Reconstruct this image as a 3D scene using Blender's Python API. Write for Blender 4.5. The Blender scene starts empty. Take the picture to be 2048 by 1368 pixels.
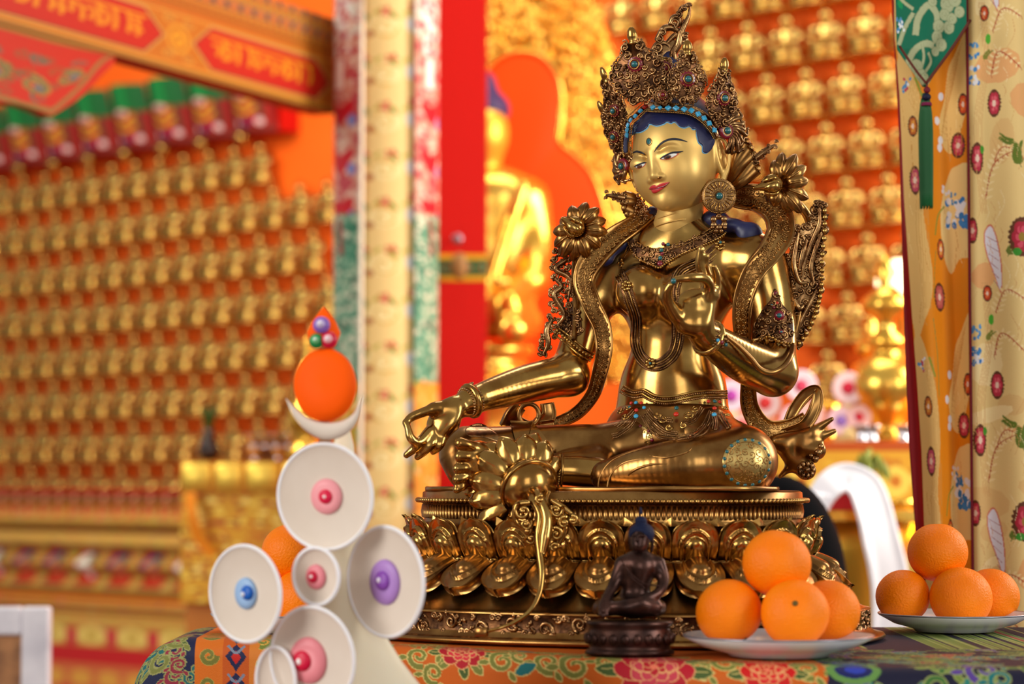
import bpy, math, random
import numpy as np
from mathutils import Vector
sc = bpy.context.scene
C = sc.collection
# ---------------------------------------------------------------- camera
F = 4836.0            # 85 mm on a 36 mm sensor, in pixels of a 2048 wide frame
PITCH = 0.055
EYE = np.array([0.0, 0.0, 1.295])
FW = np.array([0.0, math.cos(PITCH), math.sin(PITCH)])
UP = np.array([0.0, -math.sin(PITCH), math.cos(PITCH)])
RT = np.array([1.0, 0.0, 0.0])
cam_d = bpy.data.cameras.new('camera'); cam = bpy.data.objects.new('camera', cam_d); C.objects.link(cam)
cam.location = EYE; cam.rotation_euler = (math.pi / 2 + PITCH, 0, 0)
cam_d.lens = 85; cam_d.sensor_width = 36; cam_d.clip_start = 0.1; cam_d.clip_end = 60
cam_d.dof.use_dof = True; cam_d.dof.focus_distance = 2.83; cam_d.dof.aperture_fstop = 3.8
sc.camera = cam
# ---------------------------------------------------------------- world, lights, exposure
world = bpy.data.worlds.new('world'); sc.world = world; world.use_nodes = True
bg = world.node_tree.nodes['Background']; bg.inputs[0].default_value = (1.0, 0.93, 0.84, 1); bg.inputs[1].default_value = 0.37
def area(name, loc, target, sx, sy, power, col):
    l = bpy.data.lights.new(name, 'AREA'); l.shape = 'RECTANGLE'; l.size = sx; l.size_y = sy; l.energy = power; l.color = col
    o = bpy.data.objects.new(name, l); C.objects.link(o); o.location = loc
    o.rotation_euler = (Vector(target) - Vector(loc)).to_track_quat('-Z', 'Y').to_euler()
    return o
area('window_light_left', (-3.4, 0.4, 2.5), (0.1, 2.84, 1.4), 1.7, 2.2, 120, (1.0, 0.95, 0.88))
area('window_light_right', (3.2, 0.6, 2.3), (0.1, 2.84, 1.4), 1.1, 2.0, 62, (1.0, 0.97, 0.92))
area('doorway_light', (0.6, -2.6, 2.2), (0.1, 2.84, 1.5), 1.6, 2.2, 36, (1.0, 0.98, 0.95))
area('wall_fill_right', (3.2, 4.7, 2.7), (0.9, 7.5, 1.6), 2.2, 1.8, 250, (1.0, 0.92, 0.80))  # added fill brightening the right of the far wall, not a fixture
area('wall_fill_left', (-2.4, 6.3, 3.3), (-1.2, 9.0, 1.3), 1.6, 1.2, 78, (1.0, 0.90, 0.76))  # added fill for the figurine wall on the left, no lamp there
area('overhead_fill', (0.6, 5.2, 4.6), (0.3, 6.2, 1.2), 2.0, 1.2, 55, (1.0, 0.95, 0.86))  # added overhead fill for column and halo, not a roof opening
sc.view_settings.view_transform = 'Standard'; sc.view_settings.look = 'None'
sc.view_settings.exposure = 0.0; sc.view_settings.gamma = 1.0; sc.view_settings.use_curve_mapping = False

# ---------------------------------------------------------------- helpers
def P(px, py, d):
    """point seen at photo pixel (px, py), d metres along the view axis"""
    return EYE + d * (FW + RT * ((px - 1024.0) / F) + UP * ((684.0 - py) / F))
def PZ(px, d, z):
    p = P(px, 684, d); y = d  # column px at distance d, height z in the world
    return np.array([(px - 1024.0) / F * d, p[1], z])
D0 = 2.84
def b(px, py, z=0.0): return P(px, py, D0 + z)
M2 = 1 / 1703.0       # metres per photo pixel at the statue
def nrm(v): v = np.asarray(v, float); return v / max(1e-12, np.linalg.norm(v))
def lin(c):
    c = np.asarray(c, float) / 255.0
    return np.where(c <= 0.04045, c / 12.92, ((c + 0.055) / 1.055) ** 2.4)
MATS = {}
def mat(name, rgb=(200, 200, 200), metal=0.0, rough=0.5, noise=0.0, nscale=40.0, bump=0.0, bscale=200.0, attr=None, emit=0.0,
        sss=0.0, coat=0.0, rgb2=None, trans=0.0, spec=0.5):
    if name in MATS: return MATS[name]
    m = bpy.data.materials.new(name); m.use_nodes = True; nt = m.node_tree; p = nt.nodes['Principled BSDF']
    col = tuple(lin(rgb)) + (1,)
    p.inputs['Base Color'].default_value = col; p.inputs['Metallic'].default_value = metal; p.inputs['Roughness'].default_value = rough
    tc = nt.nodes.new('ShaderNodeTexCoord')
    if attr:
        a = nt.nodes.new('ShaderNodeAttribute'); a.attribute_name = attr; nt.links.new(a.outputs['Color'], p.inputs['Base Color'])
    elif rgb2 is not None or noise:
        n = nt.nodes.new('ShaderNodeTexNoise'); n.inputs['Scale'].default_value = nscale; n.inputs['Detail'].default_value = 4
        nt.links.new(tc.outputs['Object'], n.inputs['Vector'])
        r = nt.nodes.new('ShaderNodeValToRGB'); r.color_ramp.elements[0].position = 0.38; r.color_ramp.elements[1].position = 0.64
        c2 = tuple(lin(rgb2)) + (1,) if rgb2 is not None else tuple(np.array(col[:3]) * (1 - noise)) + (1,)
        r.color_ramp.elements[0].color = c2; r.color_ramp.elements[1].color = col
        nt.links.new(n.outputs['Fac'], r.inputs['Fac']); nt.links.new(r.outputs['Color'], p.inputs['Base Color'])
    if bump:
        n2 = nt.nodes.new('ShaderNodeTexNoise'); n2.inputs['Scale'].default_value = bscale; n2.inputs['Detail'].default_value = 3
        nt.links.new(tc.outputs['Object'], n2.inputs['Vector'])
        bm_ = nt.nodes.new('ShaderNodeBump'); bm_.inputs['Strength'].default_value = bump; bm_.inputs['Distance'].default_value = 0.002
        nt.links.new(n2.outputs['Fac'], bm_.inputs['Height']); nt.links.new(bm_.outputs['Normal'], p.inputs['Normal'])
    if emit: p.inputs['Emission Color'].default_value = col; p.inputs['Emission Strength'].default_value = emit
    if sss: p.inputs['Subsurface Weight'].default_value = sss; p.inputs['Subsurface Radius'].default_value = (0.02, 0.01, 0.005)
    if coat: p.inputs['Coat Weight'].default_value = coat; p.inputs['Coat Roughness'].default_value = 0.2
    if trans: p.inputs['Transmission Weight'].default_value = trans
    p.inputs['Specular IOR Level'].default_value = spec
    MATS[name] = m
    return m
WP = {}               # world position of every object (parents are never rotated while building)
def tag(o, label, cat, group=None, kind=None):
    if label: o['label'] = label
    if cat: o['category'] = cat
    if group: o['group'] = group
    if kind: o['kind'] = kind
    return o
def place(o, off, parent=None):
    off = np.asarray(off, float); C.objects.link(o); WP[o.name] = off
    if parent is not None:
        o.parent = parent; o.location = Vector(tuple(off - WP[parent.name]))
    else: o.location = Vector(tuple(off))
    return o
def empty(name, loc, label, cat, group=None, kind=None):
    o = bpy.data.objects.new(name, None); o.empty_display_size = 0.02
    place(o, loc)
    return tag(o, label, cat, group, kind)
def mesh(name, v, f, m, parent=None, smooth=True, cols=None):
    me = bpy.data.meshes.new(name); v = np.asarray(v, float)
    off = (v.min(0) + v.max(0)) / 2; off[2] = v[:, 2].min()
    if ROT[0]:        # wall-aligned pieces keep a local frame along the wall
        Rz = rotz(ROT[0]); w = (v - off) @ Rz; mid = (w.min(0) + w.max(0)) / 2; mid[2] = w[:, 2].min(); off = off + Rz @ mid; w = w - mid
    else: w = v - off
    me.from_pydata(w.tolist(), [], f if isinstance(f, list) else f.tolist())
    if smooth: me.polygons.foreach_set('use_smooth', np.ones(len(me.polygons), bool))
    if cols is not None:
        a = me.color_attributes.new('Col', 'FLOAT_COLOR', 'POINT'); a.data.foreach_set('color', np.asarray(cols, np.float32).ravel())
    me.materials.append(m)
    o = bpy.data.objects.new(name, me); o.rotation_euler = (0, 0, ROT[0])
    return place(o, off, parent)
ROT = [0.0]
class MB:
    """collects shapes, builds ONE mesh object"""
    def __init__(s): s.v = []; s.f = []; s.n = 0
    def add(s, v, f):
        v = np.asarray(v, float); s.v.append(v)
        s.f.extend([[i + s.n for i in q] for q in (f.tolist() if isinstance(f, np.ndarray) else f)])
        s.n += len(v); return s
    def build(s, name, m, parent=None, smooth=True):
        return mesh(name, np.concatenate(s.v), s.f, m, parent, smooth)
def copy_tree(o, loc=None, label=None, group=None, parent=None):
    c = o.copy(); C.objects.link(c)
    if parent is not None: c.parent = parent
    if loc is not None: c.location = Vector(tuple(loc))
    if label: c['label'] = label
    if group: c['group'] = group
    for ch in [q for q in bpy.data.objects if q.parent == o] if o.type == 'EMPTY' or o.get('haskids') else []:
        copy_tree(ch, parent=c)
    return c
def rotz(a): c, s = math.cos(a), math.sin(a); return np.array([[c, -s, 0], [s, c, 0], [0, 0, 1.0]])
def basis(z, up=(0, 0, 1)):
    """columns: side, up-ish, z"""
    z = nrm(z); x = np.cross(up, z)
    x = nrm(x) if np.linalg.norm(x) > 1e-6 else np.array([1.0, 0, 0])
    return np.stack([x, np.cross(z, x), z], 1)
def grid_faces(nu, nv, cu=False, cv=False):
    f = []
    for i in range(nu if cu else nu - 1):
        i2 = (i + 1) % nu
        for j in range(nv if cv else nv - 1):
            j2 = (j + 1) % nv
            f.append([i * nv + j, i2 * nv + j, i2 * nv + j2, i * nv + j2])
    return f
def catmull(pts, n=8, closed=False):
    p = np.asarray(pts, float)
    if len(p) < 3 and not closed:
        t = np.linspace(0, 1, n * (len(p) - 1) + 1)[:, None]; return p[0] * (1 - t) + p[-1] * t
    if closed: q = np.concatenate([p[-1:], p, p[:2]])
    else: q = np.concatenate([2 * p[:1] - p[1:2], p, 2 * p[-1:] - p[-2:-1]])
    out = []; t = (np.arange(n) / n)[:, None]
    for i in range(1, len(q) - 2):
        a, b_, c, d = q[i - 1], q[i], q[i + 1], q[i + 2]
        out.append(0.5 * (2 * b_ + (c - a) * t + (2 * a - 5 * b_ + 4 * c - d) * t ** 2 + (3 * b_ - a - 3 * c + d) * t ** 3))
    if not closed: out.append(q[-2][None])
    return np.concatenate(out)
def frames(p, hint=None):
    t = np.gradient(p, axis=0); t /= np.maximum(1e-12, np.linalg.norm(t, axis=1))[:, None]
    s = np.zeros_like(p); u = np.zeros_like(p)
    prev = None
    for i in range(len(p)):
        if hint is not None: a = np.cross(t[i], hint if np.ndim(hint) == 1 else hint[i])
        elif prev is None: a = np.cross(t[i], [0, 0, 1.0] if abs(t[i][2]) < .9 else [1.0, 0, 0])
        else: a = prev - t[i] * np.dot(prev, t[i])
        a = nrm(a) if np.linalg.norm(a) > 1e-9 else prev
        prev = a; s[i] = a; u[i] = np.cross(a, t[i])
    return t, s, u
def tube(mb, pts, r, n=8, closed=False, sub=6, flat=1.0, hint=None):
    """pts control points, r radius or list of radii in metres"""
    p = catmull(pts, sub, closed) if sub > 1 else np.asarray(pts, float)
    r = np.asarray(r, float)
    rr = np.full(len(p), float(r)) if r.ndim == 0 else np.interp(np.linspace(0, 1, len(p)), np.linspace(0, 1, len(r)), r)
    t, s, u = frames(p, hint); a = np.arange(n) * 2 * math.pi / n
    v = p[:, None] + rr[:, None, None] * (s[:, None] * np.cos(a)[None, :, None] + flat * u[:, None] * np.sin(a)[None, :, None])
    m = len(p); f = grid_faces(m, n, closed, True); v = v.reshape(-1, 3)
    if not closed:
        v = np.concatenate([v, p[:1] - t[:1] * rr[0] * .5, p[-1:] + t[-1:] * rr[-1] * .5])
        f += [[(j + 1) % n, j, m * n] for j in range(n)] + [[(m - 1) * n + j, (m - 1) * n + (j + 1) % n, m * n + 1] for j in range(n)]
    return mb.add(v, f)
def ball(mb, c, r, R=None, nu=10, nv=6):
    th = np.arange(nu) * 2 * math.pi / nu; ph = np.linspace(0, math.pi, nv + 1)[1:-1]
    v = [[math.sin(q) * math.cos(a), math.sin(q) * math.sin(a), math.cos(q)] for q in ph for a in th]
    v = np.array(v + [[0, 0, 1], [0, 0, -1]]) * np.asarray(r, float)
    if R is not None: v = v @ np.asarray(R).T
    k = len(ph); f = [[i * nu + j, (i + 1) * nu + j, (i + 1) * nu + (j + 1) % nu, i * nu + (j + 1) % nu] for i in range(k - 1) for j in range(nu)]
    f += [[j, (j + 1) % nu, k * nu] for j in range(nu)] + [[(k - 1) * nu + (j + 1) % nu, (k - 1) * nu + j, k * nu + 1] for j in range(nu)]
    return mb.add(v + np.asarray(c), [q if len(q) == 3 else q for q in f])
def lathe(mb, prof, c=(0, 0, 0), n=32, R=None, sx=1.0, sy=1.0):
    """prof [(r, z)] bottom to top; R columns turn local to world"""
    a = np.arange(n) * 2 * math.pi / n
    v = np.array([[r * sx * math.cos(t), r * sy * math.sin(t), z] for r, z in prof for t in a])
    m = len(prof); f = [[i * n + j, i * n + (j + 1) % n, (i + 1) * n + (j + 1) % n, (i + 1) * n + j] for i in range(m - 1) for j in range(n)]
    f += [list(range(n))[::-1], [(m - 1) * n + j for j in range(n)]]
    if R is not None: v = v @ np.asarray(R).T
    return mb.add(v + np.asarray(c), f)
def box(mb, c, s, R=None, bev=0.0):
    c = np.asarray(c, float); h = np.asarray(s, float) / 2
    if bev <= 0:
        v = np.array([[x, y, z] for x in (-1, 1) for y in (-1, 1) for z in (-1, 1)]) * h
        f = [[0, 1, 3, 2], [4, 6, 7, 5], [0, 4, 5, 1], [2, 3, 7, 6], [0, 2, 6, 4], [1, 5, 7, 3]]
    else:
        v = []; 
        for z, q in ((-h[2], bev), (-h[2] + bev, 0), (h[2] - bev, 0), (h[2], bev)):
            x, y = h[0] - q, h[1] - q
            v += [[-x + bev, -y, z], [x - bev, -y, z], [x, -y + bev, z], [x, y - bev, z], [x - bev, y, z], [-x + bev, y, z], [-x, y - bev, z], [-x, -y + bev, z]]
        v = np.array(v); f = [[i * 8 + j, i * 8 + (j + 1) % 8, (i + 1) * 8 + (j + 1) % 8, (i + 1) * 8 + j] for i in range(3) for j in range(8)]
        f += [list(range(8))[::-1], list(range(24, 32))]
    if R is not None: v = v @ np.asarray(R).T
    return mb.add(v + c, f)
def plate_from(mb, outline, R, c, th, n_in=0):
    """thick plate from a 2-d outline (x, y) placed with axes R at c; rounded edge"""
    o = np.asarray(outline, float); ce = o.mean(0); k = len(o)
    rings = [(1.0, -th / 2), (1.0, th / 4), (0.93, th / 2)]
    v = np.concatenate([np.c_[ce + (o - ce) * s_, np.full(k, z)] for s_, z in rings] + [[[ce[0], ce[1], th * .8]], [[ce[0], ce[1], -th / 2]]])
    f = [[i * k + j, i * k + (j + 1) % k, (i + 1) * k + (j + 1) % k, (i + 1) * k + j] for i in range(2) for j in range(k)]
    f += [[2 * k + j, 2 * k + (j + 1) % k, 3 * k] for j in range(k)] + [[(j + 1) % k, j, 3 * k + 1] for j in range(k)]
    return mb.add(v @ np.asarray(R).T + np.asarray(c), f)
def beads(mb, pts, r, gap=1.0, closed=False, sub=10, nu=7, nv=4):
    p = catmull(pts, sub, closed)
    if closed: p = np.concatenate([p, p[:1]])
    L = np.concatenate([[0], np.cumsum(np.linalg.norm(np.diff(p, axis=0), axis=1))]); k = max(2, int(L[-1] / (2 * r * gap)))
    for q in np.linspace(0, L[-1], k + (0 if closed else 1))[: k if closed else k + 1]:
        ball(mb, [np.interp(q, L, p[:, i]) for i in range(3)], r, nu=nu, nv=nv)
def ribbon(mb, pts, w, hint, th=0.003, rim=0.0022, sub=8):
    """flat band with raised rims; hint = facing normal(s)"""
    p = catmull(pts, sub); k = len(p)
    w = np.asarray(w, float); ww = np.full(k, float(w)) if w.ndim == 0 else np.interp(np.linspace(0, 1, k), np.linspace(0, 1, len(w)), w)
    hint = np.asarray(hint, float)
    if hint.ndim == 2: hint = np.stack([np.interp(np.linspace(0, 1, k), np.linspace(0, 1, len(hint)), hint[:, i]) for i in range(3)], 1)
    t, s, u = frames(p, hint)
    xs = np.array([-1, -1, -.93, -.8, -.72, -.35, 0, .35, .72, .8, .93, 1, 1, .6, 0, -.6])
    hs = np.array([-.5, .4, 1.1, .9, .3, .35, .42, .35, .3, .9, 1.1, .4, -.5, -.6, -.6, -.6])
    H = np.where(hs > .5, th * .5 + rim * (hs - .5), th * hs)
    v = p[:, None] + s[:, None] * (xs[None, :, None] * ww[:, None, None]) - u[:, None] * 0 + (-u if False else u)[:, None] * H[None, :, None]
    n = len(xs); f = grid_faces(k, n, False, True) + [list(range(n)), [(k - 1) * n + j for j in range(n)][::-1]]
    return mb.add(v.reshape(-1, 3), f)
# ------------------------------------------------------------ painted cloth: pattern canvases sampled onto vertices
class Canvas:
    def __init__(s, w, h, col): s.w, s.h = w, h; s.a = np.zeros((h, w, 3)); s.a[:] = col
    def poly(s, pts, col):
        p = np.asarray(pts, float); x0, y0 = np.floor(p.min(0)).astype(int); x1, y1 = np.ceil(p.max(0)).astype(int) + 1
        x0, y0 = max(x0, 0), max(y0, 0); x1, y1 = min(x1, s.w), min(y1, s.h)
        if x1 <= x0 or y1 <= y0: return s
        X, Y = np.meshgrid(np.arange(x0, x1) + .5, np.arange(y0, y1) + .5); ins = np.zeros(X.shape, bool)
        q = np.roll(p, 1, 0)
        for (ax, ay), (bx, by) in zip(p, q):
            if ay == by: continue
            ins ^= ((Y < ay) != (Y < by)) & (X < (bx - ax) * (Y - ay) / (by - ay) + ax)
        s.a[y0:y1, x0:x1][ins] = col; return s
    def disc(s, x, y, rx, ry=None, col=(0, 0, 0), rot=0.0, n=18):
        ry = rx if ry is None else ry; a = np.arange(n) * 2 * math.pi / n; c, q = math.cos(rot), math.sin(rot)
        X, Y = rx * np.cos(a), ry * np.sin(a); return s.poly(np.c_[x + X * c - Y * q, y + X * q + Y * c], col)
    def line(s, pts, w, col, sub=6):
        p = catmull(pts, sub) if sub > 1 else np.asarray(pts, float); t = np.gradient(p, axis=0)
        t /= np.maximum(1e-9, np.linalg.norm(t, axis=1))[:, None]; nn = np.c_[-t[:, 1], t[:, 0]]
        w = np.asarray(w, float); ww = np.full(len(p), float(w)) if w.ndim == 0 else np.interp(np.linspace(0, 1, len(p)), np.linspace(0, 1, len(w)), w)
        for i in range(len(p) - 1):
            s.poly([p[i] + nn[i] * ww[i] / 2, p[i + 1] + nn[i + 1] * ww[i + 1] / 2, p[i + 1] - nn[i + 1] * ww[i + 1] / 2, p[i] - nn[i] * ww[i] / 2], col)
        return s
    def leaf(s, x, y, L, ang, w, col, edge=None, ew=2):
        t = np.linspace(0, 1, 9); h = np.sin(t * math.pi) ** .8 * w / 2; c, q = math.cos(ang), math.sin(ang)
        def mk(e):
            X = np.r_[t * (L + e) - e / 2, (t * (L + e) - e / 2)[::-1]]; Y = np.r_[h + e / 2, -(h + e / 2)[::-1]]
            return np.c_[x + X * c - Y * q, y + X * q + Y * c]
        if edge is not None: s.poly(mk(ew), edge)
        return s.poly(mk(0), col)
    def flower(s, x, y, r, n, col, col2, centre, edge=None, ry=1.0, rot=0.0):
        for lay, (rr, cc) in enumerate(((1.0, col), (.62, col2))):
            for i in range(n):
                a = rot + i * 2 * math.pi / n + lay * math.pi / n
                if edge is not None: s.disc(x + math.cos(a) * r * rr * .6, y + math.sin(a) * r * rr * .6 * ry, r * rr * .46 + 2, (r * rr * .34) + 2, edge, a)
                s.disc(x + math.cos(a) * r * rr * .6, y + math.sin(a) * r * rr * .6 * ry, r * rr * .46, r * rr * .34, cc, a)
        return s.disc(x, y, r * .24, r * .24 * ry, centre)
    def scroll(s, x, y, r, a0, turns, w, col, edge=None, ew=3):
        t = np.linspace(0, 1, int(10 + 14 * abs(turns))); a = a0 + t * turns * 2 * math.pi; R_ = r * (1 - .85 * t)
        p = np.c_[x + R_ * np.cos(a), y + R_ * np.sin(a)]
        if edge is not None: s.line(p, np.linspace(w, w * .4, len(p)) + ew, edge, 1)
        return s.line(p, np.linspace(w, w * .4, len(p)), col, 1)
    def sample(s, u, v):
        x = np.clip((u * s.w).astype(int), 0, s.w - 1); y = np.clip((v * s.h).astype(int), 0, s.h - 1)
        c = lin(s.a[y, x]); return np.c_[c, np.ones(len(c))]
def painted(name, canvas, fn, nu, nv, m, parent=None, th=0.002, u0=0, u1=1, v0=0, v1=1):
    """cloth/board: fn(u, v) arrays -> Nx3 world points; colours come from the canvas; given real thickness"""
    U, V = np.meshgrid(np.linspace(0, 1, nu), np.linspace(0, 1, nv), indexing='ij'); u, v = U.ravel(), V.ravel()
    p = fn(u, v); i = np.arange((nu - 1) * (nv - 1)); a = (i // (nv - 1)) * nv + i % (nv - 1)
    f = np.stack([a, a + 1, a + nv + 1, a + nv], 1)
    o = mesh(name, p, f, m, parent, True, canvas.sample(u0 + (u1 - u0) * u, v0 + (v1 - v0) * v))
    if th:
        sd = o.modifiers.new('thickness', 'SOLIDIFY'); sd.thickness = th; sd.offset = 0
    return o
# ------------------------------------------------------------ organic surfaces: signed distance solids meshed with surface nets
class SDF:
    def __init__(s): s.p = []
    def cap(s, a, c, ra, rb=None, k=0.006, op=1):
        s.p.append(('c', np.asarray(a, float), np.asarray(c, float), ra, ra if rb is None else rb, k, op)); return s
    def chain(s, pts, rs, k=0.006, op=1):
        q = catmull(pts, 8) if len(pts) > 2 else np.asarray(pts, float); r = np.interp(np.linspace(0, 1, len(q)), np.linspace(0, 1, len(rs)), rs)
        if len(pts) > 2: r = catmull([[t, 0, 0] for t in rs], 8)[:, 0]
        s.p.append(('h', q, r, 0, 0, k, op)); return s
    def ell(s, c, r, R=None, k=0.006, op=1):
        s.p.append(('e', np.asarray(c, float), np.asarray(r if np.ndim(r) else [r] * 3, float), np.eye(3) if R is None else np.asarray(R), 0, k, op)); return s
    def dist(s, q, p):
        if q[0] == 'h':
            d = None
            for i in range(len(q[1]) - 1):
                ba = q[1][i + 1] - q[1][i]; pa = p - q[1][i]; h = np.clip(pa @ ba / max(1e-12, ba @ ba), 0, 1)
                e = np.linalg.norm(pa - h[:, None] * ba, axis=1) - (q[2][i] + (q[2][i + 1] - q[2][i]) * h)
                d = e if d is None else np.minimum(d, e)
            return d
        if q[0] == 'c':
            ba = q[2] - q[1]; pa = p - q[1]; h = np.clip(pa @ ba / max(1e-12, ba @ ba), 0, 1)
            return np.linalg.norm(pa - h[:, None] * ba, axis=1) - (q[3] + (q[4] - q[3]) * h)
        l = (p - q[1]) @ q[3]; k0 = np.linalg.norm(l / q[2], axis=1); k1 = np.linalg.norm(l / q[2] ** 2, axis=1)
        return k0 * (k0 - 1) / np.maximum(k1, 1e-9)
    def bounds(s):
        lo, hi = np.full(3, 1e9), np.full(3, -1e9)
        for q in s.p:
            if q[6] < 0: continue
            if q[0] == 'h': pts = list(zip(q[1], q[2]))
            elif q[0] == 'c': pts = [(q[1], q[3]), (q[2], q[4])]
            else: pts = [(q[1], q[2].max())]
            for c, r in pts: lo = np.minimum(lo, c - r); hi = np.maximum(hi, c + r)
        return lo, hi
    def __call__(s, p):
        d = None
        for q in s.p:
            e = s.dist(q, p); k = q[5]
            if d is None: d = e; continue
            if q[6] > 0:
                h = np.maximum(k - np.abs(d - e), 0) / k; d = np.minimum(d, e) - h * h * k * .25
            else:
                e = -e; h = np.maximum(k - np.abs(d - e), 0) / k; d = np.maximum(d, e) + h * h * k * .25
        return d
    def mesh(s, name, m, cell, parent=None, smooth=3):
        lo, hi = s.bounds(); B = 8; lo = lo - 2.5 * cell; n = np.ceil((hi + 2.5 * cell - lo) / cell / B).astype(int); N = n * B + 1
        g = np.stack(np.meshgrid(*[np.arange(k) for k in n], indexing='ij'), -1).reshape(-1, 3)
        cen = lo + (g + .5) * B * cell; dc = np.concatenate([s(cen[i:i + 200000]) for i in range(0, len(cen), 200000)])
        vals = np.empty(tuple(N), np.float32)
        sg = np.where(dc < 0, -1, 1).reshape(tuple(n)); big = np.repeat(np.repeat(np.repeat(sg, B, 0), B, 1), B, 2)
        vals[:] = 1; vals[:-1, :-1, :-1] = big
        act = g[np.abs(dc) < B * cell * 1.25]; o = np.stack(np.meshgrid(*[np.arange(B + 1)] * 3, indexing='ij'), -1).reshape(-1, 3)
        for i in range(0, len(act), 400):
            idx = (act[i:i + 400, None] * B + o[None]).reshape(-1, 3); vals[idx[:, 0], idx[:, 1], idx[:, 2]] = s(lo + idx * cell)
        v, f = surface_nets(vals, lo, cell)
        for _ in range(1):   # pull the vertices onto the exact surface
            d = s(v); e = cell * .4; gr = np.stack([s(v + np.eye(3)[k] * e) - d for k in range(3)], 1); gr /= np.maximum(1e-9, np.linalg.norm(gr, axis=1))[:, None]
            v = v - gr * np.clip(d, -cell, cell)[:, None]
        if smooth:
            nb = np.zeros_like(v); c = np.zeros(len(v)); e = np.concatenate([f[:, [i, (i + 1) % 4]] for i in range(4)])
            for k in (0, 1): c += np.bincount(e[:, k], minlength=len(v))
            for it in range(smooth * 2):
                for j in range(3): nb[:, j] = np.bincount(e[:, 0], v[e[:, 1], j], len(v)) + np.bincount(e[:, 1], v[e[:, 0], j], len(v))
                v = v + (nb / c[:, None] - v) * (.55 if it % 2 == 0 else -.57)
        return mesh(name, v, f, m, parent)
    def hit(s, px, py, d0=None, d1=None, out=0.0, want_n=False):
        px = np.atleast_1d(np.asarray(px, float)); py = np.atleast_1d(np.asarray(py, float))
        ray = FW + RT * ((px - 1024.0) / F)[:, None] + UP * ((684.0 - py) / F)[:, None]
        d = np.full(len(px), D0 - .3 if d0 is None else d0); ok = np.ones(len(px), bool)
        for _ in range(90):
            e = s(EYE + ray * d[:, None]) - out; d = d + np.clip(e, -0.02, .05) * .8
        p = EYE + ray * d[:, None]; bad = np.abs(s(p) - out) > .0015
        if bad.any() and (~bad).any():
            for i in np.where(bad)[0]:
                j = np.where(~bad)[0][np.argmin((px[~bad] - px[i]) ** 2 + (py[~bad] - py[i]) ** 2)]; d[i] = d[j]
            p = EYE + ray * d[:, None]
        if want_n:
            e = .0006; dd = s(p); gr = np.stack([s(p + np.eye(3)[k] * e) - dd for k in range(3)], 1)
            return p, gr / np.maximum(1e-9, np.linalg.norm(gr, axis=1))[:, None]
        return p
def surface_nets(vals, lo, cell):
    ins = vals < 0; n = np.array(vals.shape) - 1
    cnt = np.zeros(tuple(n), np.int8)
    for dx in (0, 1):
        for dy in (0, 1):
            for dz in (0, 1): cnt += ins[dx:n[0] + dx, dy:n[1] + dy, dz:n[2] + dz]
    I = np.argwhere((cnt > 0) & (cnt < 8)); vid = np.full(tuple(n), -1, np.int64); vid[I[:, 0], I[:, 1], I[:, 2]] = np.arange(len(I))
    co = np.array([[x, y, z] for x in (0, 1) for y in (0, 1) for z in (0, 1)])
    V8 = np.stack([vals[I[:, 0] + c[0], I[:, 1] + c[1], I[:, 2] + c[2]] for c in co], 1)
    acc = np.zeros((len(I), 3)); w = np.zeros(len(I))
    for a in range(8):
        for c in range(a + 1, 8):
            if abs(co[a] - co[c]).sum() != 1: continue
            x = (V8[:, a] < 0) != (V8[:, c] < 0); t = np.where(x, V8[:, a] / np.where(x, V8[:, a] - V8[:, c], 1), 0)
            t = np.clip(t, 0, 1)
            acc += np.where(x[:, None], co[a] + (co[c] - co[a]) * t[:, None], 0); w += x
    v = lo + (I + acc / w[:, None]) * cell; fs = []
    for ax in range(3):
        sl0 = [slice(1, n[i]) if i != ax else slice(0, n[ax]) for i in range(3)]; sl1 = list(sl0); sl1[ax] = slice(1, n[ax] + 1)
        A, B_ = ins[tuple(sl0)], ins[tuple(sl1)]
        E = np.argwhere(A != B_); flip = A[E[:, 0], E[:, 1], E[:, 2]]
        base = E + np.array([0 if i == ax else 1 for i in range(3)]); u_, w_ = [(1, 2), (2, 0), (0, 1)][ax]
        du = np.eye(3, dtype=int)[u_]; dw = np.eye(3, dtype=int)[w_]
        q = np.stack([vid[tuple((base - k).T)] for k in (du + dw, dw, du * 0, du)], 1)
        q = np.where(flip[:, None], q, q[:, ::-1]); fs.append(q[(q >= 0).all(1)])
    return v, np.concatenate(fs)
def decal(name, sdf, poly, m, parent, th=0.0004, step=2.5, d0=None, th_edge=None):
    """thin shell of a painted / inlaid area lying on an organic surface; poly in photo pixels"""
    p = catmull(poly, 6, True); x0, y0 = p.min(0); x1, y1 = p.max(0)
    mbx = inpoly_grid(p, step)
    V2, Fc = mbx
    q, nn = sdf.hit(V2[:, 0], V2[:, 1], d0, out=0, want_n=True)
    k = len(V2); top = q + nn * th; bot = q - nn * .0006
    v = np.concatenate([top, bot]); f = [list(t) for t in Fc] + [[i + k for i in t][::-1] for t in Fc]
    from collections import Counter
    ed = Counter(); dr = {}
    for t in Fc:
        for i in range(len(t)):
            e = (t[i], t[(i + 1) % len(t)]); ed[tuple(sorted(e))] += 1; dr[tuple(sorted(e))] = e
    for e, c in ed.items():
        if c == 1: a, c2 = dr[e]; f.append([c2, a, a + k, c2 + k])
    return mesh(name, v, f, m, parent)
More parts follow.
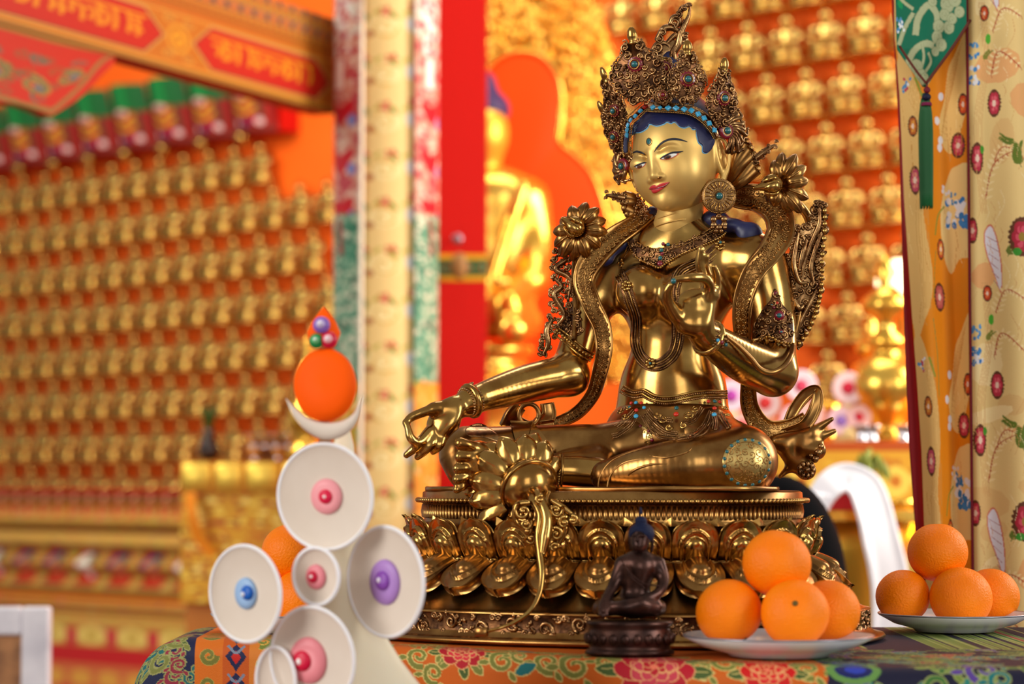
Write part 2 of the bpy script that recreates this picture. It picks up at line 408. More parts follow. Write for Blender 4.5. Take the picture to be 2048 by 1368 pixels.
def inpoly_grid(p, step):
    """constrained triangulation of a closed 2-d polygon with interior points"""
    from mathutils.geometry import delaunay_2d_cdt
    L = np.linalg.norm(np.diff(np.r_[p, p[:1]], axis=0), axis=1); P2 = []
    for i in range(len(p)):
        a, c = p[i], p[(i + 1) % len(p)]; k = max(1, int(L[i] / step))
        for j in range(k): P2.append(a + (c - a) * j / k)
    P2 = np.array(P2); x0, y0 = p.min(0); x1, y1 = p.max(0)
    X, Y = np.meshgrid(np.arange(x0, x1, step), np.arange(y0, y1, step)); G = np.c_[X.ravel(), Y.ravel()]
    ins = np.zeros(len(G), bool); q = np.roll(P2, 1, 0)
    for (ax, ay), (bx, by) in zip(P2, q):
        if ay != by: ins ^= ((G[:, 1] < ay) != (G[:, 1] < by)) & (G[:, 0] < (bx - ax) * (G[:, 1] - ay) / (by - ay) + ax)
    G = G[ins]
    if len(G): G = G[np.array([np.min(((P2 - g) ** 2).sum(1)) > (step * .45) ** 2 for g in G])]
    k = len(P2); al = [Vector(t) for t in P2.tolist()] + [Vector(t) for t in G.tolist()]
    r = delaunay_2d_cdt(al, [], [list(range(k))], 1, 1e-5)
    return np.array([[t.x, t.y] for t in r[0]]), [list(t)[::-1] for t in r[2]]

# ---- chased scrollwork
def spiral(mb, c, R_, r, w, turns, a0, flip=1, n=5, dome=0):
    t = np.linspace(0, 1, int(8 + 8 * turns)); a = a0 + flip * t * turns * 2 * math.pi; rr = r * (1 - .86 * t)
    v = np.c_[rr * np.cos(a), rr * np.sin(a), t * w * .8]; tube(mb, v @ R_.T + c, np.linspace(w, w * .6, 5), n, sub=1); ball(mb, c + R_[:, 2] * w * .8, w * 1.1, nu=6, nv=4)
def inpoly(x, y, p):
    ins = False; j = len(p) - 1
    for i in range(len(p)):
        if (p[i][1] > y) != (p[j][1] > y) and x < (p[j][0] - p[i][0]) * (y - p[i][1]) / (p[j][1] - p[i][1]) + p[i][0]: ins = not ins
        j = i
    return ins
def scatter(poly, dmin, rnd, k=900):
    p = np.array(poly); lo, hi = p.min(0), p.max(0); out = []
    for _ in range(k):
        x, y = rnd.uniform(lo[0], hi[0]), rnd.uniform(lo[1], hi[1])
        if inpoly(x, y, poly) and all((x - a) ** 2 + (y - c) ** 2 > dmin ** 2 for a, c in out): out.append((x, y))
    return out
# ---------------------------------------------------------------- materials
BRASS = mat('polished_brass', (200, 162, 92), 1.0, 0.2, rgb2=(156, 112, 56), nscale=18, bump=0.03, bscale=60)
BRASS2 = mat('worn_brass', (184, 140, 80), 1.0, 0.28, rgb2=(134, 92, 48), nscale=22, bump=0.04, bscale=90)
PATINA = mat('dark_patina', (124, 84, 52), .95, .36, rgb2=(62, 40, 28), nscale=70, bump=.15, bscale=300)
ANTIQUE = mat('antique_brass', (186, 144, 96), 1.0, 0.26, rgb2=(104, 70, 42), nscale=60, bump=0.1, bscale=300)
FACE = mat('matt_gilt', (224, 186, 108), 0.62, 0.42, rgb2=(216, 174, 96), nscale=20)
NAVY = mat('navy_paint', (28, 32, 74), 0.0, 0.42)
PALEBLUE = mat('pale_blue_paint', (110, 170, 205), 0.0, 0.5)
TURQ = mat('turquoise_stone', (70, 178, 220), 0.0, 0.3, rgb2=(52, 150, 196), nscale=150)
TEAL = mat('teal_stone', (10, 92, 96), 0.0, 0.1, coat=0.6)
CORAL = mat('coral_stone', (206, 44, 22), 0.0, 0.2)
GARNET = mat('garnet_stone', (120, 12, 36), 0.0, 0.15, coat=0.5)
LIP = mat('lip_paint', (196, 44, 48), 0.0, 0.35, coat=0.3)
INK = mat('dark_line_paint', (24, 26, 40), 0.0, 0.5)
EYEW = mat('eye_white_paint', (226, 226, 220), 0.0, 0.35, coat=0.4)
EYEP = mat('eye_pink_paint', (210, 104, 72), 0.0, 0.4)
IRIS = mat('iris_paint', (92, 50, 24), 0.0, 0.3, coat=0.4)
GILT = mat('bright_gilt', (246, 200, 92), .92, 0.26, rgb2=(236, 178, 66), nscale=14)
GILTF = mat('figurine_gilt', (226, 192, 112), 1, 0.22, rgb2=(192, 150, 74), nscale=60)
ORANGEW = mat('orange_lacquer', (244, 84, 14), 0.0, 0.5, rgb2=(236, 76, 14), nscale=2)
REDL = mat('red_lacquer', (196, 16, 6), 0.0, 0.5, spec=.2)
CLOTH = mat('woven_brocade', attr='Col', rough=0.62, spec=.25, bump=0.25, bscale=900)
SATIN = mat('painted_board', attr='Col', rough=0.5, spec=.25)
DARKBR = mat('dark_bronze', (84, 56, 48), 0.8, 0.32, rgb2=(52, 34, 30), nscale=60)
PORC = mat('white_porcelain', (232, 232, 238), 0.0, 0.15, coat=0.5)
PEEL = mat('orange_peel', (255, 138, 0), 0.0, 0.42, rgb2=(250, 124, 0), nscale=12, bump=0.6, bscale=420, spec=.25)
def plain(rgb, rough=0.5, metal=0.0, **k): k.setdefault('spec', .3); return mat('paint_%02x%02x%02x' % tuple(int(q) for q in rgb), rgb, metal, rough, **k)
# ================================================================ the hall
FLOOR_Z = 0.0
WW = nrm([3.52, -3.18, 0]); WN = np.array([WW[1], -WW[0], 0]); WN = WN if WN[1] < 0 else -WN      # far wall: along, and towards the room
W0 = np.array([0.0, 8.0, 0.0])
def wall(s, z, o=0.0): return W0 + WW * s + WN * o + BZ0 * z
BZ0 = np.array([0, 0, 1.0])
def wall_box(mb, s0, s1, z0, z1, o0, o1):
    v = [wall(s, z, o) for s in (s0, s1) for z in (z0, z1) for o in (o0, o1)]
    mb.add(v, [[0, 1, 3, 2], [4, 6, 7, 5], [0, 4, 5, 1], [2, 3, 7, 6], [0, 2, 6, 4], [1, 5, 7, 3]])
ROT[0] = math.atan2(WW[1], WW[0])
WALLM = mat('orange_wall_paint', (252, 112, 28), 0.0, .6, spec=.15, rgb2=(248, 104, 22), nscale=1.5)
mb = MB(); wall_box(mb, -5.2, 4.2, 0, 5.2, -.2, 0); tag(mb.build('wall_back', WALLM, smooth=False), None, None, kind='structure')
ROT[0] = 0.0
mb = MB(); box(mb, (0, 4, -.05), (14, 18, .1)); tag(mb.build('floor', mat('floor_stone', (120, 84, 60), 0, .35, noise=.3, nscale=3), smooth=False), None, None, kind='structure')
ROT[0] = math.atan2(WW[1], WW[0])
SHELFM = mat('shelf_lacquer', (196, 62, 16), 0.0, .4)
ROW, PIT = 0.168, 0.142
def wall_at_px(px):
    k = 0.019 / (82 * 1.0); D = 8 * 101.5 / (82 + .019 * px); X = (px - 1024) / F * D; return (np.array([X, D, 0]) - W0) @ WW
S1 = wall_at_px(1761); 
def z_at(px, py): D = 8 * 101.5 / (82 + .019 * px); return P(px, py, D)[2]
Z1 = z_at(1761, 112)
ROT[0] = 0.0
# ---- figurines: one seated gilt figure, copied along the stepped shelves
S = SDF(); q = lambda x, y, z: np.array([x, y, z])
S.ell(q(0, 0, .012), (.046, .034, .012)); S.ell(q(0, 0, .030), (.040, .029, .010), k=.006)
S.ell(q(0, -.006, .047), (.043, .026, .013), k=.006); S.ell(q(0, 0, .078), (.019, .015, .032), k=.012); S.ell(q(0, .0, .098), (.026, .013, .012), k=.012)
S.chain([q(-.027, 0, .098), q(-.034, -.006, .078), q(-.026, -.02, .062)], [.009, .008, .006], k=.006); S.chain([q(.027, 0, .098), q(.034, -.006, .078), q(.02, -.022, .066)], [.009, .008, .006], k=.006)
S.cap(q(0, 0, .105), q(0, -.001, .116), .008, .008, k=.004); S.ell(q(0, -.002, .128), (.0145, .015, .018), k=.003); S.ell(q(0, .001, .146), (.007, .007, .009), k=.004)
S.ell(q(0, .035, .004), (.018, .024, .012), k=.006)
ROTF = basis(-WN)  # figures face the room
def figurine(p, label, group, src=None, scale=1.0):
    if src is None:
        o = S.mesh('seated_figurine', GILTF, .0046); o.data.transform(__import__('mathutils').Matrix.Translation(o.location)); 
    else: o = src.copy(); C.objects.link(o)
    o.location = Vector(tuple(p)); o.rotation_euler = (0, 0, math.atan2(WN[1], WN[0]) + math.pi / 2); o.scale = (1.52, 1.30, 1.10); WP[o.name] = np.array(p)
    return tag(o, label, 'figurine', group)
def proj(p):
    v = np.asarray(p) - EYE; d = v @ FW; return 1024 + F * (v @ RT) / d, 684 - F * (v @ UP) / d, d
ordn = ['', 'first', 'second', 'third', 'fourth', 'fifth', 'sixth', 'seventh', 'eighth', 'ninth', 'tenth', 'eleventh', 'twelfth', 'thirteenth', 'fourteenth', 'fifteenth', 'sixteenth', 'seventeenth', 'eighteenth']
def seen(px, py):
    if px < 672: return py > (330 - .17 * (px - 20) if px < 552 else 372 - .25 * (px - 552)) and py < 985 and not (px > 545 and py > 905)
    if 1235 < px < 1830: return py < 900 and not (1262 < px < 1420 and 230 < py) and not (1225 < px < 1590 and py > 480)
    return False
rows = {}
for r in range(-3, 12):
    z = Z1 - r * ROW
    for i in range(-44, 10):
        s_ = S1 + i * PIT + (r % 2) * PIT / 2; px, py, d = proj(wall(s_, z + .07, .05))
        if -28 < px < 2060 and py > -60 and seen(px, py): rows.setdefault((r, 'l' if px < 700 else 'r'), []).append((s_, z, px))
fig0 = None; rl = {k: sorted([q_[0] for q_ in rows if q_[1] == k]) for k in 'lr'}
for (r, side), L_ in rows.items():
    L_.sort(key=lambda a: a[2]); n = rl[side].index(r) + 1; m_ = len(L_)
    for i, (s_, z, px) in enumerate(L_):
        pos = (ordn[i + 1] + ' from the left') if i < m_ - i else ('rightmost' if i == m_ - 1 else ordn[m_ - i] + ' from the right')
        o = figurine(wall(s_, z, .055), 'gilt figurine, %s, %s row from top, %s' % (pos, ordn[n], 'left of column' if side == 'l' else 'right of pillar'), 'gilt figurines on the shelves %s' % ('left of the column' if side == 'l' else 'right of the pillar'), fig0)
        fig0 = fig0 or o
print('figurines', sum(len(v) for v in rows.values()), {k: len(v) for k, v in rows.items()})
ROT[0] = 0.0
# ---- painted beam with gilt script, upper left; its soffit and bracket
RED, GLD, GRN, PNK, BLU, CRM = (206, 32, 6), (226, 152, 20), (22, 110, 50), (196, 30, 60), (52, 74, 130), (236, 214, 160)
def glyph(cv, x, y, h, k, col):
    """one syllable of headline script"""
    w = h * .62; cv.line([(x - w * .55, y), (x + w * .55, y)], h * .12, col, 1)
    st = [[(.3, 0, .3, .9)], [(-.3, .25, .2, .3), (.2, .3, .25, .95), (-.3, .25, -.25, .7)], [(-.3, .15, .1, .5), (.1, .5, -.3, .9), (.35, 0, .35, .95)], [(-.25, .2, .25, .2), (.0, .2, .0, .95), (-.3, .6, .3, .7)], [(.3, 0, .3, .95), (-.35, .35, .1, .3), (.1, .3, -.1, .8)]][k % 5]
    for a, b_, c, d in st: cv.line([(x + a * w, y + b_ * h), (x + (a + c) / 2 * w + h * .06, y + (b_ + d) / 2 * h), (x + c * w, y + d * h)], h * .14, col, 4)
def beam():
    A = P(700, 118, 5.75); 
    # face direction: lower edge seen from (0, 50) to (665, 220)
    dr = P(668, 228, 5.7); z = dr[2]; t = (z - EYE[2]); 
    dl = None
    for D in np.linspace(3.5, 6, 500):
        if P(-10, 44, D)[2] <= z: dl = P(-10, 44, D)
    vis = np.linalg.norm(dr - dl); ax = nrm(dr - dl); Lb = vis * 1.55; hb = .225
    up = BZ0; nn = np.cross(up, ax); nn = nn if nn[1] < 0 else -nn
    W_ = 1850; H_ = 500; cv = Canvas(W_, H_, (206, 128, 22)); rnd = random.Random(4)
    for i in range(2600): cv.disc(rnd.uniform(0, W_), rnd.uniform(0, H_), 4, 3, (196 + rnd.randint(-30, 40), 122 + rnd.randint(-24, 40), 20 + rnd.randint(-10, 30)), n=6)
    for j, (y0, h_) in enumerate(((0, 34), (44, 34), (88, 34), (130, 22))):
        for i in range(0, W_ // 26 + 1):
            c = ((84, 96, 96), (206, 130, 80), (190, 150, 60)) [(i + j) % 2 if j % 2 == 0 else 2]; cv.poly([(i * 26, y0), (i * 26 + 15, y0), (i * 26 + 15, y0 + h_), (i * 26, y0 + h_)], c)
            cv.disc(i * 26 + 20, y0 + h_ + 4, 6, 6, (170, 26, 16) if j != 1 else (120, 84, 120))
    cv.poly([(0, 170), (W_, 170), (W_, 182), (0, 182)], (150, 96, 20)); cv.poly([(0, 190), (W_, 190), (W_, 214), (0, 214)], (200, 112, 18)); cv.poly([(0, 226), (W_, 226), (W_, 232), (0, 232)], (236, 186, 80))
    cv.poly([(0, 478), (W_, 478), (W_, 500), (0, 500)], (168, 128, 44)); cv.poly([(0, 464), (W_, 464), (W_, 472), (0, 472)], (232, 176, 60))
    u_ = lambda px: W_ - (668 - px) * (W_ / 1.55 / 678.0)
    for x0, x1, seed in ((u_(-480), u_(285), 1), (u_(352), u_(656), 4)):
        e = 62; sh = lambda g: [(x0 + g, 345), (x0 + e + g * .4, 248 + g), (x1 - e - g * .4, 248 + g), (x1 - g, 345), (x1 - e - g * .4, 442 - g), (x0 + e + g * .4, 442 - g)]
        cv.poly(sh(-12), (220, 180, 100)); cv.poly(sh(-5), (120, 70, 40)); cv.poly(sh(0), (206, 30, 8))
        n = int((x1 - x0 - 120) / 49)
        for i in range(n): glyph(cv, x0 + 86 + i * 49, 286, 106, (i * 3 + seed) % 5, (240, 160, 16))
    xc = u_(318)
    for r, c in ((70, (232, 178, 50)), (54, (196, 120, 20)), (36, (246, 190, 40)), (14, (150, 60, 20))): cv.disc(xc, 345, r * .6, r, c)
    for s_ in (-1, 1):
        for yy in (262, 428): cv.scroll(xc + s_ * 34, yy, 22, 0, 1.4 * s_, 8, (236, 180, 60), (120, 90, 60))
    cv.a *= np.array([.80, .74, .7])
    front = lambda u, v: dr[None] + ax[None] * ((u - 1) * Lb)[:, None] + up[None] * ((1 - v) * hb)[:, None]
    o = empty('painted_beam', dr, 'gold painted ceiling beam with red cartouches of gilt script, upper left', 'beam'); o['kind'] = 'thing'
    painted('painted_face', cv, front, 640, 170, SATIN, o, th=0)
    mb = MB(); c = dr - ax * Lb / 2 + up * hb / 2 - nn * .032; R_ = np.stack([ax, -nn, up], 1); box(mb, c, (Lb, .06, hb), R_); mb.build('timber_core', REDL, o, smooth=False)
    # bracket board under the beam's near end, cut scrolls painted on red
    cv = Canvas(500, 220, (200, 34, 8)); 
    cv.poly([(0, 0), (500, 0), (500, 12), (0, 12)], (170, 130, 50))
    for k in range(60): cv.scroll(rnd.uniform(0, 440), rnd.uniform(60, 210), rnd.uniform(9, 18), k, 1.3, 6, rnd.choice([(120, 100, 60), (150, 90, 40), (90, 110, 90)]))
    for x, y, r in ((60, 70, 34), (140, 80, 30), (210, 120, 30), (290, 130, 34), (360, 150, 24), (90, 150, 30), (180, 170, 24), (420, 120, 22)):
        cv.scroll(x, y, r, x * .1, 1.5, 13, (120, 120, 70), (190, 160, 60)); cv.disc(x + 8, y + 4, 9, 9, (90, 110, 130))
    cv.line([(0, 190), (120, 200), (250, 190), (350, 214), (440, 170), (500, 20)], 16, (150, 120, 60))
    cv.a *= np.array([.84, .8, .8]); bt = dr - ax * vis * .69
    def brk(u, v):   # the lower edge curves up to the right
        low = .175 - .05 * np.abs(np.sin(u * 7)) * .6; low = np.where(u > .78, low * (1 - (u - .78) / .22 * .9), low)
        return bt[None] + ax[None] * ((u - 1) * vis * .75)[:, None] - up[None] * (v * low)[:, None] - nn[None] * .02
    painted('scroll_bracket', cv, brk, 160, 60, SATIN, o, th=.03)
beam()
ROT[0] = math.atan2(WW[1], WW[0])
# ---- row of painted bracket blocks along the top of the far wall
cvb = Canvas(200, 260, (150, 20, 10))
cvb.poly([(0, 0), (200, 0), (200, 112), (0, 112)], (18, 96, 44)); cvb.poly([(70, 0), (130, 0), (130, 110), (70, 110)], (24, 128, 60)); cvb.poly([(0, 0), (40, 0), (40, 100), (0, 100)], (10, 60, 40))
cvb.poly([(30, 112), (170, 112), (170, 230), (30, 230)], (160, 20, 34)); cvb.poly([(30, 112), (52, 112), (52, 230), (30, 230)], (90, 50, 30)); cvb.poly([(148, 112), (170, 112), (170, 230), (148, 230)], (90, 50, 30)); cvb.disc(100, 120, 26, 14, (230, 180, 170)); 
for y in (150, 185): cvb.line([(50, y - 20), (100, y + 6), (150, y - 20)], 15, (206, 150, 40))
cvb.disc(48, 222, 14, 14, (226, 190, 190)); cvb.disc(152, 222, 14, 14, (226, 190, 190)); cvb.disc(100, 226, 18, 12, (50, 30, 90)); cvb.poly([(0, 110), (22, 110), (22, 260), (0, 260)], (100, 60, 30)); cvb.poly([(0, 240), (200, 240), (200, 260), (0, 260)], (120, 40, 30))
zt = z_at(200, 318)
blk = None
sL, sR = wall_at_px(-60), wall_at_px(600); nb_ = 9; wdt = (sR - sL) / nb_
for i in range(nb_):
    if blk is None:
        root = empty('bracket_block', wall(sL, zt, .12), 'x', 'bracket', 'painted bracket blocks above the figurine shelves')
        WP[root.name] = np.array(root.location)
        def fb(u, v, s0=sL): return wall(s0, zt, .006)[None] + WW[None] * (.004 + u * (wdt - .008))[:, None] + BZ0[None] * ((1 - v) * .235)[:, None] + WN[None] * (.10 + .05 * np.sin(u * math.pi) + .07 * (1 - v))[:, None]
        painted('painted_front', cvb, fb, 50, 60, SATIN, root, th=.0)
        mb = MB(); wall_box(mb, sL + .004, sL + wdt - .004, zt, zt + .24, .004, .10); mb.build('block', REDL, root, smooth=False)
        mb = MB(); ball(mb, wall(sL + wdt * .5, zt + .13, .20), (.018, .018, .012)); mb.build('white_boss', plain((196, 150, 150)), root); mb = MB(); lathe(mb, [(0, 0), (.02, .005), (.026, .03), (.01, .05), (0, .055)], wall(sL + wdt * .08, zt - .03, .10), 12); mb.build('gilt_drop', GILTF, root); blk = root; c = root
    else: c = copy_tree(blk); c.location = Vector(tuple(wall(sL + wdt * i, zt, .12)))
    tag(c, 'green and red painted bracket block under the eaves, %s' % (ordn[i + 1] + ' from the left edge'), 'bracket', 'painted bracket blocks above the figurine shelves')
# ---- far altar front below the figurines, left
cv = Canvas(1400, 520, (196, 150, 70)); rnd = random.Random(2)
for i in range(1500): cv.disc(rnd.uniform(0, 1400), rnd.uniform(0, 520), rnd.uniform(3, 9), rnd.uniform(3, 6), (190 + rnd.randint(-60, 40), 140 + rnd.randint(-60, 50), 60 + rnd.randint(-30, 60)), n=7)
cv.poly([(0, 0), (1400, 0), (1400, 14), (0, 14)], (90, 30, 20)); 
for i in range(24): cv.disc(30 + i * 60, 40, 20, 20, (206, 84, 50)); cv.disc(30 + i * 60, 40, 9, 9, (230, 170, 110)); cv.disc(i * 60, 12, 9, 9, (226, 150, 120))
cv.poly([(0, 84), (1400, 84), (1400, 98), (0, 98)], (110, 60, 30)); cv.poly([(0, 104), (1400, 104), (1400, 112), (0, 112)], (224, 176, 90))
for i in range(11):
    x = 50 + i * 128; cv.poly([(x - 46, 132), (x + 46, 132), (x + 46, 232), (x - 46, 232)], (120, 110, 60)); cv.poly([(x - 40, 138), (x + 40, 138), (x + 40, 226), (x - 40, 226)], (190, 44, 26)); cv.disc(x, 170, 30, 22, (60, 70, 120) if i % 3 else (230, 224, 206)); cv.disc(x + 4, 184, 18, 26, (214, 140, 90) if i % 3 else (240, 236, 222)); cv.disc(x + 20, 160, 12, 12, (60, 120, 90))
for y, c in ((240, (226, 170, 80)), (256, (226, 120, 40)), (272, (140, 80, 40)), (288, (216, 116, 40)), (304, (232, 180, 90))): cv.poly([(0, y), (1400, y), (1400, y + 9), (0, y + 9)], c)
for i in range(9): x = 40 + i * 160; cv.disc(x, 350, 60, 22, (232, 204, 110)); cv.disc(x, 350, 24, 10, (190, 150, 60)); cv.poly([(x + 60, 330), (x + 100, 330), (x + 100, 372), (x + 60, 372)], (200, 30, 60))
cv.poly([(0, 376), (1400, 376), (1400, 420), (0, 420)], (196, 36, 40)); cv.poly([(0, 420), (1400, 420), (1400, 520), (0, 520)], (206, 110, 64))
for i in range(14): cv.disc(30 + i * 110, 455, 44, 20, (220, 160, 70)); cv.disc(80 + i * 110, 490, 30, 14, (200, 70, 60))
za = z_at(200, 985); oo = .16
alt = empty('carved_altar_front', wall(wall_at_px(200), 0, oo), 'long carved altar front with red panels below the left figurine shelves', 'altar')
sA, sB = wall_at_px(-120), wall_at_px(560)
painted('carved_panels', cv, lambda u, v: wall(sA, 0, oo)[None] + WW[None] * (u * (sB - sA))[:, None] + BZ0[None] * (za - v * .80)[:, None] + WN[None] * (.02 * np.sin(v * 60) * (v < .55) + .02)[:, None], 420, 200, SATIN, alt, th=0)
mb = MB(); wall_box(mb, sA, sB, 0, za, .11, oo); mb.build('altar_body', plain((190, 120, 60)), alt, smooth=False)
mb = MB(); wall_box(mb, sA, sB, za, za + .012, .11, oo + .04); mb.build('altar_top', REDL, alt, smooth=False)
ROT[0] = 0.0
# ================================================================ things standing in the hall behind the statue
# ---- red pillar with painted collar
def obox(name, px0, px1, d0, dep, z0, z1, m, parent=None, yaw=0.0):
    x0, x1 = (px0 - 1024) / F * d0, (px1 - 1024) / F * d0; mb = MB(); y = d0 * FW[1] + 0; box(mb, ((x0 + x1) / 2, y + dep / 2, (z0 + z1) / 2), (x1 - x0, dep, z1 - z0)); return mb.build(name, m, parent, smooth=False)
PD = 5.9
pil = empty('red_pillar', PZ(915, PD + .1, 0), 'square red lacquered pillar with green and gold painted band', 'pillar')
obox('shaft', 858, 973, PD, .14, 0, 3.6, REDL, pil)
cv = Canvas(200, 100, (216, 160, 30)); cv.poly([(0, 20), (200, 20), (200, 80), (0, 80)], (70, 84, 40))
for i in range(5): cv.scroll(20 + i * 40, 50, 16, i, 1.3, 7, (60, 140, 100)); cv.disc(20 + i * 40, 50, 6, 6, (190, 60, 20))
cv.disc(100, 50, 20, 30, (170, 110, 50)); cv.disc(100, 50, 10, 14, (120, 140, 110))
zb = P(915, 562, PD)[2]; x0, x1 = (857 - 1024) / F * PD, (975 - 1024) / F * PD; yb = PD
painted('painted_band', cv, lambda u, v: np.c_[x0 + (x1 - x0) * u, np.full(len(u), yb - .006), zb + (1 - v) * .066], 80, 40, SATIN, pil, th=.008)
mb = MB(); ball(mb, P(919, 532, PD - .02), (.02, .01, .034)); mb.build('boss', plain((150, 110, 60)), pil); mb = MB(); ball(mb, P(915, 478, PD - .01), (.014, .006, .014)); mb.build('hook', plain((150, 120, 130), .3, .8), pil)
# ---- column wrapped in brocade banners
CD = 5.5
col = empty('banner_column', PZ(768, CD + .15, 0), 'round column wrapped in cream brocade with striped silk side banners', 'column')
cx_, cr = (766 - 1024) / F * CD, (870 - 664) / 2 / F * CD
mb = MB(); lathe(mb, [(cr * .86, 0), (cr * .86, 3.4)], (cx_, CD + cr + .012, 0), 28); mb.build('core', plain((206, 150, 90)), col, smooth=True)
cv = Canvas(240, 1700, (234, 200, 132)); rnd = random.Random(9)
for k in range(14):
    y = 40 + k * 128
    for x in (62, 122, 184): cv.flower(x + (k % 2) * 14, y + (x % 3) * 14, 14, 5, (196, 60, 50), (220, 120, 90), (240, 220, 160)); cv.leaf(x + 10, y + 24, 34, 1.1, 12, (140, 140, 60)); cv.leaf(x - 6, y + 20, 30, 2.4, 10, (190, 170, 80))
    cv.disc(120, y + 70, 40, 26, (240, 214, 150)); cv.scroll(120, y + 70, 30, k, 1.3, 7, (214, 168, 84)); cv.disc(178, y + 60, 12, 20, (222, 222, 222)); cv.disc(90, y + 88, 9, 9, (170, 90, 50)); cv.disc(60, y + 90, 12, 14, (246, 226, 180))
zt_, zb_ = P(766, -40, CD)[2], P(766, 1250, CD)[2]
def wrap(a0, a1, off):
    return lambda u, v: np.c_[cx_ + (cr + off) * np.sin(a0 + (a1 - a0) * u) * 1.0, CD + cr - (cr + off) * np.cos(a0 + (a1 - a0) * u), zt_ + (zb_ - zt_) * v]
painted('brocade_wrap', cv, wrap(-1.25, 1.25, -.012), 70, 400, CLOTH, col, th=.003)
cv = Canvas(120, 1700, (206, 140, 120)); 
for y in range(0, 260): pass
cv.poly([(0, 0), (120, 0), (120, 130), (0, 130)], (210, 206, 190)); cv.poly([(30, 0), (90, 0), (90, 180), (30, 180)], (236, 232, 226))
for y in range(0, 600, 3): cv.disc(rnd.uniform(0, 120), y + rnd.uniform(0, 10), 12, 8, (186, 60, 74) if rnd.random() < .55 else (222, 190, 170))
cv.poly([(40, 190), (70, 190), (70, 270), (40, 270)], (240, 236, 230))
for y in (300, 430, 560): cv.poly([(24, y), (60, y + 20), (96, y), (104, y + 26), (60, y + 84), (18, y + 26)], (196, 8, 30)); cv.disc(96, y + 60, 12, 16, (120, 130, 190))
cv.poly([(0, 610), (120, 610), (120, 1060), (0, 1060)], (98, 150, 122))
for i in range(260): cv.disc(rnd.uniform(0, 120), rnd.uniform(610, 1060), rnd.uniform(5, 13), rnd.uniform(4, 9), rnd.choice([(40, 120, 90), (170, 190, 160), (206, 206, 180), (60, 100, 80)]), n=8)
cv.line([(58, 620), (64, 720)], 16, (150, 30, 40)); cv.poly([(0, 1060), (120, 1060), (120, 1700), (0, 1700)], (222, 150, 50))
for i in range(200): cv.disc(rnd.uniform(0, 120), rnd.uniform(1060, 1700), 9, 9, rnd.choice([(236, 180, 90), (204, 120, 30), (160, 160, 60), (240, 206, 140)]), n=8)
painted('silk_banner', cv, wrap(-1.55, -.44, .004), 40, 400, CLOTH, col, th=.003)
painted('silk_banner', cv, wrap(.62, 1.50, .004), 40, 400, CLOTH, col, th=.003)
mb = MB(); a0 = -.42; tube(mb, [(cx_ + (cr + .008) * math.sin(a0), CD + cr - (cr + .008) * math.cos(a0), z) for z in (zt_, (zt_ + zb_) / 2, zb_)], .005, 8); mb.build('white_cord', plain((240, 226, 204)), col)

# ---- large gilt image in its flaming halo
GD = 6.3
img = empty('large_seated_figure', PZ(1010, GD, .9), 'large golden seated figure with blue hair, half hidden behind the red pillar', 'statue')
def g(px, py, z=0): return P(px, py, GD + z)
GM = GD / F; cxp = 968
S = SDF(); S.ell(g(cxp, 268), (50 * GM, 50 * GM, 66 * GM)); S.cap(g(cxp, 300), g(cxp, 350), 32 * GM, 36 * GM, k=.02); S.mesh('head', mat('matt_gold', (236, 182, 60), .6, .4), .007, img)
S = SDF(); S.ell(g(cxp, 220, .02), (52 * GM, 50 * GM, 42 * GM)); S.ell(g(cxp, 168, .02), (24 * GM, 24 * GM, 26 * GM), k=.03); S.mesh('hair', mat('violet_hair_paint', (52, 30, 84), 0, .6), .007, img)
S = SDF(); S.ell(g(cxp, 480), (108 * GM, 70 * GM, 150 * GM)); S.ell(g(cxp, 390), (112 * GM, 60 * GM, 50 * GM), k=.06); S.chain([g(cxp + 95, 400), g(cxp + 108, 480, -.02), g(cxp + 98, 560, -.08)], [34 * GM, 30 * GM, 27 * GM], k=.04); S.chain([g(cxp + 98, 560, -.08), g(cxp + 50, 600, -.18)], [27 * GM, 20 * GM], k=.03)
S.chain([g(cxp - 95, 400), g(cxp - 108, 480, -.02), g(cxp - 98, 560, -.08)], [34 * GM, 30 * GM, 27 * GM], k=.04)
S.chain([g(cxp, 620, -.06), g(cxp + 70, 640, -.12), g(cxp + 60, 660, -.2)], [50 * GM, 42 * GM, 30 * GM], k=.04); S.chain([g(cxp, 620, -.06), g(cxp - 90, 640, -.12)], [50 * GM, 42 * GM], k=.04)
S.cap(g(cxp + 80, 370, -.06), g(cxp + 20, 560, -.13), 9 * GM, 9 * GM, k=.02); S.cap(g(cxp + 100, 560, -.1), g(cxp + 30, 565, -.14), 10 * GM, 8 * GM, k=.02)
S.mesh('body', GILT, .008, img)
mb = MB(); lathe(mb, [(.115, 0), (.13, .01), (.12, .03), (.105, .04), (.13, .06), (.135, .08), (.11, .09), (.0, .09)], g(cxp, 688, 0) - [0, 0, .09], 40); mb.build('lotus_seat', GILT, img)
mb = MB(); lathe(mb, [(.13, 0), (.14, .02), (.12, .05), (.12, .2), (.14, .24), (.14, .27), (0, .27)], g(cxp, 688, 0) - [0, 0, .36], 40); mb.build('throne', GILT, img)
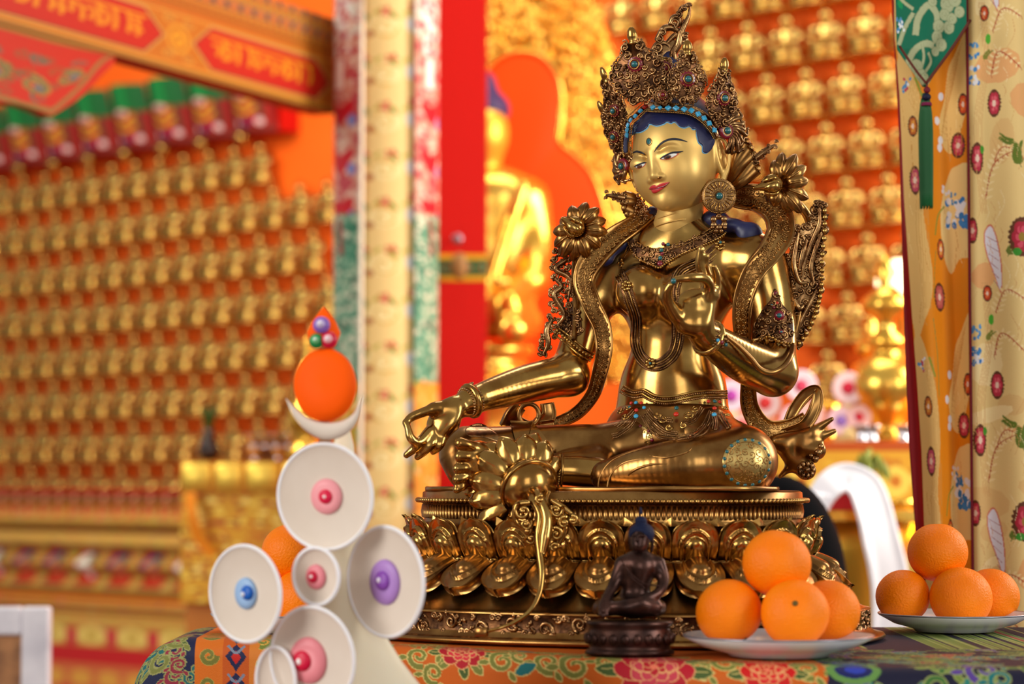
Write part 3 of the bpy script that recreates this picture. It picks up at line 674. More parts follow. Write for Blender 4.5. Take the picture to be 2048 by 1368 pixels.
# halo: red double disc, broad gilt relief border
hal = empty('gilt_halo', PZ(1010, GD + .3, .9), 'tall gilded relief halo with plain red centre behind the large golden figure', 'halo')
HD = GD + .22
def outl(pts): return [((x - 1000) * HD / F, (500 - y) * HD / F) for x, y in catmull(pts, 8, True)]
R_ = np.stack([RT, BZ0 * 1.0, np.array([0, -1.0, 0])], 1)
ins = [(1042, 100), (1085, 112), (1115, 150), (1124, 200), (1122, 250), (1120, 285), (1150, 310), (1185, 350), (1210, 420), (1222, 500), (1215, 600), (1185, 700), (1150, 760), (900, 760), (860, 700), (838, 600), (830, 500), (850, 420), (880, 340), (940, 290), (958, 250), (958, 200), (965, 150), (998, 112)]
outg = [(1040, -90), (1130, -70), (1190, -10), (1222, 60), (1236, 140), (1242, 220), (1262, 290), (1300, 400), (1318, 520), (1305, 640), (1270, 760), (780, 760), (740, 640), (730, 500), (760, 380), (820, 280), (845, 200), (850, 120), (880, 30), (940, -50)]
mb = MB(); plate_from(mb, outl(ins), R_, P(1000, 500, HD), .03); mb.build('red_centre', mat('halo_red', (250, 66, 4), 0, .6, spec=.1), hal)
mb = MB(); plate_from(mb, outl(outg), R_, P(1000, 500, HD + .05), .04); gb = mb.build('gilt_border', GILT, hal)
mb = MB(); rnd = random.Random(6); io, oo_ = [((a), (c)) for a, c in outl(ins)], outl(outg)
for x, y in scatter(oo_, .03, rnd, 2600):
    if not inpoly(x, y, io) and x > -.2: spiral(mb, P(1000, 500, HD) + R_ @ np.array([x, y, .0]), R_, .022, .0065, 1.3, rnd.uniform(0, 6), 1); 
mb.build('relief_scrolls', GILT, gb)
mb = MB(); tube(mb, [P(1000, 500, HD) + R_ @ np.array([x, y, .012]) for x, y in io], .008, 6, True, 1); mb.build('rim', GILT, hal)

# ---- gilt table blocks, bowls, vase, ribbons (left middle distance)
AD = 6.6
def gz(px, py, d): return P(px, py, d)
ab = empty('gilt_altar_table', gz(480, 1230, AD), 'gilded low altar table with raised square panels left of the column', 'table')
x0, x1 = (362 - 1024) / F * AD, (700 - 1024) / F * AD; zt2, zb2 = P(400, 922, AD)[2], P(400, 985, AD)[2]
mb = MB(); box(mb, ((x0 + x1) / 2, AD + .1, (zt2 + zb2) / 2), (x1 - x0, .22, zt2 - zb2)); mb.build('frame', mat('ochre_gilt', (196, 120, 20), .5, .4), ab, smooth=False)
for a, c in ((366, 424), (432, 486), (494, 560), (568, 640)):
    X0, X1 = (a - 1024) / F * AD, (c - 1024) / F * AD; mb = MB(); box(mb, ((X0 + X1) / 2, AD - .012, (zt2 + zb2) / 2), (X1 - X0, .02, (zt2 - zb2) * .86), None, .006); mb.build('gilt_panel', mat('panel_gilt', (250, 216, 90), .55, .4), ab)
cv = Canvas(400, 400, (214, 160, 44)); rnd = random.Random(3)
for i in range(300): cv.disc(rnd.uniform(0, 400), rnd.uniform(0, 400), rnd.uniform(4, 16), rnd.uniform(4, 12), rnd.choice([(244, 216, 90), (196, 110, 30), (150, 90, 40), (250, 226, 120), (170, 60, 30)]), n=8)
painted('carved_apron', cv, lambda u, v: np.c_[x0 + (x1 - x0) * u, np.full(len(u), AD + .02), zb2 - v * .30], 120, 120, mat('apron_gilt', attr='Col', metal=.4, rough=.45), ab, th=.02)
mb = MB(); box(mb, ((x0 + x1) / 2, AD + .14, (zb2 - .30) / 2 + 0), (x1 - x0 - .02, .18, zb2 - .30)); mb.build('plinth', plain((190, 120, 50)), ab, smooth=False)
SILV = mat('silver', (206, 206, 214), 1, .15)
for i, (x, y) in enumerate(((510, 906), (530, 884), (556, 906), (578, 884), (508, 884), (552, 884), (602, 906))):
    mb = MB(); dd = AD + (.02 if y > 900 else .1); p = P(x, 922, dd); lathe(mb, [(.012, 0), (.014, .004), (.010, .008), (.018, .016), (.028, .034), (.030, .036), (.026, .034), (.0, .014)], (p[0], p[1], zt2 + .002 + (.0 if y > 900 else .035)), 20)
    o = mb.build('offering_bowl', SILV); tag(o, 'silver offering bowl, %s, gilt table left of column' % (('front row %s' % {510: 'left', 556: 'middle', 602: 'right'}[x]) if y > 900 else 'back row, %s from left' % {508: 'first', 530: 'second', 552: 'third', 578: 'fourth'}[x]), 'bowl', 'silver offering bowls')
    if y < 900:
        mb = MB(); box(mb, (p[0], p[1], zt2 + .0175), (.034, .05, .034)); s_ = mb.build('bowl_stand', plain((120, 70, 30)), None, smooth=False); tag(s_, 'small brown block under a silver bowl, %s from left in the back row' % {508: 'first', 530: 'second', 552: 'third', 578: 'fourth'}[x], 'stand', 'blocks under silver bowls')
p = P(418, 922, AD + .02); vs = empty('dark_vase', (p[0], p[1], zt2 + .001), 'dark vase holding a green sprig on the left gilt table', 'vase')
mb = MB(); lathe(mb, [(.014, 0), (.024, .01), (.030, .03), (.022, .055), (.012, .07), (.016, .085), (0, .085)], (p[0], p[1], zt2 + .001), 20); mb.build('pot', mat('dark_glaze', (44, 28, 22), 0, .3), vs)
mb = MB()
for i in range(9): a = i * 2.4; tube(mb, [(p[0], p[1], zt2 + .08), (p[0] + .012 * math.cos(a), p[1] + .012 * math.sin(a), zt2 + .12), (p[0] + .026 * math.cos(a), p[1] + .02 * math.sin(a), zt2 + .14 + .004 * (i % 4))], [.003, .006, .002], 6)
mb.build('sprig', plain((60, 84, 24)), vs)
mb = MB(); ribbon(mb, [P(380, 985, AD - .06), P(384, 1030, AD - .08), P(400, 1080, AD - .08), P(430, 1110, AD - .08)], .014, -FW, th=.003); o = mb.build('orange_ribbon', plain((232, 140, 14))); tag(o, 'orange ribbon hanging from the gilt table on the left', 'ribbon')
# glowing butter lamps / gilt cup beside the flower offering
for i, (x, y, r) in enumerate(((626, 690, 26), (596, 770, 22), (596, 842, 18))):
    pass
gp = empty('gilt_stupa', PZ(610, 6.45, P(610, 922, 6.45)[2]), 'small gilt stupa on the altar table, behind the orange wax disc', 'ornament')
mb = MB(); q0 = P(618, 922, 6.5); lathe(mb, [(.06, 0), (.066, .02), (.05, .035), (.04, .06), (.058, .09), (.06, .12), (.04, .16), (.02, .18), (.03, .2), (.036, .23), (.02, .26), (.012, .30), (.018, .315), (0, .34)], (q0[0], q0[1], zt2 + .002), 28); mb.build('body', GILT, gp)
# ---- white picture frame, lower left
fr = empty('picture_frame', P(50, 1368, 4.6), 'white picture frame with brown picture, cut by the lower left corner', 'picture frame')
FD = 4.6
mb = MB(); z0f, z1f = P(50, 1480, FD)[2], P(50, 1212, FD)[2]; X0, X1 = (-150 - 1024) / F * FD, (106 - 1024) / F * FD; w_ = 56 / F * FD
for c, s_ in ((((X0 + X1) / 2, FD, z1f - w_ / 2), (X1 - X0 - 2 * w_, .029, w_)), ((X1 - w_ / 2, FD, (z0f + z1f) / 2), (w_, .03, z1f - z0f)), ((X0 + w_ / 2, FD, (z0f + z1f) / 2), (w_, .03, z1f - z0f)), (((X0 + X1) / 2, FD, z0f + w_ / 2), (X1 - X0 - 2 * w_, .029, w_))): box(mb, c, s_, None, .004)
mb.build('frame', mat('white_frame', (226, 224, 232), 0, .4, rgb2=(190, 188, 200), nscale=9), fr, smooth=False)
mb = MB(); box(mb, ((X0 + X1) / 2, FD + .006, (z0f + z1f) / 2), (X1 - X0 - .02, .01, z1f - z0f - .02)); mb.build('picture', mat('brown_picture', (176, 120, 70), 0, .5, rgb2=(130, 84, 46), nscale=30), fr, smooth=False)
mb = MB(); box(mb, ((X0 + X1) / 2, FD + .12, z0f / 2), (X1 - X0 + .1, .3, z0f - .004)); tag(mb.build('stand', plain((150, 90, 50)), smooth=False), 'brown stand under the white picture frame', 'stand')

# ---- right middle distance: long gilt altar, vessels, wax flowers, scarf, dark seat
RD = 5.0
rt = empty('gilt_altar', P(1680, 1200, RD + .2), 'long gilded altar table behind the statue, hung with a white scarf', 'altar')
xa, xb = (1180 - 1024) / F * RD, (2000 - 1024) / F * RD; zr = P(1700, 884, RD)[2]
cv = Canvas(700, 500, (226, 166, 44)); rnd = random.Random(12)
for i in range(500): cv.disc(rnd.uniform(0, 700), rnd.uniform(0, 500), rnd.uniform(4, 18), rnd.uniform(4, 10), rnd.choice([(246, 206, 90), (206, 130, 30), (236, 190, 60), (190, 110, 30), (214, 196, 110)]), n=8)
cv.poly([(0, 0), (700, 0), (700, 16), (0, 16)], (190, 80, 14)); cv.poly([(0, 110), (700, 110), (700, 126), (0, 126)], (200, 90, 30))
for i in range(9): cv.disc(40 + i * 80, 66, 26, 26, (250, 214, 90)); cv.disc(40 + i * 80, 66, 10, 10, (206, 120, 30))
painted('carved_front', cv, lambda u, v: np.c_[xa + (xb - xa) * u, np.full(len(u), RD - .002) , zr - v * .62], 200, 150, mat('altar_gilt', attr='Col', metal=.35, rough=.4), rt, th=.004)
mb = MB(); box(mb, ((xa + xb) / 2, RD + .2, zr / 2), (xb - xa, .398, zr)); mb.build('altar_body', mat('ochre_gilt', (196, 120, 20), .5, .4), rt, smooth=False)
def vessel(px, dd, prof, name, label, m=GILT, cat='vessel', sc_=1.0, z=None):
    p = PZ(px, dd, (zr if z is None else z) + .001); mb = MB(); lathe(mb, [(r * sc_, h * sc_) for r, h in prof], p, 28); return tag(mb.build(name, m), label, cat)
urn = [(.05, 0), (.055, .012), (.035, .02), (.03, .035), (.06, .06), (.085, .10), (.088, .13), (.07, .165), (.03, .185), (.035, .20), (.045, .215), (.02, .235), (.02, .26), (.05, .275), (.052, .30), (.03, .32), (.012, .335), (.025, .36), (.012, .385), (0, .40)]
vessel(1772, 5.12, urn, 'gilt_urn', 'tall bright gilt urn on the altar, beside the curtain edge')
vessel(1742, 5.36, urn, 'gilt_urn', 'smaller gilt urn standing left of the tall bright one', sc_=.72)
vessel(1655, 5.32, [(.03, 0), (.02, .02), (.012, .05), (.03, .07), (.03, .09), (0, .09)], 'gilt_goblet', 'small gilt goblet behind the wax flowers on the right altar')
for i, x in enumerate((1722, 1742, 1806)): vessel(x, 5.03, [(.010, 0), (.012, .003), (.008, .006), (.016, .024), (.017, .026), (0, .012)], 'offering_bowl', 'tiny silver bowl at the front of the right altar, %s' % ['leftmost of three', 'middle of three', 'rightmost of three'][i], SILV, 'bowl', 1.3)
mb = MB(); p = P(1800, 566, 5.5); ball(mb, p, .055, nu=24, nv=14); lampm = mat('lamp_globe', (255, 236, 190), 0, .3, emit=3.0); o = mb.build('globe', lampm)
lamp = empty('altar_lamp', (p[0], p[1], zr), 'glowing round altar lamp on a gilt post by the curtain edge', 'lamp'); o.parent = lamp; o.location = Vector(tuple(WP[o.name] - WP[lamp.name]))
mb = MB(); lathe(mb, [(.04, 0), (.045, .01), (.012, .03), (.012, p[2] - zr - .07), (.03, p[2] - zr - .052), (0, p[2] - zr - .05)], (p[0], p[1], zr + .001), 16); mb.build('post', GILT, lamp)
# wax flower stacks on the altar
def waxflower(px, py, dd, col, ccol, label):
    base = PZ(px, dd, zr + .001); root = empty('wax_flower_offering', base, label, 'offering', 'wax flower offerings on the right altar'); mb = MB(); top = P(px, py, dd)
    lathe(mb, [(.035, 0), (.03, .02), (.012, .06), (.009, max(.07, top[2] - zr + .01))], base, 14); mb.build('cone', plain((240, 214, 150)), root)
    for k, (dy, r, c, cc) in enumerate(((0, .034, col, ccol), (66, .030, col[::-1] if False else (240, 200, 210), (150, 110, 190)), (58, .026, (246, 190, 180), (210, 40, 60)))):
        q = P(px + (0, -14, 22)[k], py + dy, dd - .03); R_ = np.stack([RT, BZ0, np.array([0, -1.0, 0])], 1)
        mb = MB(); lathe(mb, [(0, -.004), (r * .9, -.002), (r, .004), (r * .9, .004), (0, .001)], q, 24, R_); d_ = mb.build('wax_disc', plain(c), root); mb = MB(); lathe(mb, [(0, .0015), (r * .42, .003), (r * .3, .005), (0, .006)], q, 18, R_); mb.build('disc_centre', plain(cc), d_)
waxflower(1602, 772, 5.1, (242, 214, 222), (206, 60, 90), 'pale pink wax disc offering behind the elbow of the big statue')
waxflower(1696, 776, 5.1, (246, 206, 206), (214, 30, 60), 'wax disc offering with red centre left of the gilt urns')
waxflower(1462, 792, 5.1, (236, 214, 230), (176, 60, 160), 'wax disc offering with magenta centre just right of the statue waist')
waxflower(1530, 806, 5.15, (242, 224, 228), (220, 60, 60), 'short wax disc offering seen below the raised elbow')
# painted book/box under the scarf, khata scarf, gilt bowls
bx = empty('offering_box', PZ(1712, 4.6, P(1712, 1060, 4.6)[2]), 'red and orange covered box under the white scarf', 'box')
tz = P(1712, 1012, 4.5)[2]
mb = MB(); box(mb, ((1690 - 1024) / F * 4.6, 4.6, P(1690, 996, 4.6)[2]), (.10, .12, .044)); mb.build('box_body', plain((168, 30, 44)), bx, smooth=False)
mb = MB(); box(mb, ((1742 - 1024) / F * 4.6, 4.6, P(1742, 996, 4.6)[2]), (.02, .124, .046)); mb.build('blue_strip', plain((60, 90, 190)), bx, smooth=False); mb = MB(); box(mb, ((1725 - 1024) / F * 4.6, 4.6, P(1725, 996, 4.6)[2]), (.012, .124, .046)); mb.build('orange_strip', plain((226, 120, 30)), bx, smooth=False)
rt2 = empty('low_gilt_stand', PZ(1712, 4.6, 0), 'low gilt stand carrying the covered box and bowls', 'stand')
zs = P(1690, 996, 4.6)[2] - .0225
mb = MB(); box(mb, ((1715 - 1024) / F * 4.6, 4.60, zs - .01), (.21, .15, .018)); mb.build('stand_top', GILT, rt2, smooth=False); 
mb = MB(); lathe(mb, [(.12, 0), (.13, .03), (.10, .1), (.07, zs - .20), (.10, zs - .12), (.118, zs - .08), (.10, zs - .02)], PZ(1715, 4.60, .001) * [1, 0, 1] + [0, 4.60, 0], 32, None, .8, .55); mb.build('stand_foot', mat('olive_gilt', (190, 150, 50), .8, .35), rt2)
mb = MB()
kh = [(1618, 1060, 4.50), (1634, 1010, 4.47), (1658, 972, 4.47), (1692, 955, 4.48), (1728, 972, 4.46), (1748, 1020, 4.44), (1762, 1080, 4.43), (1776, 1140, 4.43), (1780, 1200, 4.43), (1776, 1280, 4.43)]
ribbon(mb, [P(*q) for q in kh], [.016, .024, .028, .03, .034, .036, .037, .037, .034, .03], [nrm([-.5, -1, .3]), nrm([-.3, -1, .5]), nrm([0, -1, .6]), nrm([.3, -1, .4]), nrm([.2, -1, .1]), nrm([.1, -1, 0])], th=.006, rim=.003)
o = mb.build('silk_scarf', mat('white_silk', (242, 242, 250), 0, .6, spec=.3)); tag(o, 'long white silk scarf draped over the covered box', 'scarf')
mb = MB(); ribbon(mb, [P(1640, 986, 4.46), P(1632, 1030, 4.45), P(1640, 1070, 4.45)], [.02, .022, .018], -FW, th=.005); tag(mb.build('silk_scarf', MATS['white_silk']), 'short loose end of white silk left of the covered box', 'scarf')
for i, (x, y, r) in enumerate(((1640, 1006, .024), (1800, 1010, .036), (1806, 1046, .036))):
    mb = MB(); dd = (4.56, 4.86, 4.84)[i]; p = P(x, y, dd); lathe(mb, [(r * .4, -r), (r * .5, -r * .9), (r * .7, -r * .5), (r, 0), (r * 1.1, r * .3), (r * .9, r * .3), (0, -.1 * r)], p, 24); o = mb.build('gilt_bowl', GILT)
    tag(o, ['small gilt bowl left of the covered box', 'upper gilt bowl by the lower curtain edge', 'lower gilt bowl by the lower curtain edge'][i], 'bowl')
mb = MB(); zp = P(1806, 1046, 4.84)[2] - .038; box(mb, ((1812 - 1024) / F * 4.85, 4.85, zp / 2), (.11, .1, zp)); tag(mb.build('gilt_pedestal', GILT, smooth=False), 'gilt pedestal under the bowls by the lower curtain edge', 'pedestal')
# green sprig above the box
mb = MB(); rnd = random.Random(4); p = P(1735, 950, 4.7)
for i in range(26): a, e = rnd.uniform(0, 6.28), rnd.uniform(.01, .055); tube(mb, [p, p + [math.cos(a) * e * .6, math.sin(a) * .02, abs(math.sin(a)) * e * .7 + .01], p + [math.cos(a) * e, math.sin(a) * .03, math.sin(a) * e * .8 + .01]], [.002, .006, .001], 6, sub=3)
tag(mb.build('leaf_sprig', plain((120, 130, 40))), 'loose green leaf sprig above the white scarf', 'plant')
# dark padded chair back
S = SDF(); S.ell(P(1560, 1190, 3.9), (136 * 3.9 / F, .06, 240 * 3.9 / F)); S.mesh('padded_back', mat('black_fabric', (5, 5, 9), 0, .9, spec=.1), .009)
o = bpy.data.objects['padded_back']; o.name = 'black_chair'; tag(o, 'rounded black padded chair back behind the lotus base', 'chair')
# ================================================================ the gilt statue
YAW = math.radians(22)
BT = np.array([math.cos(YAW), -math.sin(YAW), 0]); BN = np.array([-math.sin(YAW), -math.cos(YAW), 0]); BZ = np.array([0, 0, 1.0])
TABLE_Z = EYE[2] - 0.186
BASE = np.array([(1220 - 1024) / F * 2.84, 2.84, TABLE_Z + 0.001])
def bl(t, n, z): return BASE + BT * t + BN * n + BZ * z
CAMN = -FW
statue = empty('gilt_statue', BASE, 'large gilded brass seated deity statue with jewelled crown on a double lotus base', 'statue')
ped = None
def sup(th, A, B, e=2.25):
    c, s_ = np.cos(th), np.sin(th); return A * np.sign(c) * np.abs(c) ** (2 / e), B * np.sign(s_) * np.abs(s_) ** (2 / e)
def pedestal():
    global ped
    prof = [(.290, 0), (.317, 0), (.320, .0025), (.318, .0055), (.310, .0065), (.307, .008), (.300, .014), (.297, .022), (.301, .032), (.303, .0335), (.296, .035), (.290, .038),
            (.284, .0415), (.272, .050), (.252, .066), (.234, .082), (.226, .087), (.220, .09), (.221, .1), (.224, .115), (.226, .130), (.224, .133),
            (.2235, .134), (.2245, .151), (.228, .153), (.231, .1545), (.2305, .1575), (.226, .159), (.2255, .165), (.222, .167), (.0, .167)]
    n = 180; th = np.arange(n) * 2 * math.pi / n; v = []; RT_ = .70
    for A, z in prof:
        x, y = sup(th, A, A * RT_)
        for a, c in zip(x, y): v.append(bl(a, c, z))
    m = len(prof); f = [[i * n + j, i * n + (j + 1) % n, (i + 1) * n + (j + 1) % n, (i + 1) * n + j] for i in range(m - 1) for j in range(n)] + [list(range(n))[::-1]]
    ped = mesh('lotus_pedestal', v, [q[::-1] for q in f], BRASS2, statue)
    def ringpts(A, k, off=0.0):
        t = np.linspace(0, 2 * math.pi, 2001); x, y = sup(t, A, A * RT_); L = np.r_[0, np.cumsum(np.hypot(np.diff(x), np.diff(y)))]
        q = ((np.arange(k) + off) / k) * L[-1]; return np.c_[np.interp(q, L, x), np.interp(q, L, y)], L[-1]
    # bead rows
    for A, z, r, nm in ((.2315, .156, .0031, 'bead_rim'),):
        p, L = ringpts(A, int(2 * math.pi * A * .86 / (2 * r)))
        mb = MB()
        for a, c in p: ball(mb, bl(a, c, z), r, nu=8, nv=5)
        mb.build(nm, BRASS, ped)
    # fluting
    mb = MB(); p, L = ringpts(.2245, 210)
    for a, c in p:
        o = nrm(BT * a + BN * c / RT_ ** 2); tube(mb, [bl(a, c, .136) , bl(a, c, .143) + o * .0006, bl(a, c, .1505)], [.0022, .0026, .002], 5, sub=1)
    mb.build('fluted_band', BRASS2, ped)
    # petals
    def petal(W, H, out, lip, tilt, sgn):
        """upright petal: u across, v along, w outwards; rolled rim and a bulging heart"""
        nu, nv = 37, 32; vv = np.linspace(0, 1, nv); uu = np.linspace(-1, 1, nu); V_, F_ = [], []
        for u in uu:
            for q in vv:
                hw = W * (1 - max(0, (q - .45) / .55) ** 2.6) ** .5 if q > .45 else W * (.92 + .08 * math.sin(q / .45 * math.pi / 2))
                hw = max(hw, W * .04)
                e = abs(u) / .56 if q < .38 else math.hypot(u / .56, (q - .38) / .34)
                w = out * math.sin(min(1, q * 1.05 + .05) * math.pi * .62) + .10 * W * (1 - u * u)
                h_ = abs(u) / .46 if q < .33 else math.hypot(u / .46, (q - .33) / .26)
                if h_ < 1: w += .10 * W + .30 * W * (1 - h_ ** 2.4) ** .55
                elif e < 1: w += .10 * W
                elif e < 1.16: w += .10 * W + .13 * W * math.sin((e - 1) / .16 * math.pi)
                else: w += .02 * W
                w += lip * max(0, q - .72) ** 1.5 * 4 * (1 - .4 * abs(u)) + .10 * W * max(0, abs(u) - .8) * 4
                V_.append([u * hw, q * H + (.06 * H * (1 - abs(u)) ** 2 if q > .9 else 0), w])
        F_ = grid_faces(nu, nv); k = len(V_)
        V_ = np.array(V_); back = V_ * [1, 1, 1] - [0, 0, .005 if sgn > 0 else .012]; allv = np.r_[V_, back]; F2 = F_ + [[i + k for i in f][::-1] for f in F_]
        bd = [i * nv for i in range(nu)] + [(nu - 1) * nv + j for j in range(1, nv)] + [i * nv + nv - 1 for i in range(nu - 2, -1, -1)] + [j for j in range(nv - 2, 0, -1)]
        F2 += [[bd[i], bd[(i + 1) % len(bd)], bd[(i + 1) % len(bd)] + k, bd[i] + k] for i in range(len(bd))]
        return allv, F2
    def put(kind, A, k, z0, tilt, sgn, args, off, name, mt):
        pv, pf = petal(*args); p, L = ringpts(A, k, off); me = None
        for i, (a, c) in enumerate(p):
            o = nrm(BT * a + BN * c / RT_ ** 2); side = np.cross(BZ, o)
            up = BZ * sgn * math.cos(tilt) + o * math.sin(tilt); w = o * math.cos(tilt) - BZ * sgn * math.sin(tilt)
            R_ = np.stack([side * sgn, up, w], 1)
            if o @ CAMN < -.35: continue
            if me is None or True:
                v = pv @ R_.T + bl(a, c, z0); mesh(name, v, [q[::-1] for q in pf] if sgn > 0 else pf, mt, ped)
    put('u', .2245, 25, .0905, .10, 1, (.0262, .0475, .012, .012, 0, 1), .28, 'lotus_petal', BRASS)
    put('l', .232, 25, .087, .80, -1, (.0268, .0545, .012, .004, 0, -1), .28, 'lower_lotus_petal', BRASS2)
    # small points between the petals
    p, L = ringpts(.2235, 25, .78)
    for a, c in p:
        mb = MB(); o = nrm(BT * a + BN * c / RT_ ** 2); s_ = np.cross(BZ, o); q = bl(a, c, .117)
        v = [q - s_ * .012 , q + s_ * .012, q + BZ * .0215 + o * .012, q + o * .008, q - s_ * .013 + BZ * .012 + o * .004, q + s_ * .013 + BZ * .012 + o * .004, q + o * .013 + BZ * .012]
        mb.add(v, [[0, 3, 6, 4], [3, 1, 5, 6], [4, 6, 2], [6, 5, 2], [0, 4, 2], [1, 2, 5], [0, 2, 1]])
        if o @ CAMN > -.3: mb.build('petal_point', BRASS, ped, smooth=False)
    p, L = ringpts(.276, 25, .78)
    for a, c in p:
        mb = MB(); o = nrm(BT * a + BN * c / RT_ ** 2); s_ = np.cross(BZ, o); q = bl(a, c, .0425)
        v = [q - s_ * .008 + BZ * .006 - o * .012, q + s_ * .008 + BZ * .006 - o * .012, q + o * .007 - BZ * .002, q - o * .004 + BZ * .008]
        mb.add(v, [[0, 2, 3], [2, 1, 3], [0, 1, 2]])
        if o @ CAMN > -.3: mb.build('petal_point', BRASS2, ped, smooth=False)
    # chased scroll frieze round the plinth
    rnd = random.Random(5); mb = MB(); k = 42; p, L = ringpts(.3, k)
    def on(s_, z):   # arc position, height -> point on the frieze
        t = s_ % 1.0; i = t * 400; a = ringS[int(i) % 400] * (1 - i % 1) + ringS[(int(i) + 1) % 400] * (i % 1)
        o = nrm(BT * a[0] + BN * a[1] / RT_ ** 2); return bl(a[0], a[1], 0) + o * .0005 + BZ * z, o
    ringS, _ = ringpts(.3, 400)
    for i in range(k):
        s0 = (i + .5) / k; up = i % 2
        if on(s0, .02)[1] @ CAMN < -.3: continue
        for (ds, z0, r, tn) in ((0, .02 + (.003 if up else -.003), .0088, 1.4), (.42 / k, .0285 if up else .0125, .0048, -1.2), (-.4 / k, .0125 if up else .0285, .0046, 1.2), (.25 / k, .012 if up else .029, .0036, 1.1), (-.2 / k, .029 if up else .0115, .0034, -1.1)):
            t = np.linspace(0, 1, 16); a = rnd.uniform(0, 6) + t * tn * 2 * math.pi * (1 if up else -1); rr = r * (1 - .85 * t)
            pts = [on(s0 + ds + x * math.cos(w) / L, z0 + x * math.sin(w))[0] for x, w in zip(rr, a)]
            tube(mb, pts, np.linspace(.0023, .0012, 6), 6, sub=1)
            ball(mb, pts[-1], .0022, nu=6, nv=4)
        for q in range(7):
            a = rnd.uniform(0, 6.28); x = rnd.uniform(-.5, .5) / k; z = rnd.uniform(.012, .03); c0 = on(s0 + x, z)[0]; c1 = on(s0 + x + .006 * math.cos(a) / L, z + .006 * math.sin(a))[0]
            tube(mb, [c0, (c0 + c1) / 2, c1], [.0009, .0026, .0005], 5, sub=2)
    mb.build('scroll_frieze', ANTIQUE, ped)
    mb = MB(); n = 180; V = []
    for A, z in ((.3012, .0095), (.3005, .014), (.2985, .022), (.3018, .0315)):
        x, y = sup(np.arange(n) * 2 * math.pi / n, A, A * RT_); V += [bl(a, c, z) for a, c in zip(x, y)]
    mesh('frieze_ground', V, grid_faces(4, n, False, True), PATINA, ped)
pedestal()

# ------------------------------------------------------------ body
def arm_left(s):
    s.chain([b(1212, 535, .075), b(1185, 610, .07), b(1150, 715, .05), b(1138, 748, .035)], [44 * M2, 42 * M2, 40 * M2, 40 * M2], k=.03)
    s.chain([b(1138, 750, .035), b(1060, 766, .005), b(990, 786, -.025), b(942, 802, -.045)], [41 * M2, 39 * M2, 32 * M2, 25 * M2], k=.012)
def arm_right(s):
    s.chain([b(1520, 528, .005), b(1538, 600, .0), b(1548, 690, -.02), b(1547, 740, -.035)], [57 * M2, 51 * M2, 45 * M2, 44 * M2], k=.035)
    s.chain([b(1545, 745, -.04), b(1490, 722, -.075), b(1440, 692, -.11), b(1408, 668, -.13)], [46 * M2, 43 * M2, 35 * M2, 26 * M2], k=.014)
YR = np.stack([BT, BN, BZ], 1)
B = SDF()
B.ell(b(1352, 560, .042), (122 * M2, 64 * M2, 105 * M2), YR)
B.ell(b(1362, 498, .05), (158 * M2, 54 * M2, 50 * M2), YR, k=.03)
B.cap(b(1352, 640, .045), b(1346, 735, .045), 84 * M2, 80 * M2, k=.04)
B.ell(b(1345, 785, .042), (104 * M2, 78 * M2, 66 * M2), YR, k=.045)
B.ell(b(1343, 850, .042), (122 * M2, 96 * M2, 64 * M2), YR, k=.03)
B.ell(b(1280, 583, .008), (50 * M2, 46 * M2, 52 * M2), YR, k=.016)
B.ell(b(1376, 590, -.012), (56 * M2, 50 * M2, 56 * M2), YR, k=.016)
B.chain([b(1360, 445, .035), b(1356, 480, .045)], [34 * M2, 46 * M2], k=.03)
arm_left(B); arm_right(B)
body_sdf = SDF(); body_sdf.p = list(B.p)
# ---- hands
def fingers(s, specs, k=.0045):
    for pts, rs in specs:
        s.chain([b(*p) for p in pts], [r * M2 for r in rs], k=k)
def hand_low(s):
    s.cap(b(940, 803, -.045), b(918, 814, -.052), 25 * M2, 23 * M2, k=.01)
    R_ = basis(nrm(np.array([-.35, -.8, .35])), nrm(b(918, 814, 0) - b(862, 862, 0)))
    s.ell(b(888, 838, -.064), (30 * M2, 40 * M2, 15 * M2), R_, k=.012)
    s.cap(b(905, 812, -.06), b(868, 818, -.068), 13 * M2, 12 * M2, k=.01)
    s.cap(b(905, 850, -.06), b(886, 868, -.064), 13 * M2, 11 * M2, k=.01)
    fingers(s, [([(872, 816, -.068), (848, 824, -.074), (824, 834, -.078), (811, 845, -.082)], [11, 9.5, 8.5, 6.5]),
                ([(858, 862, -.07), (838, 884, -.082), (822, 876, -.087), (815, 853, -.085)], [9.5, 9, 8.5, 6.5]),
                ([(862, 864, -.068), (845, 884, -.078), (828, 898, -.08), (813, 910, -.078)], [9.5, 9, 8.5, 6.5]),
                ([(874, 868, -.066), (862, 888, -.076), (848, 903, -.076), (835, 914, -.073)], [9.5, 9, 8.5, 6.5]),
                ([(888, 868, -.064), (882, 886, -.072), (875, 896, -.072), (866, 904, -.069)], [9.5, 9, 8, 6])])
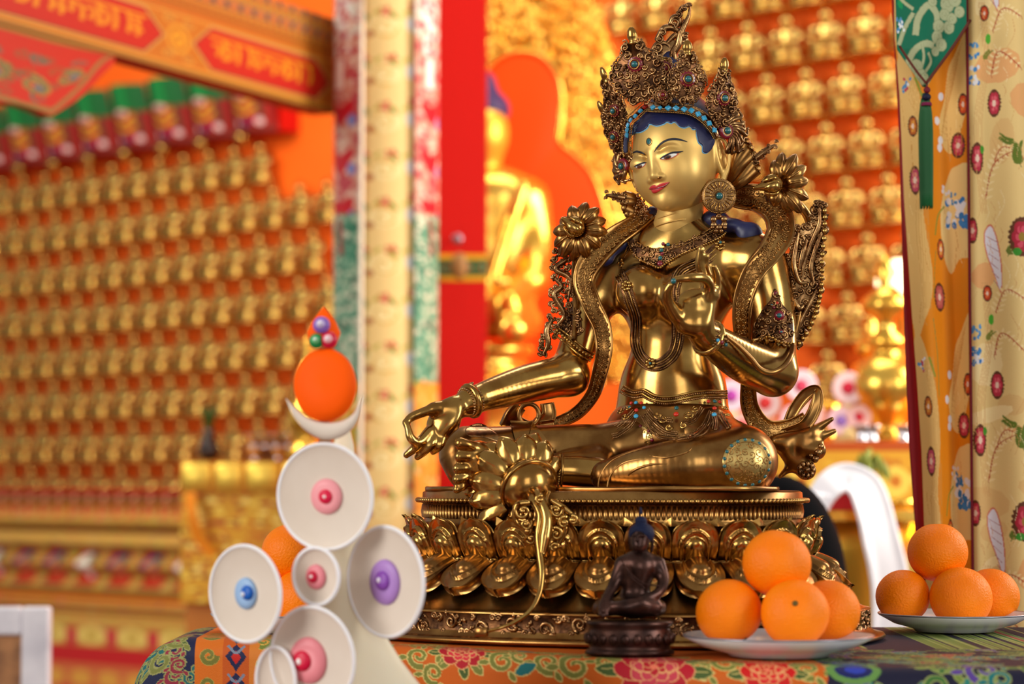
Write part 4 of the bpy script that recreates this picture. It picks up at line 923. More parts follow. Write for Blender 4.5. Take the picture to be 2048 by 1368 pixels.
def hand_up(s):
    s.cap(b(1410, 672, -.128), b(1396, 650, -.138), 25 * M2, 22 * M2, k=.01)
    R_ = basis(nrm(np.array([-.15, -1, .05])), nrm(b(1392, 560, 0) - b(1385, 655, 0)))
    s.ell(b(1386, 622, -.142), (37 * M2, 42 * M2, 13 * M2), R_, k=.012)
    s.cap(b(1368, 650, -.142), b(1345, 616, -.15), 14 * M2, 12 * M2, k=.01)
    s.cap(b(1412, 640, -.138), b(1425, 590, -.14), 12 * M2, 11 * M2, k=.008)
    s.cap(b(1395, 600, -.14), b(1418, 585, -.14), 12 * M2, 10 * M2, k=.01)
    s.ell(b(1382, 618, -.16), (22 * M2, 26 * M2, 9 * M2), R_, k=.006, op=-1)
    fingers(s, [([(1352, 632, -.148), (1338, 605, -.156), (1334, 585, -.162), (1341, 570, -.166)], [12, 11, 9.5, 6.5]),
                ([(1414, 596, -.142), (1418, 570, -.15), (1406, 556, -.16), (1378, 556, -.168), (1350, 559, -.168)], [11, 10.5, 9.5, 8.5, 6]),
                ([(1418, 590, -.138), (1408, 556, -.136), (1400, 526, -.138), (1402, 498, -.142)], [11, 10.5, 9.5, 6.5]),
                ([(1424, 586, -.136), (1417, 558, -.134), (1411, 535, -.136), (1413, 512, -.14)], [10, 9, 8, 5.5]),
                ([(1430, 592, -.136), (1433, 570, -.138), (1433, 550, -.142), (1428, 533, -.147)], [10, 8.5, 7.5, 5])], k=.004)
hand_low(B); hand_up(B)
body = B.mesh('body', BRASS, 0.0017, statue)

# ------------------------------------------------------------ legs in trousers, feet
L = SDF()
L.chain([b(1412, 868, .0), b(1478, 915, -.085), b(1482, 925, -.10)], [52 * M2, 64 * M2, 64 * M2], k=.03)
L.chain([b(1480, 925, -.105), b(1390, 928, -.12), b(1290, 938, -.11), b(1212, 952, -.09)], [61 * M2, 54 * M2, 42 * M2, 30 * M2], k=.02)
L.ell(b(1345, 872, .03), (130 * M2, 100 * M2, 42 * M2), YR, k=.03)
L.chain([b(1270, 890, .0), b(1100, 893, .0), b(940, 902, -.01)], [44 * M2, 43 * M2, 48 * M2], k=.03)
L.chain([b(925, 912, -.02), b(938, 950, -.03), b(975, 965, -.035)], [44 * M2, 36 * M2, 26 * M2], k=.02)
L.chain([b(1190, 930, -.03), b(1120, 935, -.045)], [34 * M2, 30 * M2], k=.02)
legs = L.mesh('trousers', BRASS2, 0.0019, statue)
Ft = SDF()
Ft.chain([b(1200, 946, -.06), b(1150, 942, -.055), b(1085, 940, -.06)], [30 * M2, 30 * M2, 26 * M2], k=.02)
foot2 = Ft.mesh('tucked_shin', BRASS, 0.0018, statue)
T = SDF()
T.chain([b(1040, 945, -.065), b(990, 925, -.085), b(962, 925, -.095)], [28 * M2, 26 * M2, 24 * M2], k=.02)
T.ell(b(955, 930, -.09), (26 * M2, 26 * M2, 46 * M2), None, k=.02)
for (x, y, r, x2, y2) in ((921, 887, 12, 952, 896), (919, 913, 10, 948, 916), (915, 937, 9.5, 944, 938), (914, 959, 9, 940, 956), (914, 979, 8, 938, 970)):
    T.chain([b(x2, y2, -.1), b((x + x2) / 2, (y + y2) / 2 - 1, -.108), b(x, y, -.11)], [r * .95 * M2, r * .85 * M2, r * M2], k=.006)
foot = T.mesh('bare_foot', BRASS, 0.0013, statue)
# ================================================================ head, crown and jewellery of the statue
HS = 1.08e-3
def head_rot(y, p, r):
    y, p, r = math.radians(y), math.radians(p), math.radians(r)
    Ry = np.array([[math.cos(y), 0, -math.sin(y)], [0, 1, 0], [math.sin(y), 0, math.cos(y)]])
    Rp = np.array([[1, 0, 0], [0, math.cos(p), -math.sin(p)], [0, math.sin(p), math.cos(p)]])
    Rr = np.array([[math.cos(r), -math.sin(r), 0], [math.sin(r), math.cos(r), 0], [0, 0, 1]])
    return np.stack([RT, UP, -FW], 1) @ Rr @ Ry @ Rp
HR = head_rot(34, 0, 11); HC = b(1353, 312, .03)
def hl(x, y, z): return HC + HR @ (np.array([x, y, z]) * HS)
def hdep(x, y, z): return float((hl(x, y, z) - EYE) @ FW)
def fp(px, py, loc): return P(px, py, hdep(*loc))
H = SDF(); mm = HS
H.ell(hl(0, 8, -6), (48 * mm, 50 * mm, 54 * mm), HR)
H.ell(hl(0, -18, 6), (41 * mm, 40 * mm, 42 * mm), HR, k=.02)
H.ell(hl(0, -34, 16), (27 * mm, 24 * mm, 27 * mm), HR, k=.02)
for sx in (-1, 1): H.ell(hl(19 * sx, -20, 24), (20 * mm, 22 * mm, 19 * mm), HR, k=.015)
H.ell(fp(1331, 404, (0, -45, 38)), (11 * mm, 9 * mm, 9 * mm), HR, k=.012)
N0, N1, N2 = fp(1303, 306, (0, 8, 43)), fp(1307, 335, (0, -8, 49)), fp(1309, 351, (0, -17, 52))
H.chain([N0, N1, N2], [3.2 * mm, 3.8 * mm, 5.2 * mm], k=.006)
H.ell(fp(1323, 354, (7, -19, 47)), (4.6 * mm, 4 * mm, 5 * mm), HR, k=.003); H.ell(fp(1303, 360, (-7, -19, 47)), (4.4 * mm, 4 * mm, 5 * mm), HR, k=.003)
for (px, py, lx, w) in ((1337, 309, 19, 13), (1280, 328, -19, 12)):
    H.ell(fp(px, py - 10, (lx, 9, 44)), (w * mm, 4 * mm, 5 * mm), HR, k=.006, op=-1)
    H.ell(fp(px, py, (lx, 1, 36)), (w * mm, 8.5 * mm, 9 * mm), HR, k=.004)
H.ell(fp(1318, 371, (0, -28, 45)), (10.5 * mm, 2.8 * mm, 4.5 * mm), HR @ rotz(math.radians(4)), k=.003)
H.ell(fp(1318, 380, (0, -33, 43.5)), (8.5 * mm, 3.4 * mm, 4.6 * mm), HR @ rotz(math.radians(4)), k=.0025)
# ear on the near side
E_ = lambda px, py, o=0: fp(px, py, (47 + o, -5, -8))
H.ell(E_(1441, 315, -1), (5 * mm, 24 * mm, 10 * mm), HR, k=.006)
H.ell(E_(1446, 310, 4), (4 * mm, 16 * mm, 6.5 * mm), HR, k=.003, op=-1)
H.chain([E_(1424, 302, 3), E_(1427, 286, 4), E_(1436, 277, 5), E_(1448, 281, 5), E_(1456, 298, 5), E_(1458, 320, 5), E_(1454, 340, 4), E_(1447, 356, 3), E_(1443, 376, 3)], [x * M2 for x in (4, 4, 3.6, 3.6, 3.8, 4, 5, 6.5, 6.5)], k=.002)
H.chain([E_(1434, 292, 4), E_(1441, 306, 5), E_(1440, 322, 5), E_(1430, 334, 5)], [3 * M2, 3.2 * M2, 3 * M2, 3.4 * M2], k=.003)
E2 = lambda px, py: fp(px, py, (-46, -5, -4))
H.chain([E2(1262, 318), E2(1258, 335), E2(1264, 352), E2(1272, 372)], [5 * M2, 5 * M2, 5 * M2, 5 * M2], k=.003)
head = H.mesh('head', FACE, 0.00125, statue)
mb = MB()
p = [b(1372, 378, .035), b(1362, 418, .032), b(1357, 436, .033), b(1353, 452, .036), b(1350, 470, .042), b(1348, 485, .045)]
tube(mb, p, [46 * M2, 46 * M2, 45 * M2, 47 * M2, 50 * M2, 58 * M2], 40, sub=8)
neck = mb.build('neck', FACE, statue)
for y0 in (434, 449):
    mb = MB(); c = b(1357 - (y0 - 436) * .25, y0, .033); ax = nrm(UP - RT * .16 - CAMN * .15); R_ = basis(-ax, RT); a = np.arange(40) * 2 * math.pi / 40
    tube(mb, [c + R_ @ np.array([math.cos(t), math.sin(t), 0]) * 46.2 * M2 for t in a], 1.6 * M2, 8, closed=True, sub=1); mb.build('neck_crease', FACE, neck)
def c9(pts): return [(x / 4.885 + 1180, y / 4.885 + 180) for x, y in pts]
hd = hdep(0, 0, 40) - .06
# painted features
hairline = c9([(368, 600), (372, 500), (395, 450), (430, 420), (500, 410), (560, 372), (585, 335), (650, 352), (720, 333), (750, 314), (790, 327), (825, 314), (870, 355), (920, 370), (970, 357), (1000, 385), (1030, 387), (1040, 440), (1060, 510), (1095, 545), (1098, 600), (1130, 617), (1165, 597), (1190, 560), (1215, 505), (1190, 440), (1110, 350), (1000, 290), (900, 250), (800, 225), (640, 225), (540, 250), (450, 320), (385, 390), (345, 480), (340, 600)])
edge = [(x + dx * .55, y + dy * .55) for (x, y), (dx, dy) in zip(hairline, [(1, 2)] * len(hairline))]
decal('hairline_edge', H, [(x + (1.4 if i < 25 else 0) * (-.6 if i > 16 else .5), y + (1.6 if i < 25 else 0)) for i, (x, y) in enumerate(hairline)], PALEBLUE, head, .0006)
decal('hair', H, hairline, NAVY, head, .0016)
decal('brow', H, c9([(625, 608), (650, 560), (690, 515), (750, 482), (820, 468), (890, 480), (955, 508), (890, 497), (820, 490), (755, 500), (700, 530), (660, 568)]), INK, head, .0004, 1.6)
decal('brow', H, c9([(403, 632), (425, 605), (455, 592), (490, 597), (520, 612), (545, 634), (510, 624), (470, 612), (435, 615)]), INK, head, .0004, 1.6)
decal('forehead_jewel', H, c9([(560, 478), (578, 466), (596, 478), (608, 502), (600, 528), (578, 545), (556, 528), (551, 502)]), BRASS, head, .0006, 1.5)
decal('forehead_jewel', H, c9([(565, 485), (578, 476), (592, 486), (598, 504), (592, 522), (578, 532), (564, 522), (559, 502)]), TEAL, head, .0011, 1.5)
for poly, m, th in ((((685, 676), (720, 650), (770, 628), (830, 612), (870, 620), (840, 650), (790, 672), (740, 684)), EYEP, .0003), (((695, 672), (725, 652), (775, 630), (828, 615), (850, 625), (830, 645), (785, 664), (740, 676)), EYEW, .0005),
                    (((722, 666), (735, 648), (762, 637), (788, 640), (792, 655), (775, 668), (745, 675)), IRIS, .0007), (((748, 660), (758, 648), (772, 648), (776, 658), (762, 664)), INK, .0009),
                    (((685, 672), (715, 645), (760, 622), (810, 605), (860, 602), (912, 598), (860, 618), (810, 620), (765, 634), (725, 655)), INK, .0011),
                    (((436, 748), (460, 735), (500, 722), (545, 712), (535, 740), (500, 762), (465, 768)), EYEP, .0003), (((440, 746), (465, 733), (505, 722), (540, 716), (528, 738), (495, 757), (465, 762)), EYEW, .0005),
                    (((462, 754), (470, 736), (495, 729), (510, 735), (508, 752), (490, 762), (472, 762)), IRIS, .0007), (((432, 748), (460, 728), (500, 713), (550, 706), (540, 718), (500, 726), (465, 740)), INK, .0011)):
    decal('painted_eye', H, c9(poly), m, head, th, 1.5)
decal('lips', H, c9([(582, 966), (600, 940), (630, 928), (655, 935), (690, 914), (730, 906), (775, 900), (750, 930), (715, 962), (680, 985), (640, 1005), (612, 1000), (600, 975)]), LIP, head, .0007, 1.8)
decal('lip_parting', H, c9([(580, 966), (610, 958), (640, 960), (680, 945), (730, 930), (775, 898), (735, 940), (690, 955), (645, 968), (610, 966)]), GARNET, head, .0011, 1.5)
decal('nostril', H, c9([(660, 860), (680, 845), (708, 848), (690, 862), (668, 870)]), BRASS2, head, .0005, 1.5)

# ---- hair crown and topknot
K = SDF(); K.ell(hl(0, 20, -12), (49 * mm, 48 * mm, 52 * mm), HR); K.ell(hl(4, 70, -14), (20 * mm, 34 * mm, 20 * mm), HR, k=.02); K.ell(hl(6, 100, -16), (13 * mm, 18 * mm, 13 * mm), HR, k=.01)
K.ell(hl(0, -34, 30), (70 * mm, 56 * mm, 70 * mm), HR, k=.003, op=-1)
K.mesh('topknot_hair', NAVY, 0.002, statue)
# ---- crown band
crown = None
bandpx = c9([(372, 640), (360, 560), (357, 470), (362, 390), (372, 340), (397, 292), (442, 252), (492, 203), (540, 165), (615, 168), (685, 170), (765, 173), (840, 178), (920, 186), (990, 202), (1058, 235), (1115, 277), (1165, 328), (1215, 392), (1245, 450)])
HB = SDF(); HB.p = list(H.p[:4]); HB.ell(hl(0, 22, -4), (49 * mm, 40 * mm, 52 * mm), HR, k=.01)
def on_head(pts, out):
    a = np.array(pts); return HB.hit(a[:, 0], a[:, 1], hdep(0, 0, 40) - .1, out=out, want_n=True)
bp, bn = on_head(bandpx, .003)
for i in range(2, 6):      # keep the far side monotone round the temple
    pass
def offs(px, py_off):
    a = np.array(px); t = np.gradient(a, axis=0); t /= np.linalg.norm(t, axis=1)[:, None]; return a + np.c_[-t[:, 1], t[:, 0]] * py_off
mb = MB(); bn2 = -bn
ribbon(mb, bp, 9.5 * M2, bn, th=.004, rim=.001, sub=4)
crown = mb.build('crown_band', ANTIQUE, statue)
mb = MB()
for o in (-9, 9, 5.8):
    q, _ = on_head(offs(bandpx, o), .0052); beads(mb, q, 1.55 * M2 * (1.1 if abs(o) > 6 else .7), 1.0)
mb.build('bead_rows', BRASS, crown)
def gem(px, py, r, m, sdf=None, q=None, n=None, d0=None, shape='round', parent=None, name='gem', rot=0.0, out=.0):
    if q is None:
        qq, nn = sdf.hit([px], [py], d0, out=out, want_n=True); q, n = qq[0], nn[0]
    R_ = basis(n, UP); mb = MB(); r *= M2
    if shape == 'round': ball(mb, q, (r, r, r * .75), R_, 12, 8)
    else:
        c, s_ = math.cos(rot), math.sin(rot); Q = [(0, 1), (1, 0), (0, -1), (-1, 0)]
        ring = lambda f, z: [[(x * c - y * s_) * r * f, (x * s_ + y * c) * r * f, z] for x, y in Q]
        v = np.array(ring(1, -.001) + ring(1, r * .25) + ring(.72, r * .5)); mb.add(v @ R_.T + q, [[i * 4 + j, i * 4 + (j + 1) % 4, (i + 1) * 4 + (j + 1) % 4, (i + 1) * 4 + j] for i in range(2) for j in range(4)] + [[8, 9, 10, 11]])
    return mb.build(name, m, parent, smooth=shape == 'round')
for i, (x, y) in enumerate(c9([(615, 170), (685, 172), (765, 175), (840, 178), (920, 188), (990, 200), (1058, 235), (1115, 275), (1165, 325), (1215, 392)])):
    q, n = on_head([(x, y)], .0066); gem(0, 0, 6.9 if i != 1 else 5, TURQ, q=q[0], n=n[0], shape='sq', parent=crown, name='turquoise', rot=-.0 if i < 6 else -.5 - .08 * (i - 6) if i < 9 else .7)
for i, (x, y) in enumerate(c9([(492, 205), (442, 255), (397, 295), (370, 342), (362, 390), (358, 440)])):
    q, n = on_head([(x, y)], .0066); gem(0, 0, 6.2, TURQ, q=q[0], n=n[0], shape='sq', parent=crown, name='turquoise', rot=.5)
q, n = on_head(c9([(540, 160)]), .006); gem(0, 0, 6.6, CORAL, q=q[0], n=n[0], parent=crown, name='coral')

def filigree(mb, poly, R_, c, seed, s_=.005, w=.0009, z=0.0):
    """poly in metres in the plane of R_; small spirals packed over it"""
    rnd = random.Random(seed)
    for x, y in scatter(poly, s_ * 1.55, rnd): spiral(mb, c + R_ @ np.array([x, y, z]), R_, s_ * rnd.uniform(.75, 1.1), w, rnd.choice([1.1, 1.5]), rnd.uniform(0, 6.28), rnd.choice([-1, 1]))
    for x, y in scatter(poly, s_ * .9, rnd, 250): ball(mb, c + R_ @ np.array([x, y, z]), w * 1.3, nu=6, nv=4)
def filigree_on(mb, sdf, poly, seed, s_=6.0, w=.0008, out=.0008, d0=None, dmin=1.55):
    rnd = random.Random(seed); pts = scatter(poly, s_ * dmin, rnd); pts2 = scatter(poly, s_ * .9, rnd, 200)
    if pts:
        q, n = sdf.hit([p_[0] for p_ in pts], [p_[1] for p_ in pts], d0, out=out, want_n=True)
        for a, c in zip(q, n): spiral(mb, a, basis(c, UP), s_ * M2 * rnd.uniform(.75, 1.1), w, rnd.choice([1.1, 1.5]), rnd.uniform(0, 6.28), rnd.choice([-1, 1]))
    if pts2:
        q, n = sdf.hit([p_[0] for p_ in pts2], [p_[1] for p_ in pts2], d0, out=out, want_n=True)
        for a in q: ball(mb, a, w * 1.4, nu=6, nv=4)
def crown_leaf(base, tip, w, loc, ang, gemf, seed, fin=1.0, gcol=TEAL, lean=0.0):
    d = hdep(*loc); p0 = P(base[0], base[1], d); p1 = P(tip[0], tip[1], d - lean); up = nrm(p1 - p0); Hh = np.linalg.norm(p1 - p0)
    n = nrm(math.cos(ang) * CAMN + math.sin(ang) * RT); n = nrm(n - up * (n @ up)); side = np.cross(up, n); R_ = np.stack([side, up, n], 1)
    w = w * M2 / 2
    prof = [(0, .22), (.06, .45), (.15, .75), (.28, .97), (.38, 1.0), (.5, .88), (.6, .6), (.68, .42), (.75, .34), (.8, .3)]
    out = [(x * w, t * Hh) for t, x in prof]; outl = []
    pp = catmull([(x, y) for x, y in out], 4)
    L_ = [(x * (1 + .07 * math.sin(i * 2.3)), y) for i, (x, y) in enumerate(pp)]
    poly = L_ + [(-x, y) for x, y in L_[::-1]]
    mb = MB(); plate_from(mb, poly, R_, p0, .003)
    leaf = mb.build('crown_leaf', PATINA, statue); gs = min(1.0, w / (30 * M2)) ** .7
    mb = MB(); filigree(mb, [(x * .93, y) for x, y in poly], R_, p0, seed, .0056, .0016, .0018)
    for i in range(0, len(pp), 2):
        for s1 in (-1, 1): spiral(mb, p0 + R_ @ np.array([s1 * pp[i][0] * 1.02, pp[i][1], 0]), R_, .0040, .0011, 1.2, random.Random(i + seed).uniform(0, 6), s1)
    mb.build('chased_scrolls', ANTIQUE, leaf)
    c = p0 + up * Hh * gemf + n * .003
    mb = MB(); lathe(mb, [(r_ * gs, h_) for r_, h_ in [(.0, -.002), (.0092, -.002), (.0096, .0008), (.0082, .002), (.0062, .0012), (.0056, .0028), (.0, .0028)]], c, 20, R_); mb.build('gem_setting', GARNET, leaf)
    mb = MB(); a = np.arange(24) * 2 * math.pi / 24; tube(mb, [c + R_ @ np.array([math.cos(t) * .0056 * gs, math.sin(t) * .0056 * gs, .0028]) for t in a], .0008, 6, True, 1)
    for t in np.arange(14) * 2 * math.pi / 14: ball(mb, c + R_ @ np.array([math.cos(t) * .0088 * gs, math.sin(t) * .0088 * gs, .0022]), .0008, nu=6, nv=4)
    mb.build('gem_collar', BRASS, leaf)
    mb = MB(); ball(mb, c + n * .003, (.0042 * gs, .0042 * gs, .003), R_, 12, 8); mb.build('gem', gcol, leaf)
    mb = MB(); t0 = p0 + up * Hh * .80; hh = Hh * .22 * fin; ww = min(.0062, max(.0046, w * .30)); hh = min(hh, .018) * (1 if fin >= 1 else .6)
    lathe(mb, [(ww * .7, -.003), (ww * 1.1, -.0015), (ww * .8, .0005), (ww * .72, .002), (ww, hh * .3), (ww * 1.02, hh * .5), (ww * .85, hh * .75), (ww * .45, hh * .95), (0, hh)], t0, 14, np.stack([side, -n, up], 1), 1, .6)
    for s1 in (-1, 1): ball(mb, t0 + side * s1 * ww * 1.35, .0016, nu=7, nv=5)
    mb.build('finial', BRASS, leaf)
    return leaf
crown_leaf((1262, 330), (1196, 203), 44, (-50, 18, 0), math.radians(-52), .46, 3)
crown_leaf((1248, 268), (1203, 136), 46, (-42, 36, 18), math.radians(-48), .36, 4)
crown_leaf((1282, 204), (1262, 54), 108, (-8, 52, 46), math.radians(-22), .50, 5)
crown_leaf((1374, 206), (1375, 82), 68, (26, 52, 42), math.radians(10), .38, 6)
crown_leaf((1440, 250), (1450, 117), 66, (50, 36, 8), math.radians(32), .40, 7)
# second row leaf behind the centre, small crest between, and the rosettes over the ears
crown_leaf((1325, 205), (1330, 96), 56, (8, 52, 34), math.radians(0), .62, 8, fin=.3, gcol=GARNET)
crown_leaf((1326, 205), (1328, 164), 30, (8, 50, 47), math.radians(-10), .35, 9, fin=.5, gcol=GARNET)
def ear_fan(cx, cy, loc, ang, k, r, a0, a1, seed):
    d = hdep(*loc); c = P(cx, cy, d); n = nrm(math.cos(ang) * CAMN + math.sin(ang) * RT); R_ = basis(n, UP); mb = MB()
    for i in range(k):
        a = math.radians(a0 + (a1 - a0) * i / (k - 1)); L_ = r * M2 * (1 + .1 * math.sin(i * 2)); e = np.array([math.cos(a), math.sin(a), 0]); s_ = np.array([-e[1], e[0], 0])
        p = [R_ @ (e * L_ * t + s_ * .004 * math.sin(t * 5) + np.array([0, 0, .004 * math.sin(t * 3)])) + c for t in (.2, .45, .7, .9)] + [R_ @ (e * L_ * 1.0 + s_ * .004) + c]
        tube(mb, p, [.0022, .003, .0028, .0022, .0012], 7, sub=4); ball(mb, p[-1], .0022, nu=7, nv=5)
    o = mb.build('ear_fan', ANTIQUE, statue)
    mb = MB(); lathe(mb, [(0, -.002), (.0098, -.002), (.0102, .0015), (.008, .0035), (.0055, .003), (0, .004)], c + n * .002, 18, R_); mb.build('gem_setting', GARNET, o)
    mb = MB(); a = np.arange(24) * 2 * math.pi / 24; tube(mb, [c + n * .005 + R_ @ np.array([math.cos(t) * .0054, math.sin(t) * .0054, 0]) for t in a], .0008, 6, True, 1); mb.build('gem_collar', BRASS, o)
    mb = MB(); ball(mb, c + n * .006, (.0042, .0042, .003), R_, 12, 8); mb.build('gem', TEAL, o)
ear_fan(1450, 262, (52, 18, -4), math.radians(28), 10, 50, 62, -78, 1)
ear_fan(1249, 333, (-52, -4, -2), math.radians(-50), 7, 34, 120, 290, 2)
def pleat_fan(base, tips, loc, seed, tipscroll):
    """pleated ribbon fan fluttering from behind the ear"""
    d = hdep(*loc); mb = MB(); B0 = P(base[0], base[1], d)
    for i, (x, y) in enumerate(tips):
        t_ = P(x, y, d - .01); md = (B0 + t_) / 2 + UP * .006 * (1 if i < len(tips) / 2 else -.4) + CAMN * .004
        tube(mb, [B0, md, t_], [5 * M2, 10 * M2, 12 * M2], 8, sub=8, flat=.42, hint=CAMN)
    for i, (x, y) in enumerate(tips): ball(mb, P(x, y, d - .01), (8 * M2, 5 * M2, 9 * M2), nu=8, nv=6)
    o = mb.build('pleated_ribbon', BRASS2, statue)
    mb = MB()
    q = [P(x, y, d - .012) for x, y in tipscroll]; R_ = basis(CAMN, UP)
    tube(mb, q, [7 * M2, 8 * M2, 6 * M2, 2.5 * M2], 8, sub=6)
    for i, a in enumerate(q): 
        for s1 in (-1, 1): spiral(mb, a + UP * s1 * 6 * M2 + CAMN * .002, R_, 6.5 * M2 * (1 - .12 * i), 1.6 * M2, 1.3, 1 + i * 1.3 + s1, s1)
    mb.build('scroll_tip', ANTIQUE, o)
pleat_fan((1452, 385), [(1492, 284), (1500, 296), (1507, 310), (1512, 324), (1514, 338)], (44, -10, -30), 3, [(1510, 318), (1524, 308), (1536, 298), (1552, 289)])
pleat_fan((1470, 350), [(1482, 292), (1494, 284)], (44, -10, -34), 3, [(1486, 296), (1490, 300)])
pleat_fan((1296, 428), [(1248, 392), (1247, 404), (1250, 416), (1256, 428)], (-44, -40, -10), 4, [(1250, 396), (1236, 394), (1226, 392), (1212, 390)])
# ---- openwork flame rising from the topknot
mb = MB(); d = hdep(6, 90, -6)
def c1(pts): return [(x / 2.85 + 1080, y / 2.85) for x, y in pts]
flame = [((742, 330), (770, 290), (790, 250), (800, 200), (820, 150), (848, 90), (856, 15)), ((668, 232), (690, 190), (715, 160), (760, 160), (800, 190), (835, 215)), ((720, 250), (760, 210), (800, 170), (820, 110)),
         ((742, 140), (760, 100), (790, 100), (795, 130), (775, 150), (760, 130)), ((795, 85), (810, 50), (840, 30), (856, 14)), ((640, 290), (670, 250), (720, 250), (745, 290), (735, 330)), ((780, 260), (760, 300), (765, 340), (740, 380), (730, 420)),
         ((790, 250), (830, 230), (835, 200)), ((700, 300), (690, 340), (720, 380), (745, 370)), ((660, 280), (650, 320), (680, 350), (700, 330))]
for i, f_ in enumerate(flame):
    r = 6.6 if i in (0, 1, 6) else 4.8
    tube(mb, [P(x, y, d + .002 * (i % 3)) for x, y in c1(f_)], [r * M2, (r + 1.6) * M2, r * M2, 1.4 * M2], 8, sub=6)
R_ = basis(CAMN, UP)
for x, y, r in ((765, 130, 8), (830, 205, 6), (680, 225, 7), (700, 185, 6), (790, 80, 6), (825, 45, 5), (670, 270, 9), (740, 360, 9), (650, 310, 8), (848, 30, 4)):
    (X, Y), = c1([(x, y)]); spiral(mb, P(X, Y, d - .003), R_, r * 1.2 * M2, 2.8 * M2, 1.4, x, 1 if x % 20 else -1)
mb.build('flame_finial', ANTIQUE, statue)
mb = MB(); plate_from(mb, [((x - 1350) * M2, (170 - y) * M2) for x, y in c1([(650, 330), (640, 280), (690, 240), (760, 220), (800, 250), (770, 300), (760, 360), (740, 440), (680, 460)])][::-1], R_, P(1350, 170, d + .004), .004); mb.build('flame_finial_root', ANTIQUE, statue)
# ---- ear rings
def earring(cx, cy, r, loc, ang, lab=None):
    d = hdep(*loc); c = P(cx, cy, d); n = nrm(math.cos(ang) * CAMN + math.sin(ang) * RT); R_ = basis(n, UP); r = r * M2
    mb = MB(); lathe(mb, [(0, -.004), (r * .93, -.004), (r, -.001), (r * .96, .0012), (r * .84, .0005), (r * .5, .0015), (r * .3, .001), (0, .001)], c, 32, R_); o = mb.build('disc_earring', ANTIQUE, statue)
    mb = MB()
    for i in range(20):
        a = i * 2 * math.pi / 20; e = R_ @ np.array([math.cos(a), math.sin(a), 0]); s_ = R_ @ np.array([-math.sin(a), math.cos(a), 0])
        tube(mb, [c + e * r * .4 + n * .0018, c + e * r * .6 + n * .0026, c + e * r * .76 + n * .0014], [r * .04, r * .075, r * .09], 6, sub=3, flat=.6)
    mb.build('ray_petals', BRASS, o)
    mb = MB(); a = np.arange(48) * 2 * math.pi / 48
    beads(mb, [c + R_ @ np.array([math.cos(t) * r * .95, math.sin(t) * r * .95, .0005]) for t in a], r * .045, 1.0, True, 2); beads(mb, [c + R_ @ np.array([math.cos(t) * r * .31, math.sin(t) * r * .31, .002]) for t in a], r * .035, 1.0, True, 2)
    tube(mb, [c + R_ @ np.array([math.cos(t) * r * .84, math.sin(t) * r * .84, .001]) for t in a], r * .03, 6, True, 1); mb.build('bead_rim', BRASS, o)
    mb = MB(); ball(mb, c + n * .003, (r * .2, r * .2, r * .15), R_, 14, 8); mb.build('gem', TEAL, o)
    return o
er = earring(1438, 392, 36, (52, -42, 6), math.radians(8)); 
mb = MB(); R_ = basis(CAMN, UP); dd = hdep(50, -60, 8)
for i in range(6):
    a = i * math.pi / 3 + .5; c = P(1438 + 12 * math.cos(a), 444 + 11 * math.sin(a), dd); ball(mb, c, (7 * M2, 7 * M2, 4 * M2), R_, 8, 6)
for x, y in ((1438, 430), (1432, 462), (1443, 462), (1450, 455), (1425, 455)): ball(mb, P(x, y, dd), 5 * M2, nu=8, nv=6)
mb.build('earring_pendant', ANTIQUE, statue); 
mb = MB(); filigree(mb, [(-.008, -.032), (.006, -.03), (.008, .0), (.006, .028), (-.006, .03), (-.01, 0)], basis(nrm(CAMN - RT * .9), UP), P(1284, 420, hdep(-44, -60, 10)), 12, .005, .001); beads(mb, [P(1277, 400, hdep(-44, -55, 12)), P(1272, 420, hdep(-44, -60, 12)), P(1268, 445, hdep(-44, -70, 12))], .0016); beads(mb, [P(1288, 402, hdep(-44, -55, 12)), P(1286, 425, hdep(-44, -60, 12)), P(1278, 448, hdep(-44, -70, 12))], .0016)
mb.build('side_earring', ANTIQUE, statue)
# ---- navy hair locks over the shoulders
S = SDF(); S.ell(b(1462, 452, .015), (30 * M2, 30 * M2, 16 * M2), None); S.ell(b(1500, 470, -.0), (26 * M2, 26 * M2, 17 * M2), basis(CAMN, nrm([.4, 0, 1])), k=.01); S.ell(b(1430, 440, .03), (28 * M2, 30 * M2, 22 * M2), None, k=.01); S.mesh('hair_lock', NAVY, .002, statue)
S = SDF(); S.cap(b(1243, 490, .045), b(1206, 518, .04), 11 * M2, 12 * M2); S.ell(b(1206, 519, .038), (20 * M2, 15 * M2, 12 * M2), None, k=.008); S.cap(b(1305, 425, .06), b(1290, 455, .055), 13 * M2, 12 * M2, k=.01); S.cap(b(1290, 455, .055), b(1243, 488, .045), 11 * M2, 9 * M2, k=.008); S.mesh('hair_lock', NAVY, .002, statue)
# ================================================================ scarves, lotus sprays, necklaces, belt
TS = SDF(); TS.p = [q for q in body_sdf.p if q[0] != 'h'] + [body_sdf.p[-5]]   # torso without arms
def th_(pts, sdf=None, out=0.0, d0=None):
    a = np.array(pts, float); return (sdf or TS).hit(a[:, 0], a[:, 1], d0, out=out, want_n=True)
def c10(pts): return [(x / 4.275 + 1200, y / 4.275 + 440) for x, y in pts]
def c2(pts): return [(x / 2.85 + 1080, y / 2.85 + 380) for x, y in pts]
def c7(pts): return [(x / 3.42 + 1070, y / 3.42 + 380) for x, y in pts]
def c8(pts): return [(x / 2.973 + 1440, y / 2.973 + 260) for x, y in pts]
def c4(pts): return [(x / 2.85 + 1180, y / 2.85 + 700) for x, y in pts]
def c3(pts): return [(x / 2.85 + 780, y / 2.85 + 700) for x, y in pts]
